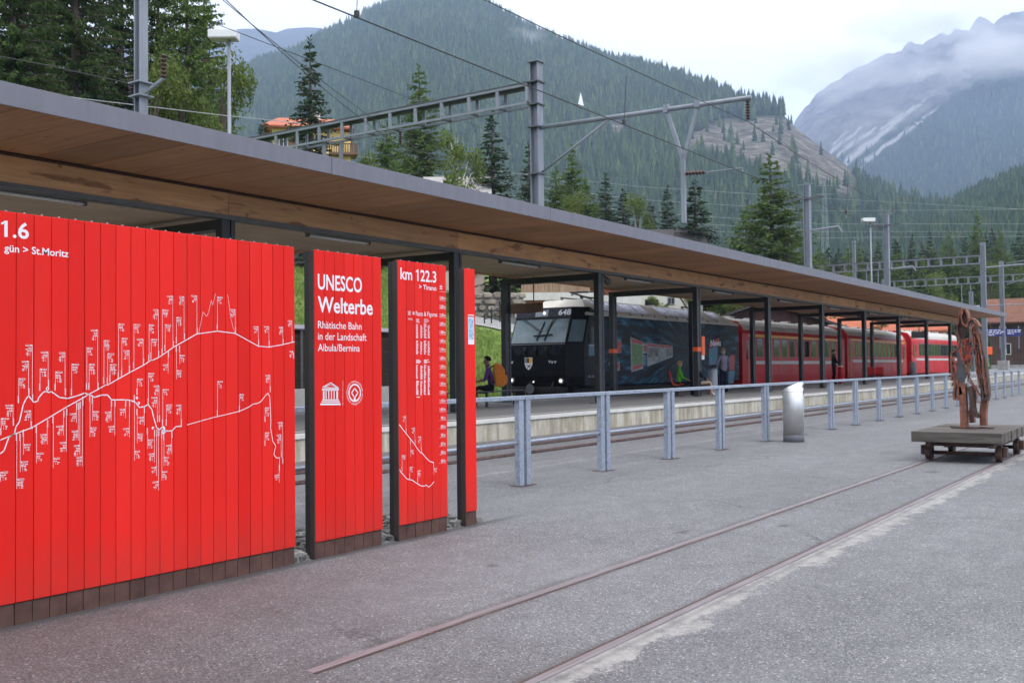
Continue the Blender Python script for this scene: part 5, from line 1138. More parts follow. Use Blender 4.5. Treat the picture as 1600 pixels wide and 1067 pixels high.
a = at_d(1541, 548, 100); q = thing('notice_stand', 'orange panel below the left blue sign', 'panel', (a.x, a.y, a.z)); m = MB(); m.bar(a-d*0.55, a+d*0.55, 0.25, 0.75); m.wb('plate', 'orange_paint', q, bevel=0.03); m = MB(); m.bar(a-Vector((0, 0, .38)), a-Vector((0, 0, 2.0)), 0.2, 0.2, (1, 0, 0)); m.wb('stand', 'mast_steel', q)

# ------------------------------------------------------------------ people
def skin_person(name, label, J, E, mats, loc, rz, hair, sc=1.0):
    """J: joint -> (x,y,z,radius) with x forward, y left; E: (a,b,material); one continuous skinned body"""
    names = list(J); me = bpy.data.meshes.new('body'); me.from_pydata([J[k][:3] for k in names], [(names.index(a), names.index(b)) for a, b, _ in E], [])
    o = bpy.data.objects.new('body', me); COL.objects.link(o)
    o.modifiers.new('skin', 'SKIN'); 
    for i, k in enumerate(names): me.skin_vertices[0].data[i].radius = (J[k][3], J[k][3]*(J[k][4] if len(J[k]) > 4 else 1)); me.skin_vertices[0].data[i].use_root = (k == 'pelvis')
    sb = o.modifiers.new('sub', 'SUBSURF'); sb.levels = 1; sb.render_levels = 1
    dg = bpy.context.evaluated_depsgraph_get(); dg.update(); m2 = bpy.data.meshes.new_from_object(o.evaluated_get(dg)); bpy.data.objects.remove(o)
    ms = []
    for _, _, mm in E:
        if mm not in ms: ms.append(mm)
    m2.materials.clear()
    for mm in ms: m2.materials.append(MATS[mm])
    segs = [(Vector(J[a][:3]), Vector(J[b][:3]), ms.index(mm), (J[a][3]+J[b][3])/2) for a, b, mm in E]
    for p in m2.polygons:
        best = 1e9
        for a, b, mi, r in segs:
            ab = b-a; t = max(0, min(1, (p.center-a).dot(ab)/max(ab.length_squared, 1e-9))); dd = (p.center-(a+ab*t)).length-r
            if dd < best: best = dd; p.material_index = mi
        p.use_smooth = True
    t = thing(name, label, 'person', loc, rz); t.scale = (sc, sc, sc)
    bo = bpy.data.objects.new('body', m2); COL.objects.link(bo); bo.parent = t
    h = J['head']; m = MB(); n, rows = 12, 6; vs = []; 
    for i in range(rows+1):
        f = R(lerp(-90, 95 if hair[1] == 'long' else 70, i/rows)*1.0); 
        for k in range(n):
            a = 2*math.pi*k/n; th = R(lerp(0, 118 if hair[1] == 'long' else 100, i/rows)); cut = 1.0 if math.cos(a) < 0.3 else 0.62
            vs.append((h[0]-0.012+0.112*math.sin(th*cut)*math.cos(a), h[1]+0.098*math.sin(th*cut)*math.sin(a), h[2]+0.015+0.122*math.cos(th*cut)))
    m.add(vs, [(i*n+k, i*n+(k+1) % n, (i+1)*n+(k+1) % n, (i+1)*n+k) for i in range(rows) for k in range(n)])
    m.build('hair', hair[0], t, True); return t
def body_plan(sit, top, legs, skin, arms='top', bare_legs=False, elbow=None, feet='cloth_black', lean=0.0):
    J, E = {}, []
    z0 = 0.52 if sit else 0.93
    J['pelvis'] = (0, 0, z0, 0.145, 0.85); J['waist'] = (lean*0.3, 0, z0+0.16, 0.13, 0.85); J['chest'] = (lean*0.8, 0, z0+0.40, 0.155, 0.8); J['collar'] = (lean, 0, z0+0.53, 0.07); J['neck'] = (lean+0.01, 0, z0+0.58, 0.052); J['head'] = (lean+0.03, 0, z0+0.71, 0.092); J['crown'] = (lean+0.02, 0, z0+0.80, 0.07); J['nose'] = (lean+0.125, 0, z0+0.68, 0.014)
    E += [('pelvis', 'waist', top), ('waist', 'chest', top), ('chest', 'collar', top), ('collar', 'neck', skin), ('neck', 'head', skin), ('head', 'crown', skin), ('head', 'nose', skin)]
    for s, n in ((1, 'L'), (-1, 'R')):
        J['ear'+n] = (lean+0.02, s*0.098, z0+0.69, 0.016); E.append(('head', 'ear'+n, skin))
        J['sh'+n] = (lean*0.95, s*0.185, z0+0.47, 0.062)
        el = elbow[n] if elbow else ((0.10, 0.25, 0.20), (0.28, 0.14, 0.12))
        (ex, ey, ez), (wx, wy, wz) = el
        J['el'+n] = (ex, s*ey, z0+ez, 0.045); J['wr'+n] = (wx, s*wy, z0+wz, 0.030); dv = Vector((wx-ex, s*(wy-ey), wz-ez)).normalized()
        J['ha'+n] = (wx+dv.x*0.06, s*wy+dv.y*0.06, z0+wz+dv.z*0.06, 0.032, 0.6)
        E += [('chest', 'sh'+n, top), ('sh'+n, 'el'+n, top), ('el'+n, 'wr'+n, top if arms == 'top' else skin), ('wr'+n, 'ha'+n, skin)]
        sd = dv.cross(Vector((0, 0, 1)));  sd = sd.normalized() if sd.length > 0.1 else Vector((0, 1, 0))
        hb = Vector(J['ha'+n][:3])
        for f, (o_, ln) in enumerate(((-0.027, 0.055), (-0.009, 0.07), (0.009, 0.072), (0.027, 0.06))):
            p1 = hb+sd*o_+dv*0.03; p2 = p1+dv*ln*0.7+Vector((0, 0, -0.02)); J['f%d%s' % (f, n)] = (*p1, 0.010); J['g%d%s' % (f, n)] = (*p2, 0.009); E += [('ha'+n, 'f%d%s' % (f, n), skin), ('f%d%s' % (f, n), 'g%d%s' % (f, n), skin)]
        p1 = hb+sd*0.04*(-s)-dv*0.02; J['th'+n] = (*(p1+dv*0.035), 0.010); E.append(('ha'+n, 'th'+n, skin))
        if sit: kn, an = (0.44, s*0.13, z0-0.01), (0.47, s*0.12, 0.09)
        else: kn, an = (0.03, s*0.10, 0.50), (-0.02, s*0.11, 0.09)
        J['hip'+n] = (0.02, s*0.095, z0-0.05, 0.095); J['kn'+n] = (*kn, 0.062); J['an'+n] = (*an, 0.042); J['toe'+n] = (an[0]+0.17, an[1]*1.1, 0.04, 0.04, 0.8); J['heel'+n] = (an[0]-0.05, an[1], 0.045, 0.038)
        E += [('pelvis', 'hip'+n, legs), ('hip'+n, 'kn'+n, legs), ('kn'+n, 'an'+n, skin if bare_legs else legs), ('an'+n, 'toe'+n, feet), ('an'+n, 'heel'+n, feet)]
    return J, E
J, E = body_plan(True, 'cloth_purple', 'cloth_black', 'skin_dark', 'skin', False, {'L': ((0.20, 0.26, 0.20), (0.36, 0.12, 0.16)), 'R': ((0.20, 0.26, 0.20), (0.36, 0.12, 0.16))}, lean=0.12)
ppos = (24.75, 17.72, 0.4)
skin_person('person', 'person in purple shirt sitting on the bench, back turned', J, E, None, ppos, R(128), ('hair_black', 'short'), 1.1)
bk = thing('backpack', 'orange rucksack on the back of the person in purple', 'backpack', (24.75, 17.72, 0.4), R(128)); bk.scale = (1.0, 1.02, 1.05)
m = MB(); prof = [(-0.09, 0.56), (-0.33, 0.55), (-0.40, 0.70), (-0.36, 1.02), (-0.24, 1.20), (-0.06, 1.22), (-0.02, 1.0)]; m.prism(prof, 'y', -0.19, 0.19); m.build('main_bag', 'bag_orange', bk, bevel=0.03)
m = MB(); m.prism([(-0.345, 0.60), (-0.43, 0.64), (-0.44, 0.84), (-0.39, 0.90)], 'y', -0.14, 0.14); m.build('front_pocket', 'bag_orange', bk, bevel=0.02)
for i in range(4): m = MB(); z = 0.92+i*0.075; m.box(-0.44+i*0.035, -0.36+i*0.035, -0.195, -0.12, z, z+0.03); m.build('strap_tab', 'cloth_black', bk)
for s in (-1, 1): m = MB(); m.tube([(-0.05, s*0.12, 1.15), (0.06, s*0.14, 1.10), (0.13, s*0.16, 0.95), (0.02, s*0.18, 0.72), (-0.1, s*0.16, 0.66)], 0.025, 6); m.build('shoulder_strap', 'bag_dark', bk, True)
m = MB(); m.box(-0.30, -0.10, -0.215, -0.192, 0.58, 0.85); m.build('side_pocket', 'bag_dark', bk)
J, E = body_plan(True, 'cloth_green', 'cloth_black', 'skin', 'top', lean=0.0)
skin_person('person', 'blond woman in bright green jacket sitting on the red seat', J, E, None, (gp.x, gp.y, 0.4), R(-62), ('hair_blond', 'long'))
c = at_d(1100, 600, 38.2); J, E = body_plan(True, 'cloth_black', 'cloth_beige', 'skin', 'top', True, feet='bag_white')
skin_person('person', 'seated person in beige shorts mostly hidden behind the post', J, E, None, (c.x-0.05, c.y+0.2, 0.42), R(-62), ('hair_black', 'short'))
c = at_d(1131, 600, 43.5); J, E = body_plan(False, 'cloth_lilac', 'cloth_navy', 'skin', 'top', False, {'L': ((0.02, 0.30, 0.20), (0.16, 0.24, 0.0)), 'R': ((0.02, 0.30, 0.20), (0.16, 0.24, 0.0))})
skin_person('person', 'man in lilac-grey shirt standing with his back turned', J, E, None, (c.x, c.y, 0.4), R(60), ('hair_grey', 'short'), 1.08)
c = at_d(1303, 600, 58.3); J, E = body_plan(False, 'cloth_black', 'cloth_black', 'skin', 'top', False, {'L': ((0.10, 0.28, 0.20), (0.30, 0.10, 0.12)), 'R': ((0.10, 0.28, 0.20), (0.30, 0.10, 0.12))})
skin_person('person', 'person dressed in black standing by the red pillar box', J, E, None, (c.x, c.y, 0.45), R(-60), ('hair_black', 'short'), 1.12)
c = at_d(1313, 595, 58.8); q = thing('pillar_box', 'slim red pillar beside the person in black', 'pillar', (c.x, c.y, 0.45)); m = MB(); m.lathe((c.x, c.y, 0.45), [(0.13, 0), (0.13, 0.9), (0.15, 0.92), (0.15, 0.98)], 14); m.wb('post', 'seat_red', q, True); m = MB(); m.box(c.x-0.16, c.x+0.16, c.y-0.12, c.y+0.12, 1.435, 1.5); m.wb('top', 'lamp_white', q)

# ------------------------------------------------------------------ walls and buildings beyond the tracks
sw = thing('slat_wall', 'dark brown horizontal slat wall with grey cap across the track', 'wall', (22, 25.0, 0)); SWX = 28.55
zc = 0.95; i = 0
while zc < 2.86:
    m = MB(); m.box(-4, SWX, 25.0+(i % 2)*0.012, 25.04+(i % 2)*0.012, zc, zc+0.105); m.wb('slat', 'slat_wood', sw); zc += 0.118; i += 1
m = MB(); m.box(-4, SWX, 25.06, 25.12, 0.9, 2.86); m.wb('backing', 'underframe', sw)
m = MB(); m.prism([(24.9, 2.87), (25.25, 3.02), (25.25, 3.06), (24.9, 2.91)], 'x', -4.05, SWX+0.05); m.wb('cap', 'fascia_metal', sw)
for x in range(-3, 29, 3): m = MB(); m.box(x-0.05, x+0.05, 24.93, 24.99, 0.6, 2.86); m.wb('post', 'edge_trim', sw)
kb = MB(); kb.box(-20, SWX+0.3, 24.85, 25.35, -0.3, 0.92); ko = kb.build('retaining_kerb', 'concrete_white'); tag(ko, 'pale concrete base wall below the dark slat wall', 'wall')
def stone_wall(label, p0, p1, h, nrow, bulk=True):
    a, b = Vector(p0), Vector(p1); t = thing('stone_wall', label, 'wall', p0); L = (b-a).length; d = (b-a).normalized(); nn = Vector((d.y, -d.x, 0))
    if nn.dot(FW) > 0: nn = -nn
    m = MB(); m.bar(a-nn*0.5+Vector((0, 0, h*0.5-0.3)), b-nn*0.5+Vector((0, 0, h*0.5-0.3)), 0.5, h+0.5); m.wb('core', 'concrete_grey', t)
    for r_ in range(nrow):
        x = -rnd.uniform(0, 0.3); rh = h/nrow
        while x < L:
            w = rnd.uniform(0.45, 1.1); c = a+d*(x+w/2)+Vector((0, 0, rh*(r_+0.5)+rnd.uniform(-.06, .06))); c -= nn*0.12; c += Vector((0, 0, (b.z-a.z)*0))
            vs = []
            hw, hh = w/2-0.02, rh/2*rnd.uniform(0.86, 1.12)-0.01
            for y, k in ((0.0, 0.72), (-0.22, 1.0)):
                for q in range(7):
                    an = 2*math.pi*q/7+0.3; ex = math.copysign(abs(math.cos(an))**0.6, math.cos(an)); ez = math.copysign(abs(math.sin(an))**0.6, math.sin(an))
                    vs.append(c+d*ex*hw*k*rnd.uniform(.88, 1.04)+Vector((0, 0, ez*hh*k*rnd.uniform(.88, 1.04)))+nn*(0.2+y+rnd.uniform(0, .05)))
            mm = MB(); mm.add(vs, [tuple(range(7))]+[(j, (j+1) % 7, 7+(j+1) % 7, 7+j) for j in range(7)]); mm.wb('stone', 'wall_stone', t); x += w
    return t
def hp(px, D): p = at_d(px, 560, D); return Vector((p.x, p.y, hill(p.x, p.y)))
def hz_for(px, py, D): return at_d(px, py, D).z
a, b = at_d(728, 493, 71), at_d(818, 496, 71); a.z = b.z = min(a.z, b.z)
stone_wall('rough stone retaining wall on the green slope', a, b, 1.75, 4)
a, b = at_d(475, 424, 80), at_d(500, 424, 80); b.z = a.z; stone_wall('small piece of stone wall seen left of the UNESCO panel', a, b, 1.9, 4)
a, b = at_d(440, 424, 80), at_d(474.5, 424, 80); m = MB(); m.bar((a.x, a.y, a.z+0.8), (b.x, b.y, a.z+0.8), 0.6, 2.6); tag(m.build('concrete_wall', 'concrete_white'), 'pale concrete wall piece seen left of the UNESCO panel', 'wall')
# path and railing below the stone wall
q = thing('path_railing', 'black handrail on the path below the stone wall', 'railing', tuple(at_d(780, 500, 68)))
pts = [(757, 503, 490), (768, 502, 481), (781, 500, 470), (797, 499, 474)]
for x, yb_, yt in pts: m = MB(); m.tube([at_d(x, yb_+3, 68), at_d(x, yt, 68)], 0.05, 6); m.wb('post', 'dark_steel', q)
for o_ in (1, 9): m = MB(); m.tube([at_d(757, 490+o_, 68), at_d(781, 481+o_*0.8, 68), at_d(800, 476+o_, 68)], 0.035, 6); m.wb('rail', 'dark_steel', q)
m = MB(); l = [725+11*i for i in range(10)]; m.add([hp(x, D)+Vector((0, 0, 0.08)) for D in (66.5, 68, 69.4, 70.6) for x in l], [(r_*10+i, r_*10+i+1, r_*10+11+i, r_*10+10+i) for r_ in range(3) for i in range(9)]); structure(m.build('path', 'concrete_grey'))

class House:
    def __init__(s, name, label, p, rz, cat='house'): s.t = thing(name, label, cat, p, rz)
    def part(s, name, mat, **k): m = MB(); m.box(*k['b']); return m.build(name, mat, s.t)
    def window(s, x, z, w, h, y=-0.02, shut=None, glass='house_glass', fr='white_plaster'):
        m = MB(); m.box(x-w/2, x+w/2, y-0.03, y+0.02, z, z+h); o = m.build('window', glass, s.t)
        f = MB(); e = 0.07
        for b in ((x-w/2-e, x+w/2+e, z-e, z), (x-w/2-e, x+w/2+e, z+h, z+h+e), (x-w/2-e, x-w/2, z, z+h), (x+w/2, x+w/2+e, z, z+h), (x-0.03, x+0.03, z, z+h)): f.box(b[0], b[1], y-0.05, y, b[2], b[3])
        f.build('frame', fr, o)
        if shut:
            for sg in (-1, 1): c = x+sg*(w*0.78+e); q = MB(); q.box(c-w*0.26, c+w*0.26, y-0.06, y, z-0.04, z+h+0.04); q.build('shutter', shut, o)
    def gable(s, x0, x1, y0, y1, z, rise_, axis, mat, ov=0.6, th=0.2):
        m = MB()
        if axis == 'x':
            c = (y0+y1)/2; sl = rise_/((y1-y0)/2); e = z-ov*sl
            for sg, ye in ((-1, y0-ov), (1, y1+ov)): m = MB(); m.prism([(ye, e), (c, z+rise_), (c, z+rise_+th), (ye, e+th)], 'x', x0-ov, x1+ov); m.build('roof', mat, s.t)
        else:
            c = (x0+x1)/2; sl = rise_/((x1-x0)/2); e = z-ov*sl
            for sg, xe in ((-1, x0-ov), (1, x1+ov)): m = MB(); m.prism([(xe, e), (c, z+rise_), (c, z+rise_+th), (xe, e+th)], 'y', y0-ov, y1+ov); m.build('roof', mat, s.t)
CAMDIR = math.atan2(FW.y, FW.x)-math.pi/2                 # local -y then looks back at the camera
# yellow house
p = hp(484, 120); ztop = at_d(484, 170, 120).z; H_ = ztop-p.z-2.2
h = House('yellow_house', 'yellow house with orange hipped roof and balconies behind the dark spruce', (p.x, p.y, p.z), CAMDIR+R(11))
h.part('wall', 'yellow_plaster', b=(-4.2, 4.2, 0, 9, -2, H_))
m = MB(); w0, w1, d0, d1 = -5.3, 5.3, -1.0, 10; m.add([(w0, d0, H_-0.1), (w1, d0, H_-0.1), (w1, d1, H_-0.1), (w0, d1, H_-0.1), (w0, d0, H_+0.1), (w1, d0, H_+0.1), (w1, d1, H_+0.1), (w0, d1, H_+0.1), (-3.6, 4.5, H_+2.3), (3.6, 4.5, H_+2.3)],
    [(0, 3, 2, 1), (0, 1, 5, 4), (1, 2, 6, 5), (2, 3, 7, 6), (3, 0, 4, 7), (4, 5, 9, 8), (5, 6, 9), (6, 7, 8, 9), (7, 4, 8)]); m.build('roof', 'orange_tiles', h.t)
m = MB(); m.box(0.6, 1.4, 3.4, 4.2, H_+1.5, H_+2.9); m.build('chimney', 'white_plaster', h.t)
for z in (H_-2.3, H_-5.2, H_-8.1, H_-11):
    for x in (-2.9, -0.9, 1.2): h.window(x, z, 0.9, 1.4, shut='brown_timber')
for z in (H_-2.9, H_-5.8, H_-8.7):
    m = MB(); m.box(2.3, 5.6, -1.3, 1.5, z-0.25, z); bl = m.build('balcony', 'brown_timber', h.t)
    for i in range(13): q = MB(); x = 2.34+i*0.265; q.box(x, x+0.13, -1.3, -1.24, z, z+0.95); q.build('slat', 'brown_timber', bl)
    q = MB(); q.box(2.25, 5.65, -1.36, -1.2, z+0.951, z+1.06); q.box(5.5, 5.6, -1.199, 1.5, z+0.951, z+1.06); q.build('handrail', 'brown_timber', bl)
    for i in range(9): q = MB(); y = -1.1+i*0.28; q.box(5.5, 5.56, y, y+0.14, z, z+0.95); q.build('slat', 'brown_timber', bl)
m = MB(); m.box(4.2, 4.9, -0.2, 3, -2, H_-0.3); m.build('bay', 'yellow_plaster', h.t)
# pink house
p = hp(722, 84); zt = at_d(722, 268, 84).z; H_ = zt-p.z-2.0
h = House('pink_house', 'small pink house with pale grey roof behind the birch', (p.x, p.y, p.z), CAMDIR+R(2)); h.part('wall', 'pink_plaster', b=(-2.2, 1.9, 0, 6, -2, H_))
m = MB(); m.prism([(-0.8, H_-0.1), (3.0, H_+2.0), (3.0, H_+2.2), (-0.8, H_+0.08)], 'x', -3.2, 2.55); m.prism([(6.8, H_-0.1), (3.0, H_+2.0), (3.0, H_+2.2), (6.8, H_+0.08)], 'x', -3.2, 2.55); m.build('roof', 'grey_tiles', h.t)
m = MB(); m.box(1.9, 2.3, -0.3, 0.4, H_-2.6, H_-0.12); m.build('timber_corner', 'brown_door', h.t); h.window(-1.0, H_-2.2, 0.9, 1.2)
# garages with timber storey
a = at_d(815, 497, 78); gz = a.z; zr_ = at_d(875, 448, 78).z
h = House('garage_building', 'pale concrete garages with brown doors below a timber storey', (a.x, a.y, gz-0.2), CAMDIR+R(3))
W_ = 5.6; hh = at_d(875, 459, 78).z-gz
h.part('wall', 'concrete_white', b=(0, W_, 0.02, 6, -2, hh+0.2)); h.part('cornice', 'concrete_white', b=(-0.3, W_+0.5, -0.25, 0.0, hh-0.28, hh+0.3))
for x0 in (0.35, 3.05): o = h.part('garage_door', 'brown_door', b=(x0, x0+2.15, -0.02, 0.018, -0.3, hh-0.30)); [MB().box(x0+0.02, x0+2.13, -0.035, -0.021, z, z+0.03).build('door_groove', 'brown_timber', o) for z in (0.3, 0.8, 1.3)]
for i in range(24): m = MB(); x = 0.02+i*0.22; m.box(x, x+0.205, 0.15, 0.25, hh+0.32, hh+3.6); m.build('cladding_board', 'barn_wood', h.t)
h.part('side_wall', 'concrete_white', b=(W_+0.02, W_+3.8, 1.2, 4, -1, hh+0.15)); h.part('side_roof', 'dark_roof', b=(W_+0.02, W_+5.0, 0.6, 5, hh+1.3, hh+1.5)); h.part('side_cladding', 'brown_door', b=(W_+0.04, W_+3.5, 1.6, 3.8, hh+0.16, hh+0.85)); h.part('upper_wall', 'shed_wood', b=(W_-0.2, W_+7, 2.2, 6, hh+1.52, hh+4))
# white house behind the locomotive roof
a = at_d(1000, 520, 95); zt = at_d(1040, 440, 95).z; h = House('white_house', 'long white house with small window above the locomotive roof', (a.x, a.y, 0), CAMDIR-R(4))
h.part('wall', 'white_plaster', b=(-2, 5.8, 0, 8, 0, zt+3)); h.window(2.9, at_d(1052, 475, 95).z, 0.55, 0.55, fr='concrete_grey')
h.part('garage_opening', 'window_glass', b=(0.5, 1.7, -0.03, 0.01, at_d(1018, 477, 95).z, at_d(1018, 468, 95).z)); h.gable(-2, 5.8, 0, 8, zt+3, 2.2, 'x', 'dark_roof')
# dark shed with broad gable, orange-roofed building behind the coaches
a = at_d(1195, 560, 80); zr_ = at_d(1185, 472, 80).z; h = House('timber_shed', 'dark red-brown timber shed with low gable behind the first coach', (a.x, a.y, 0), CAMDIR+R(-8), 'shed')
h.part('wall', 'shed_wood', b=(-5.2, 5.2, 0, 8, 0, zr_-1.9)); m = MB(); m.prism([(-5.2, zr_-1.9), (5.2, zr_-1.9), (0, zr_-0.15)], 'y', 0.02, 7.9); m.build('gable_wall', 'shed_wood', h.t); h.gable(-5.2, 5.2, 0, 8, zr_-1.9, 1.85, 'y', 'dark_roof', 0.9)
a = at_d(1315, 560, 100); zr_ = at_d(1300, 482, 100).z; h = House('station_shed', 'long low building with orange tiled roof behind the first coach', (a.x, a.y, 0), CAMDIR+R(-16), 'building')
h.part('wall', 'shed_wood', b=(-5.6, 9, 0, 7, 0, zr_-2.1)); h.gable(-5.6, 9, 0, 7, zr_-2.1, 2.0, 'x', 'orange_tiles', 0.7); h.window(1, 2.2, 1, 1.1)
# chalet at the right edge
a = at_d(1602, 575, 122); zr_ = at_d(1580, 464, 122).z; h = House('timber_chalet', 'dark timber chalet with rust-orange tiled roof at the right edge', (a.x, a.y, a.z-0.5), CAMDIR+R(-24))
zr_ -= a.z-0.5; h.part('wall', 'chalet_wood', b=(-3.6, 9, 0, 8, 0, zr_-2.6)); h.gable(-3.6, 9, 0, 8, zr_-2.6, 2.5, 'x', 'old_tiles', 0.9); h.part('stone_base', 'concrete_grey', b=(-3.62, 9.02, -0.03, 8.03, -1, 0.9))
for x in (-2.0, 0.6, 3.2): h.window(x, 2.2, 0.9, 1.2)
h.window(1.2, zr_-4.0, 0.8, 0.9)
m = MB(); m.prism([(0.0, zr_-2.6), (8.0, zr_-2.6), (4.0, zr_-0.15)], 'x', -3.55, 8.9); m.build('gable_wall', 'chalet_wood', h.t)
q = thing('board_fence', 'brown board fence in front of the chalet at the right edge', 'fence', tuple(at_d(1590, 555, 112)))
for i in range(22): a = at_d(1583+i*2.4, 557, 112); m = MB(); m.box(a.x-0.07, a.x+0.07, a.y-0.07, a.y+0.07, a.z-0.6, at_d(1583, 525, 112).z); m.wb('board', 'chalet_wood', q)
a = at_d(1523, 478, 112); q = thing('platform_lamp', 'grey funnel-shaped lamp above the far roof edge', 'lamp', (a.x, a.y, 0)); m = MB(); m.tube([(a.x, a.y, 0.5), (a.x, a.y, a.z-0.9)], 0.08, 8); m.wb('pole', 'mast_steel', q); m = MB(); m.lathe((a.x, a.y, a.z-0.9), [(0.1, 0), (0.75, 0.55), (0.8, 0.6), (0.5, 0.8), (0.5, 0.95)], 14); m.wb('shade', 'mast_steel', q, True)

# ------------------------------------------------------------------ trees
def sprig(vs, fs, p, d, L, w, rn, hang):
    d = Vector(d); d.z -= hang; d.normalize(); s = d.cross(Vector((rn.uniform(-1, 1), rn.uniform(-1, 1), rn.uniform(-.4, 1)))); 
    if s.length < 1e-3: return
    s.normalize(); o = len(vs); q = p+d*L
    vs += [tuple(p), tuple(p+d*L*0.45+s*w), tuple(q), tuple(p+d*L*0.5-s*w)]; fs.append((o, o+1, o+2, o+3))
def conifer(seed, dens=1.0, droop=0.35, hang=0.5, sl=0.034, sw_=0.0085, taper=0.85, nwh=46, wid=0.17, ragged=0.35, bare=0.06, per=7):
    """unit-height conifer: returns crown and trunk meshes"""
    rn = random.Random(seed); vs, fs = [], []; bm_ = MB()
    for w in range(nwh):
        f = (w+rn.uniform(-.4, .4))/nwh; h = bare+(0.985-bare)*f
        L0 = wid*((1-f)**taper)*(0.55+0.45*min(1, f*6+0.35))
        for b in range(per if f < 0.85 else 4):
            a = rn.uniform(0, 2*math.pi); L = max(0.012, L0*rn.uniform(1-ragged, 1.12)); up_ = lerp(-0.18, 0.55, f)+rn.uniform(-.12, .12)
            pts = []; n = max(3, int(L/0.02*dens))
            for i in range(n+1):
                t = i/n; r = L*t; z = h+up_*r*0.7-droop*r*t*1.0+0.10*r*t**3; pts.append(Vector((r*math.cos(a), r*math.sin(a), z)))
            if L > 0.03: bm_.tube([pts[0], pts[len(pts)//2], pts[-1]], [0.0035*(1-f)+.0008, 0.002*(1-f)+.0006, 0.0005], 4, caps=False)
            for i, p in enumerate(pts):
                t = i/n
                if t < 0.12: continue
                out = (pts[min(i+1, n)]-pts[max(i-1, 0)]).normalized(); side = Vector((-math.sin(a), math.cos(a), 0))
                for k in range(3):
                    sgn = rn.choice((-1, 1)); d = out*rn.uniform(.3, 1.0)+side*sgn*rn.uniform(.2, 1.1)
                    sprig(vs, fs, p+Vector((rn.uniform(-.004, .004),)*3), d, sl*rn.uniform(.6, 1.25)*(0.55+0.6*(1-t)), sw_*rn.uniform(.7, 1.4), rn, hang*rn.uniform(0, 1.5))
    for k in range(14): sprig(vs, fs, Vector((0, 0, 0.955+0.004*k)), (rn.uniform(-1, 1), rn.uniform(-1, 1), 1.2), 0.02, 0.004, rn, 0)
    me = bpy.data.meshes.new('crown'); me.from_pydata(vs, [], fs)
    bm_.tube([(0, 0, -0.03), (0, 0, 0.3), (0.002, 0.001, 0.7), (0, 0, 0.985)], [0.016, 0.012, 0.006, 0.001], 8)
    tm = bpy.data.meshes.new('trunk'); tm.from_pydata(bm_.v, [], bm_.f); return me, tm
def broadleaf(seed, blobs=26, leaves=330, wid=0.30, low=0.18, ls=0.016):
    rn = random.Random(seed); vs, fs = [], []; m = MB(); m.tube([(0, 0, -0.03), (0.005, 0, 0.35), (-0.008, 0.01, 0.7), (0, 0, 0.95)], [0.018, 0.013, 0.007, 0.002], 7)
    for b in range(blobs):
        h = rn.uniform(low, 0.95); rr = wid*math.sqrt(max(0.02, 1-((h-0.5)/0.52)**2))*rn.uniform(.25, .95); a = rn.uniform(0, 6.283); c = Vector((rr*math.cos(a), rr*math.sin(a), h)); br = rn.uniform(0.06, 0.12)
        m.tube([(0, 0, max(0.1, h-0.2)), tuple(c*0.6+Vector((0, 0, 0.4*h-0.02))), tuple(c)], [0.006, 0.004, 0.001], 5, caps=False)
        for i in range(leaves):
            d = Vector((rn.gauss(0, 1), rn.gauss(0, 1), rn.gauss(0, 0.8))).normalized(); p = c+d*br*rn.random()**0.4; sprig(vs, fs, p, (rn.uniform(-1, 1), rn.uniform(-1, 1), rn.uniform(-1, .6)), ls*rn.uniform(.6, 1.3), ls*0.38, rn, 0.3)
    me = bpy.data.meshes.new('crown'); me.from_pydata(vs, [], fs); tm = bpy.data.meshes.new('trunk'); tm.from_pydata(m.v, [], m.f); return me, tm
def mats(pair, leaf, bark): pair[0].materials.append(MATS[leaf]); pair[1].materials.append(MATS[bark]); return pair
SPR = [mats(conifer(s, 1.9, 0.30, 0.55, 0.019, 0.0036, 0.85, 52, 0.165, 0.35, 0.05, 8), 'spruce_needles', 'bark') for s in (1, 2)]
LAR = [mats(conifer(s, 2.2, 0.15, 0.8, 0.020, 0.0034, 0.62, 56, 0.19, 0.5, 0.06, 9), 'larch_needles', 'bark') for s in (4, 5)]
BIG = [mats(conifer(s, 3.0, 0.28, 1.1, 0.0165, 0.0024, 0.55, 62, 0.20, 0.45, 0.05, 9), 'dark_larch_needles', 'bark') for s in (7, 8)]
LEAF = [mats(broadleaf(11), 'leaves', 'bark'), mats(broadleaf(12, 22, 300, 0.26, 0.25, 0.018), 'leaves', 'birch_bark')]
KIND = {'s': ('spruce_tree', SPR, 0.33), 'l': ('larch_tree', LAR, 0.38), 'b': ('larch_tree', BIG, 0.40), 'd': ('broadleaf_tree', LEAF[:1], 0.62), 'w': ('birch_tree', LEAF[1:], 0.55)}
def tree(kind, px, top, D, width_px, label, group=None, mi=None, base=None):
    name, protos, asp = KIND[kind]; p = at_d(px, top, D); g = hill(p.x, p.y)-0.2 if base is None else base; H_ = p.z-g
    me, tm = protos[(mi if mi is not None else rnd.randrange(len(protos)))]; wd = width_px/F_PX*D; sx = wd/(H_*asp)
    
    if kind in 'sl':                                   # match the width where the crown disappears behind the roof
        f = min(1, max(0.12, (127+0.232*px-top)/(F_PX*H_/D))); sx = wd/(asp*H_*f**(0.85 if kind == 's' else 0.62))
    sx = max(0.6, min(2.3, sx*1.15)); t = thing(name, label, 'tree', (p.x, p.y, g), rnd.uniform(0, 6.28), group); t.scale = (H_*sx, H_*sx, H_)
    linked('trunk', tm, t); linked('crown', me, t)
    return t
tree('b', 20, -230, 47, 210, 'big dark larch filling the upper left corner', mi=0)
tree('b', 118, -260, 51, 230, 'big larch with drooping branches second from the left edge', mi=1)
tree('b', -70, -200, 45, 220, 'big larch just outside the left edge', mi=1)
tree('b', 190, -150, 60, 190, 'tall larch behind the upper left mast', mi=0)
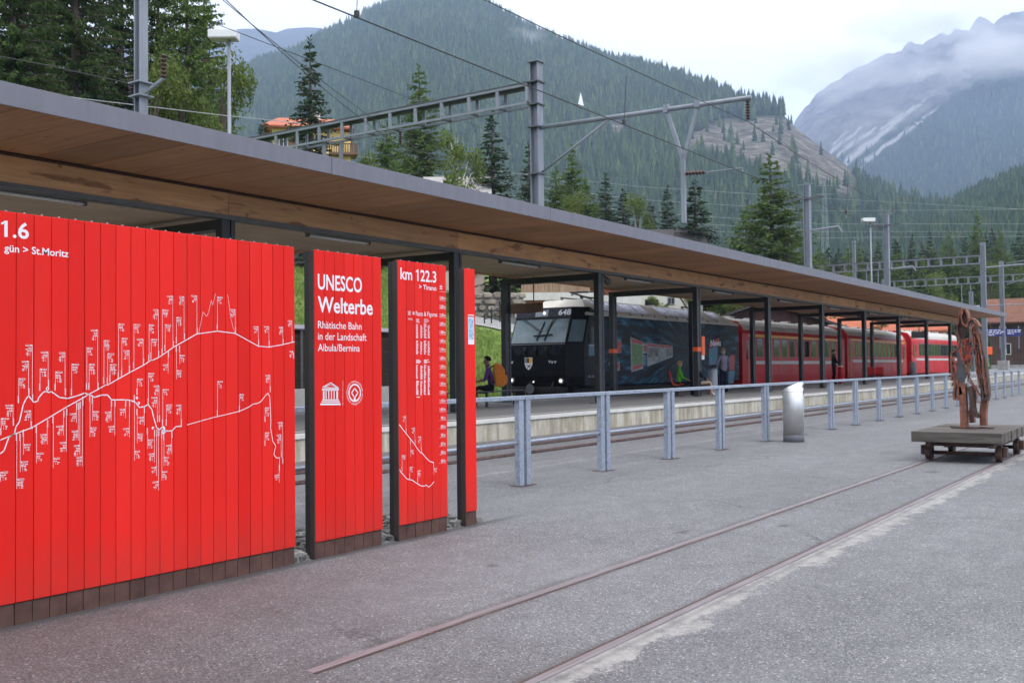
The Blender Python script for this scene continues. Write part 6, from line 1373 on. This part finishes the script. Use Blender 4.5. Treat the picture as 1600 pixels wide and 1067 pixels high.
tree('b', 62, -120, 66, 240, 'dark larch standing back between the two left ones', mi=0)
tree('l', 246, -160, 62, 90, 'thin larch just right of the upper left mast', mi=0)
tree('l', 292, -130, 60, 100, 'tall sparse larch with bare trunk left of the box lamp', mi=1)
tree('l', 318, -70, 66, 95, 'slim larch right beside the box lamp', mi=0)
tree('d', 345, 92, 50, 95, 'bushy yellow-green broadleaf tree below the box lamp')
tree('d', 285, 88, 47, 110, 'rounded broadleaf tree left of the box lamp pole')
tree('d', 236, 105, 45, 80, 'broadleaf tree beside the upper left mast')
tree('s', 155, 60, 58, 120, 'shorter spruce in the shade of the left larches', mi=0)
tree('s', 484, 62, 78, 74, 'dark pointed spruce in front of the yellow house', mi=0)
tree('s', 245, 185, 90, 30, 'small spruce peeping between trunks at the left', mi=1)
tree('s', 412, 190, 110, 34, 'small spruce left of the yellow house', mi=1)
tree('l', 604, 190, 104, 58, 'light spruce-like larch left of the tall one', mi=1)
tree('l', 655, 106, 98, 92, 'tall shaggy larch behind the gantry beam', mi=0)
tree('w', 715, 200, 68, 74, 'birch with white stem in front of the pink house')
tree('s', 768, 178, 86, 70, 'dark layered spruce right of the birch', mi=1)
tree('s', 826, 222, 96, 40, 'slim spruce just left of the tall middle mast', mi=0)
tree('l', 868, 262, 92, 44, 'low larch just right of the tall middle mast', mi=1)
tree('l', 893, 230, 100, 56, 'fresh green larch right of the middle mast', mi=0)
tree('l', 915, 285, 88, 50, 'short pale larch beside the fresh green one', mi=1)
tree('s', 946, 274, 112, 42, 'dark spruce, first of the row above the roof', mi=0)
tree('s', 974, 298, 108, 34, 'smaller dark spruce, second of the row above the roof', mi=1)
tree('d', 996, 306, 104, 40, 'pale green broadleaf tree among the spruces')
tree('s', 1016, 318, 108, 28, 'small dark spruce right of the pale green tree', mi=0)
tree('s', 1042, 294, 106, 40, 'dark spruce left of the hanging bracket', mi=1)
tree('s', 1086, 286, 98, 66, 'broad dark spruce behind the hanging bracket', mi=0)
tree('l', 1203, 246, 88, 118, 'large bright green larch alone above the roof', mi=0)
tree('l', 1165, 330, 92, 62, 'shorter larch leaning against the large bright one', mi=1)
tree('l', 1228, 330, 94, 50, 'low larch on the right flank of the large bright one', mi=0)
tree('d', 1128, 392, 96, 40, 'low bush at the foot of the large bright larch')
row = [('l', 1278, 395, 170, 34), ('s', 1310, 392, 175, 26), ('l', 1340, 385, 165, 34), ('s', 1372, 380, 180, 28), ('l', 1402, 392, 165, 36), ('s', 1425, 370, 175, 30), ('s', 1453, 366, 180, 34), ('l', 1482, 364, 170, 40), ('l', 1526, 332, 165, 48), ('s', 1505, 378, 185, 30), ('l', 1562, 356, 165, 46), ('s', 1592, 360, 175, 40), ('l', 1625, 350, 165, 50),
       ('l', 1440, 402, 150, 46), ('l', 1500, 405, 145, 44), ('d', 1545, 410, 150, 60), ('l', 1580, 400, 145, 50), ('d', 1470, 425, 140, 60), ('d', 1610, 420, 140, 60), ('l', 1385, 415, 150, 40), ('d', 1330, 425, 150, 56)]
lbls = ['larch at the left end of the distant tree belt', 'small spruce next to the left end of the distant belt', 'larch of the distant belt below the clearing', 'spruce of the distant belt behind the far lamp', 'larch right of the far lamp mast', 'slim spruce in the distant belt left of the pointed pair',
        'left of a pair of pointed spruces in the distant belt', 'larch beside the pointed spruces in the distant belt', 'tallest larch of the distant belt left of the gantry mast', 'small spruce left of the tallest belt larch', 'larch above the chalet roof', 'spruce at the right edge above the chalet', 'larch beyond the right picture edge',
        'front larch of the belt below the first gantry', 'front larch below the gantry near its mast', 'round broadleaf tree beside the gantry mast', 'front larch right behind the chalet', 'low broadleaf tree above the far roof edge', 'broadleaf tree beyond the chalet at the edge', 'front larch beneath the far street lamp', 'low broadleaf tree near the left of the belt']
for (k, px, tp, D, w), lb in zip(row, lbls): tree(k, px, tp, D, w, lb)
ORD = 'first second third fourth fifth sixth seventh eighth ninth tenth eleventh twelfth thirteenth fourteenth fifteenth sixteenth seventeenth eighteenth nineteenth twentieth twenty-first twenty-second twenty-third twenty-fourth twenty-fifth twenty-sixth'.split()
for k in range(26):
    px = 1262+k*14.5+rnd.uniform(-6, 6); t = tree(rnd.choice('sl'), px, rnd.uniform(372, 412)-max(0, (px-1450)*0.12), rnd.uniform(185, 240), rnd.uniform(40, 58), ORD[k]+' tree from the left in the rear row of the distant belt', 'rear rows of the distant tree belt')
# shrubs on the green slope and around the houses
for px, py, D, w, lb in ((905, 300, 80, 30, 'shrub beside the low larch behind the roof'), (560, 240, 84, 46, 'shrub below the yellow house balcony'), (1025, 462, 88, 34, 'shrub in front of the white house'), (1080, 460, 88, 30, 'young shrub right of the white house window'), (1140, 470, 84, 60, 'yellow-green shrub above the rear of the locomotive'),
                         (703, 455, 70, 22, 'small shrub beside the third red panel'), (640, 470, 62, 30, 'bush on the slope behind the third panel'), (440, 230, 80, 60, 'bush under the yellow house wall'), (590, 262, 80, 50, 'bush left of the pink house'), (1375, 490, 92, 30, 'dark bush behind the second coach')):
    t = tree('d', px, py, D, w, lb)
    t['category'] = 'shrub'; t.name = 'shrub'

# tufts of grass on the visible bank
vs, fs = [], []; rg = random.Random(31)
for k in range(42000):
    x_ = rg.uniform(6, 78); y_ = 26+38*rg.random()**1.3; p = Vector((x_, y_, hill(x_, y_))); h_ = rg.uniform(0.10, 0.36)*(0.7+0.6*(mnoise.noise(Vector((x_*0.25, y_*0.25, 3)))+0.5))
    q_ = pix(p)
    if q_[0] > 718 and p.dot(FW) > 65 and q_[0] < 830: continue
    for q in range(3): sprig(vs, fs, p+Vector((rg.uniform(-.2, .2), rg.uniform(-.2, .2), -0.05)), (rg.uniform(-.6, .6), rg.uniform(-.6, .6), 1), h_, 0.035, rg, 0)
me = bpy.data.meshes.new('grass_tufts'); me.from_pydata(vs, [], fs); mat_foliage('grass_blades', (0.16, 0.25, 0.05), (0.32, 0.39, 0.12)); me.materials.append(MATS['grass_blades'])
go_ = bpy.data.objects.new('grass_tufts', me); COL.objects.link(go_); tag(go_, 'long meadow grass on the bank behind the tracks', 'grass', kind='stuff')

# ------------------------------------------------------------------ mountains
def mat_mountain(name, kind):
    t = NT(name); p = t.pos()
    n = t.noise(p, 0.012, 8, 0.6)
    if kind == 'forest':
        at = t.n.new('ShaderNodeAttribute'); at.attribute_name = 'rock'
        fl = t.ramp(n, [(0.35, (0.022, 0.035, 0.016)), (0.6, (0.05, 0.075, 0.025)), (0.75, (0.10, 0.12, 0.045))])
        rk = t.ramp(t.noise(p, 0.055, 10, 0.75), [(0.34, (0.075, 0.065, 0.05)), (0.5, (0.25, 0.22, 0.18)), (0.66, (0.46, 0.41, 0.34))])
        rk = t.mix(t.ramp(t.noise(t.pos((1, 1, 0.35)), 0.05, 6, 0.65), [(0.5, 0.0), (0.62, 0.75)]), rk, (0.10, 0.09, 0.075))
        c = t.mix(at.outputs['Fac'], fl, rk)
        b = t.noise(t.pos((1, 1, 0.6)), 0.06, 10, 0.75); t.bump(b, 1.0, 22)
    else:
        a1 = t.n.new('ShaderNodeAttribute'); a1.attribute_name = 'scree'; a2 = t.n.new('ShaderNodeAttribute'); a2.attribute_name = 'green'
        rk = t.ramp(t.noise(p, 0.009, 10, 0.72), [(0.32, (0.13, 0.12, 0.125)), (0.5, (0.30, 0.27, 0.275)), (0.68, (0.50, 0.46, 0.45))])
        gr = t.ramp(t.noise(p, 0.02, 8, 0.7), [(0.35, (0.022, 0.034, 0.018)), (0.7, (0.07, 0.09, 0.04))])
        c = t.mix(a2.outputs['Fac'], rk, gr); c = t.mix(a1.outputs['Fac'], c, (0.66, 0.64, 0.62))
        t.bump(t.noise(p, 0.010, 11, 0.75), 1.0, 110)
    t.color(c); t.rough(0.95); t.b.inputs['Specular IOR Level'].default_value = 0.05; MATS[name] = t.m
mat_mountain('forest_floor', 'forest'); mat_mountain('alpine_rock', 'rock')
def mountain(name, ridge, Dr, Db, zb, cols, rows, x0, x1, mat, nz_, power=1.0, attrs=None, jag=0.0):
    """a slope rising from distance Db to a ridge at distance Dr, with a back face, between azimuths of photo columns x0..x1"""
    m = MB(); P = []; A = {k: [] for k in (attrs or {})}
    for i in range(cols+1):
        px = lerp(x0, x1, i/cols); yr_ = interp(ridge, px); D1 = Dr(px) if callable(Dr) else Dr; D0 = Db(px) if callable(Db) else Db
        zr_ = at_d(px, yr_, D1).z+jag*mnoise.fractal(Vector((px*0.045, 3, 1)), 1, 2, 6); zb_ = zb(px) if callable(zb) else zb
        col = []
        for j in range(rows+4):
            t = min(1, j/rows); D = lerp(D0, D1, t); z = lerp(zb_, zr_, t**power)
            q = at_d(px, 560, D); v = Vector((q.x, q.y, 0))
            if j > rows: v *= 1+0.13*(j-rows); z = zr_-(zr_-zb_)*0.33*(j-rows)-60*(j-rows)
            elif j > 0:
                e = math.sin(math.pi*min(1, t*1.0))*0.9+0.1*t; nn_ = mnoise.fractal(v*(1/nz_[1]), 1, 2, 6)+0.7*mnoise.ridged_multi_fractal(v*(0.7/nz_[1]), 1, 2, 5, 1, 2)-0.6
                z += nz_[0]*nn_*e*(1 if t < 0.97 else 0.2)
            col.append(len(P)); P.append((v.x, v.y, z))
            for k in A: A[k].append(attrs[k](px, pix((v.x, v.y, z))[1] if j <= rows else 0, t, v))
    n = rows+4
    m.add(P, [(i*n+j, (i+1)*n+j, (i+1)*n+j+1, i*n+j+1) for i in range(cols) for j in range(n-1)])
    o = m.build(name, mat, None, True); structure(o)
    for k in A: o.data.attributes.new(k, 'FLOAT', 'POINT').data.foreach_set('value', A[k])
    return o, P, n, cols, rows
R1 = [(-900, 60), (-300, 150), (0, 170), (250, 150), (360, 118), (400, 98), (470, 76), (520, 46), (560, 28), (610, 4), (650, -14), (700, -14), (760, 2), (800, 26), (850, 52), (900, 74), (950, 94), (1000, 103), (1050, 117), (1100, 132), (1150, 152), (1200, 163), (1230, 176), (1250, 198), (1275, 218), (1310, 244), (1335, 262), (1350, 290), (1400, 312), (1450, 330), (1500, 342), (1560, 352), (1620, 360), (1800, 380), (2300, 430)]
def D1(px): return interp([(-900, 2300), (300, 2600), (650, 2400), (1000, 2000), (1250, 1550), (1340, 1400), (1400, 1350), (2300, 1200)], px)
def cliffness(px, py, t, v):                            # where the bare rock face breaks through the forest
    top = interp([(1060, 222), (1110, 195), (1160, 190), (1200, 184), (1240, 190), (1270, 212), (1310, 236), (1336, 262)], px); bot = interp([(1060, 226), (1100, 232), (1150, 246), (1200, 262), (1250, 275), (1290, 292), (1336, 304)], px)
    w = 9*mnoise.fractal(Vector((px*0.03, py*0.03, 0)), 1, 2, 4)
    a = sstep(-5, 5, py-top+w)*sstep(-6, 8, bot-py+w)*sstep(1058, 1085, px)*sstep(1345, 1334, px)
    b = sstep(1.0, 0.6, math.hypot((px-965)/26, (py-200)/13)+w*0.03)
    return max(a, b)
M1 = mountain('forest_mountain', R1, D1, lambda px: interp([(-900, 800), (900, 800), (1300, 620), (2300, 550)], px), lambda px: interp([(-900, 60), (800, 45), (1300, 18), (2300, 15)], px), 260, 70, -900, 2300, 'forest_floor', (26, 420), 1.05, {'rock': cliffness})
R3 = [(900, 560), (1200, 470), (1300, 425), (1380, 385), (1450, 352), (1510, 326), (1560, 302), (1600, 286), (1700, 250), (1900, 200), (2400, 120)]
M3 = mountain('wooded_spur', R3, 1050, 480, 14, 110, 40, 1240, 2300, 'forest_floor', (12, 300), 1.05, {'rock': lambda *a: 0.0})
R2 = [(1000, 420), (1180, 300), (1240, 205), (1262, 170), (1290, 138), (1330, 112), (1400, 78), (1450, 62), (1500, 46), (1540, 30), (1580, 20), (1640, 6), (1800, -50), (2300, -160)]
def scree(px, py, t, v):
    s = 0
    for (xa, ya_, xb, yb_, w0, w1) in ((1332, 250, 1450, 160, 10, 3), (1356, 254, 1470, 172, 6, 2), (1306, 236, 1350, 200, 7, 2), (1318, 240, 1372, 204, 5, 2), (1310, 224, 1330, 205, 4, 2), (1385, 200, 1440, 165, 4, 2)):
        q = (px-xa)/(xb-xa)
        if -0.05 < q < 1.05: s = max(s, sstep(lerp(w0, w1, q), lerp(w0, w1, q)*0.4, abs(py-lerp(ya_, yb_, q)+3*mnoise.noise(Vector((px*.05, py*.05, 7))))))
    return s
def green2(px, py, t, v):
    lim = interp([(1240, 215), (1300, 235), (1350, 235), (1400, 205), (1450, 175), (1500, 140), (1560, 110), (1600, 95), (1800, 60)], px)+14*mnoise.fractal(Vector((px*0.025, py*0.05, 2)), 1, 2, 5)
    return sstep(-6, 14, py-lim)
M2 = mountain('rocky_mountain', R2, 4600, 1900, 40, 230, 150, 1000, 2300, 'alpine_rock', (70, 600), 1.0, {'scree': scree, 'green': green2}, jag=40)
R0 = [(-600, 20), (200, 60), (350, 46), (385, 38), (430, 46), (460, 40), (500, 38), (560, 60), (700, 120), (900, 220)]
M0 = mountain('far_ridge', R0, 5200, 3200, 500, 90, 40, -600, 900, 'alpine_rock', (60, 900), 1.0, {'scree': lambda *a: 0.0, 'green': lambda px, py, t, v: 0.75}, jag=15)
# forests: one mass of conifers on each slope, instanced on points
def far_tree(seed, lush):
    rn = random.Random(seed); m = MB(); n = 7
    for k, (z0, z1, r) in enumerate(((0.04, 0.42, 0.17), (0.24, 0.62, 0.145), (0.44, 0.80, 0.11), (0.64, 1.0, 0.07))):
        vs = [(r*rn.uniform(.6, 1.25)*math.cos(2*math.pi*(i+rn.uniform(-.3, .3))/n), r*rn.uniform(.6, 1.25)*math.sin(2*math.pi*i/n), z0+rn.uniform(-.04, .05)) for i in range(n)]+[(rn.uniform(-.02, .02), rn.uniform(-.02, .02), z1)]
        m.add(vs, [(i, (i+1) % n, n) for i in range(n)])
    me = bpy.data.meshes.new('conifer'); me.from_pydata(m.v, [], m.f); me.materials.append(MATS[lush]); return bpy.data.objects.new('conifer', me)
mat_foliage('forest_light', (0.05, 0.08, 0.024), (0.11, 0.15, 0.042), (1.0, 0.6, 1.3))
FT = [far_tree(1, 'forest'), far_tree(2, 'forest'), far_tree(3, 'forest'), far_tree(4, 'forest_light')]
def forest(name, label, M, count, hmin, hmax, keep, seed, pxr):
    o, P, n, cols, rows = M; rn = random.Random(seed); pts = []; sc_ = []; idx = []
    cells = []; tot = 0; cum = []
    for i in range(cols):
        for j in range(rows):
            a, b, c, d = (Vector(P[k]) for k in (i*n+j, (i+1)*n+j, (i+1)*n+j+1, i*n+j+1)); px = pix((a+c)/2)[0]
            if not pxr[0] < px < pxr[1]: continue
            ar = ((b-a).xy.to_3d().cross((d-a).xy.to_3d())).length; tot += ar; cells.append((a, b, c, d)); cum.append(tot)
    import bisect
    for k in range(count):
        a, b, c, d = cells[bisect.bisect_left(cum, rn.random()*tot)]; u, v = rn.random(), rn.random(); p = a.lerp(b, u).lerp(d.lerp(c, u), v); px, py = pix(p)
        if keep(px, py, p, rn): pts.append(p); big = mnoise.noise(p*0.006); sc_.append(rn.uniform(hmin, hmax)*(1+0.2*big)); idx.append(3 if rn.random() < 0.16+0.5*max(0, mnoise.noise(p*0.004+Vector((9, 0, 0)))) else rn.randrange(3))
    me = bpy.data.meshes.new(name); me.from_pydata(pts, [], []); me.attributes.new('sc', 'FLOAT', 'POINT').data.foreach_set('value', sc_); me.attributes.new('idx', 'INT', 'POINT').data.foreach_set('value', idx)
    ob = bpy.data.objects.new(name, me); COL.objects.link(ob); tag(ob, label, 'forest', kind='stuff')
    g = bpy.data.node_groups.new(name, 'GeometryNodeTree'); g.interface.new_socket('Geometry', in_out='INPUT', socket_type='NodeSocketGeometry'); g.interface.new_socket('Geometry', in_out='OUTPUT', socket_type='NodeSocketGeometry')
    N, Lk = g.nodes, g.links; gi, go = N.new('NodeGroupInput'), N.new('NodeGroupOutput'); iop = N.new('GeometryNodeInstanceOnPoints'); gti = N.new('GeometryNodeGeometryToInstance')
    for ft in FT[::-1]:
        oi = N.new('GeometryNodeObjectInfo'); oi.inputs['Object'].default_value = ft; oi.inputs['As Instance'].default_value = True; Lk.new(oi.outputs['Geometry'], gti.inputs[0])
    def attr(nm, ty): a = N.new('GeometryNodeInputNamedAttribute'); a.data_type = ty; a.inputs[0].default_value = nm; return a.outputs[0]
    Lk.new(gi.outputs[0], iop.inputs['Points']); jn = N.new('GeometryNodeJoinGeometry')
    N.remove(gti); j2 = jn
    for oi in [x for x in N if x.type == 'OBJECT_INFO']: Lk.new(oi.outputs['Geometry'], j2.inputs[0])
    Lk.new(j2.outputs[0], iop.inputs['Instance']); iop.inputs['Pick Instance'].default_value = True
    Lk.new(attr('idx', 'INT'), iop.inputs['Instance Index']); Lk.new(attr('sc', 'FLOAT'), iop.inputs['Scale'])
    rv = N.new('FunctionNodeRandomValue'); rv.data_type = 'FLOAT_VECTOR'; rv.inputs[0].default_value = (-0.03, -0.03, 0); rv.inputs[1].default_value = (0.03, 0.03, 6.28)
    Lk.new(rv.outputs[0], iop.inputs['Rotation']); Lk.new(iop.outputs[0], go.inputs[0])
    md = ob.modifiers.new('scatter', 'NODES'); md.node_group = g
    return ob
def keep1(px, py, p, rn):
    if max(cliffness(px, py-q, 0, p) for q in (0, 10, 20)) > 0.35: return rn.random() < 0.014
    if math.hypot((px-1325)/75, (py-342)/20) < 1+0.4*mnoise.noise(p*0.02): return rn.random() < 0.12
    if px < 620 and math.hypot((px-575)/80, (py-60)/30) < 1: return rn.random() < 0.5
    return mnoise.noise(p*0.011) > -0.62
forest('mountain_forest', 'dense conifer forest covering the near mountain', M1, 62000, 13, 31, keep1, 21, (-120, 1720))
forest('spur_forest', 'conifer forest on the dark spur at the right', M3, 9000, 15, 24, lambda px, py, p, rn: True, 22, (1230, 1720))
forest('slope_forest', 'hazy conifer forest on the lower flank of the rocky mountain', M2, 16000, 18, 30, lambda px, py, p, rn: green2(px, py, 0, p) > 0.8 and scree(px, py, 0, p) < 0.2 and rn.random() < sstep(-10, 120, py-interp([(1300, 240), (1600, 110)], px)), 23, (1280, 1720))

# ------------------------------------------------------------------ haze in the valley air
m = MB(); m.box(-8000, 9500, -8000, 9500, -2.0, 2600); hz_o = m.build('haze', 'wire'); hz_o.data.materials.clear()
hm = bpy.data.materials.new('haze_air'); hm.use_nodes = True; hn = hm.node_tree.nodes; hn.clear(); ho = hn.new('ShaderNodeOutputMaterial'); pv = hn.new('ShaderNodeVolumePrincipled')
pv.inputs['Color'].default_value = (0.50, 0.67, 1.0, 1); pv.inputs['Density'].default_value = 0.000165; pv.inputs['Anisotropy'].default_value = 0.2
hm.node_tree.links.new(pv.outputs[0], ho.inputs['Volume']); hz_o.data.materials.append(hm); hz_o['kind'] = 'stuff'; hz_o['label'] = 'thin blue mountain haze filling the valley air'; hz_o['category'] = 'haze'

def mist(label, px, py, D, rx, rz_, ry, dens, seed):
    c = at_d(px, py, D); bm = bmesh.new(); bmesh.ops.create_icosphere(bm, subdivisions=3, radius=1); me = bpy.data.meshes.new('mist'); bm.to_mesh(me); bm.free()
    o = bpy.data.objects.new('mist', me); COL.objects.link(o); o.location = c; o.rotation_euler = (0, 0, CAMDIR); o.scale = (rx, ry, rz_); tag(o, label, 'cloud', kind='stuff')
    mt = bpy.data.materials.new('mist_'+str(seed)); mt.use_nodes = True; n = mt.node_tree.nodes; L = mt.node_tree.links; n.clear(); out = n.new('ShaderNodeOutputMaterial'); v = n.new('ShaderNodeVolumePrincipled'); v.inputs['Color'].default_value = (0.97, 0.98, 1, 1)
    t = n.new('ShaderNodeTexCoord'); le = n.new('ShaderNodeVectorMath'); le.operation = 'LENGTH'; L.new(t.outputs['Object'], le.inputs[0])
    nz_ = n.new('ShaderNodeTexNoise'); nz_.inputs['Scale'].default_value = 2.2; nz_.inputs['Detail'].default_value = 5; nz_.noise_dimensions = '4D'; nz_.inputs['W'].default_value = seed; L.new(t.outputs['Object'], nz_.inputs['Vector'])
    def mth(op, a, b):
        q = n.new('ShaderNodeMath'); q.operation = op
        for i, x in enumerate((a, b)):
            if isinstance(x, (int, float)): q.inputs[i].default_value = x
            else: L.new(x, q.inputs[i])
        return q.outputs[0]
    f = mth('SUBTRACT', 1.0, le.outputs['Value']); f = mth('ADD', mth('MULTIPLY', f, 0.9), mth('MULTIPLY', mth('SUBTRACT', nz_.outputs['Fac'], 0.62), 1.8)); f = mth('MAXIMUM', f, 0.0); f = mth('MULTIPLY', f, dens)
    L.new(f, v.inputs['Density']); L.new(v.outputs[0], out.inputs['Volume']); me.materials.append(mt)
mist('white cloud wisp lying across the rocky mountain at the upper right', 1580, 82, 3400, 330, 150, 280, 0.014, 3)
mist('thin cloud trailing off the shoulder of the rocky mountain', 1330, 112, 3900, 420, 150, 300, 0.007, 8)
mist('pale cloud bank covering the crest of the rocky mountain', 1440, 40, 4300, 420, 120, 300, 0.008, 14)
mist('faint scrap of mist in front of the forest mountain', 825, 62, 2000, 55, 38, 50, 0.014, 5)
S.cycles.volume_step_rate = 2.0; S.cycles.volume_max_steps = 96
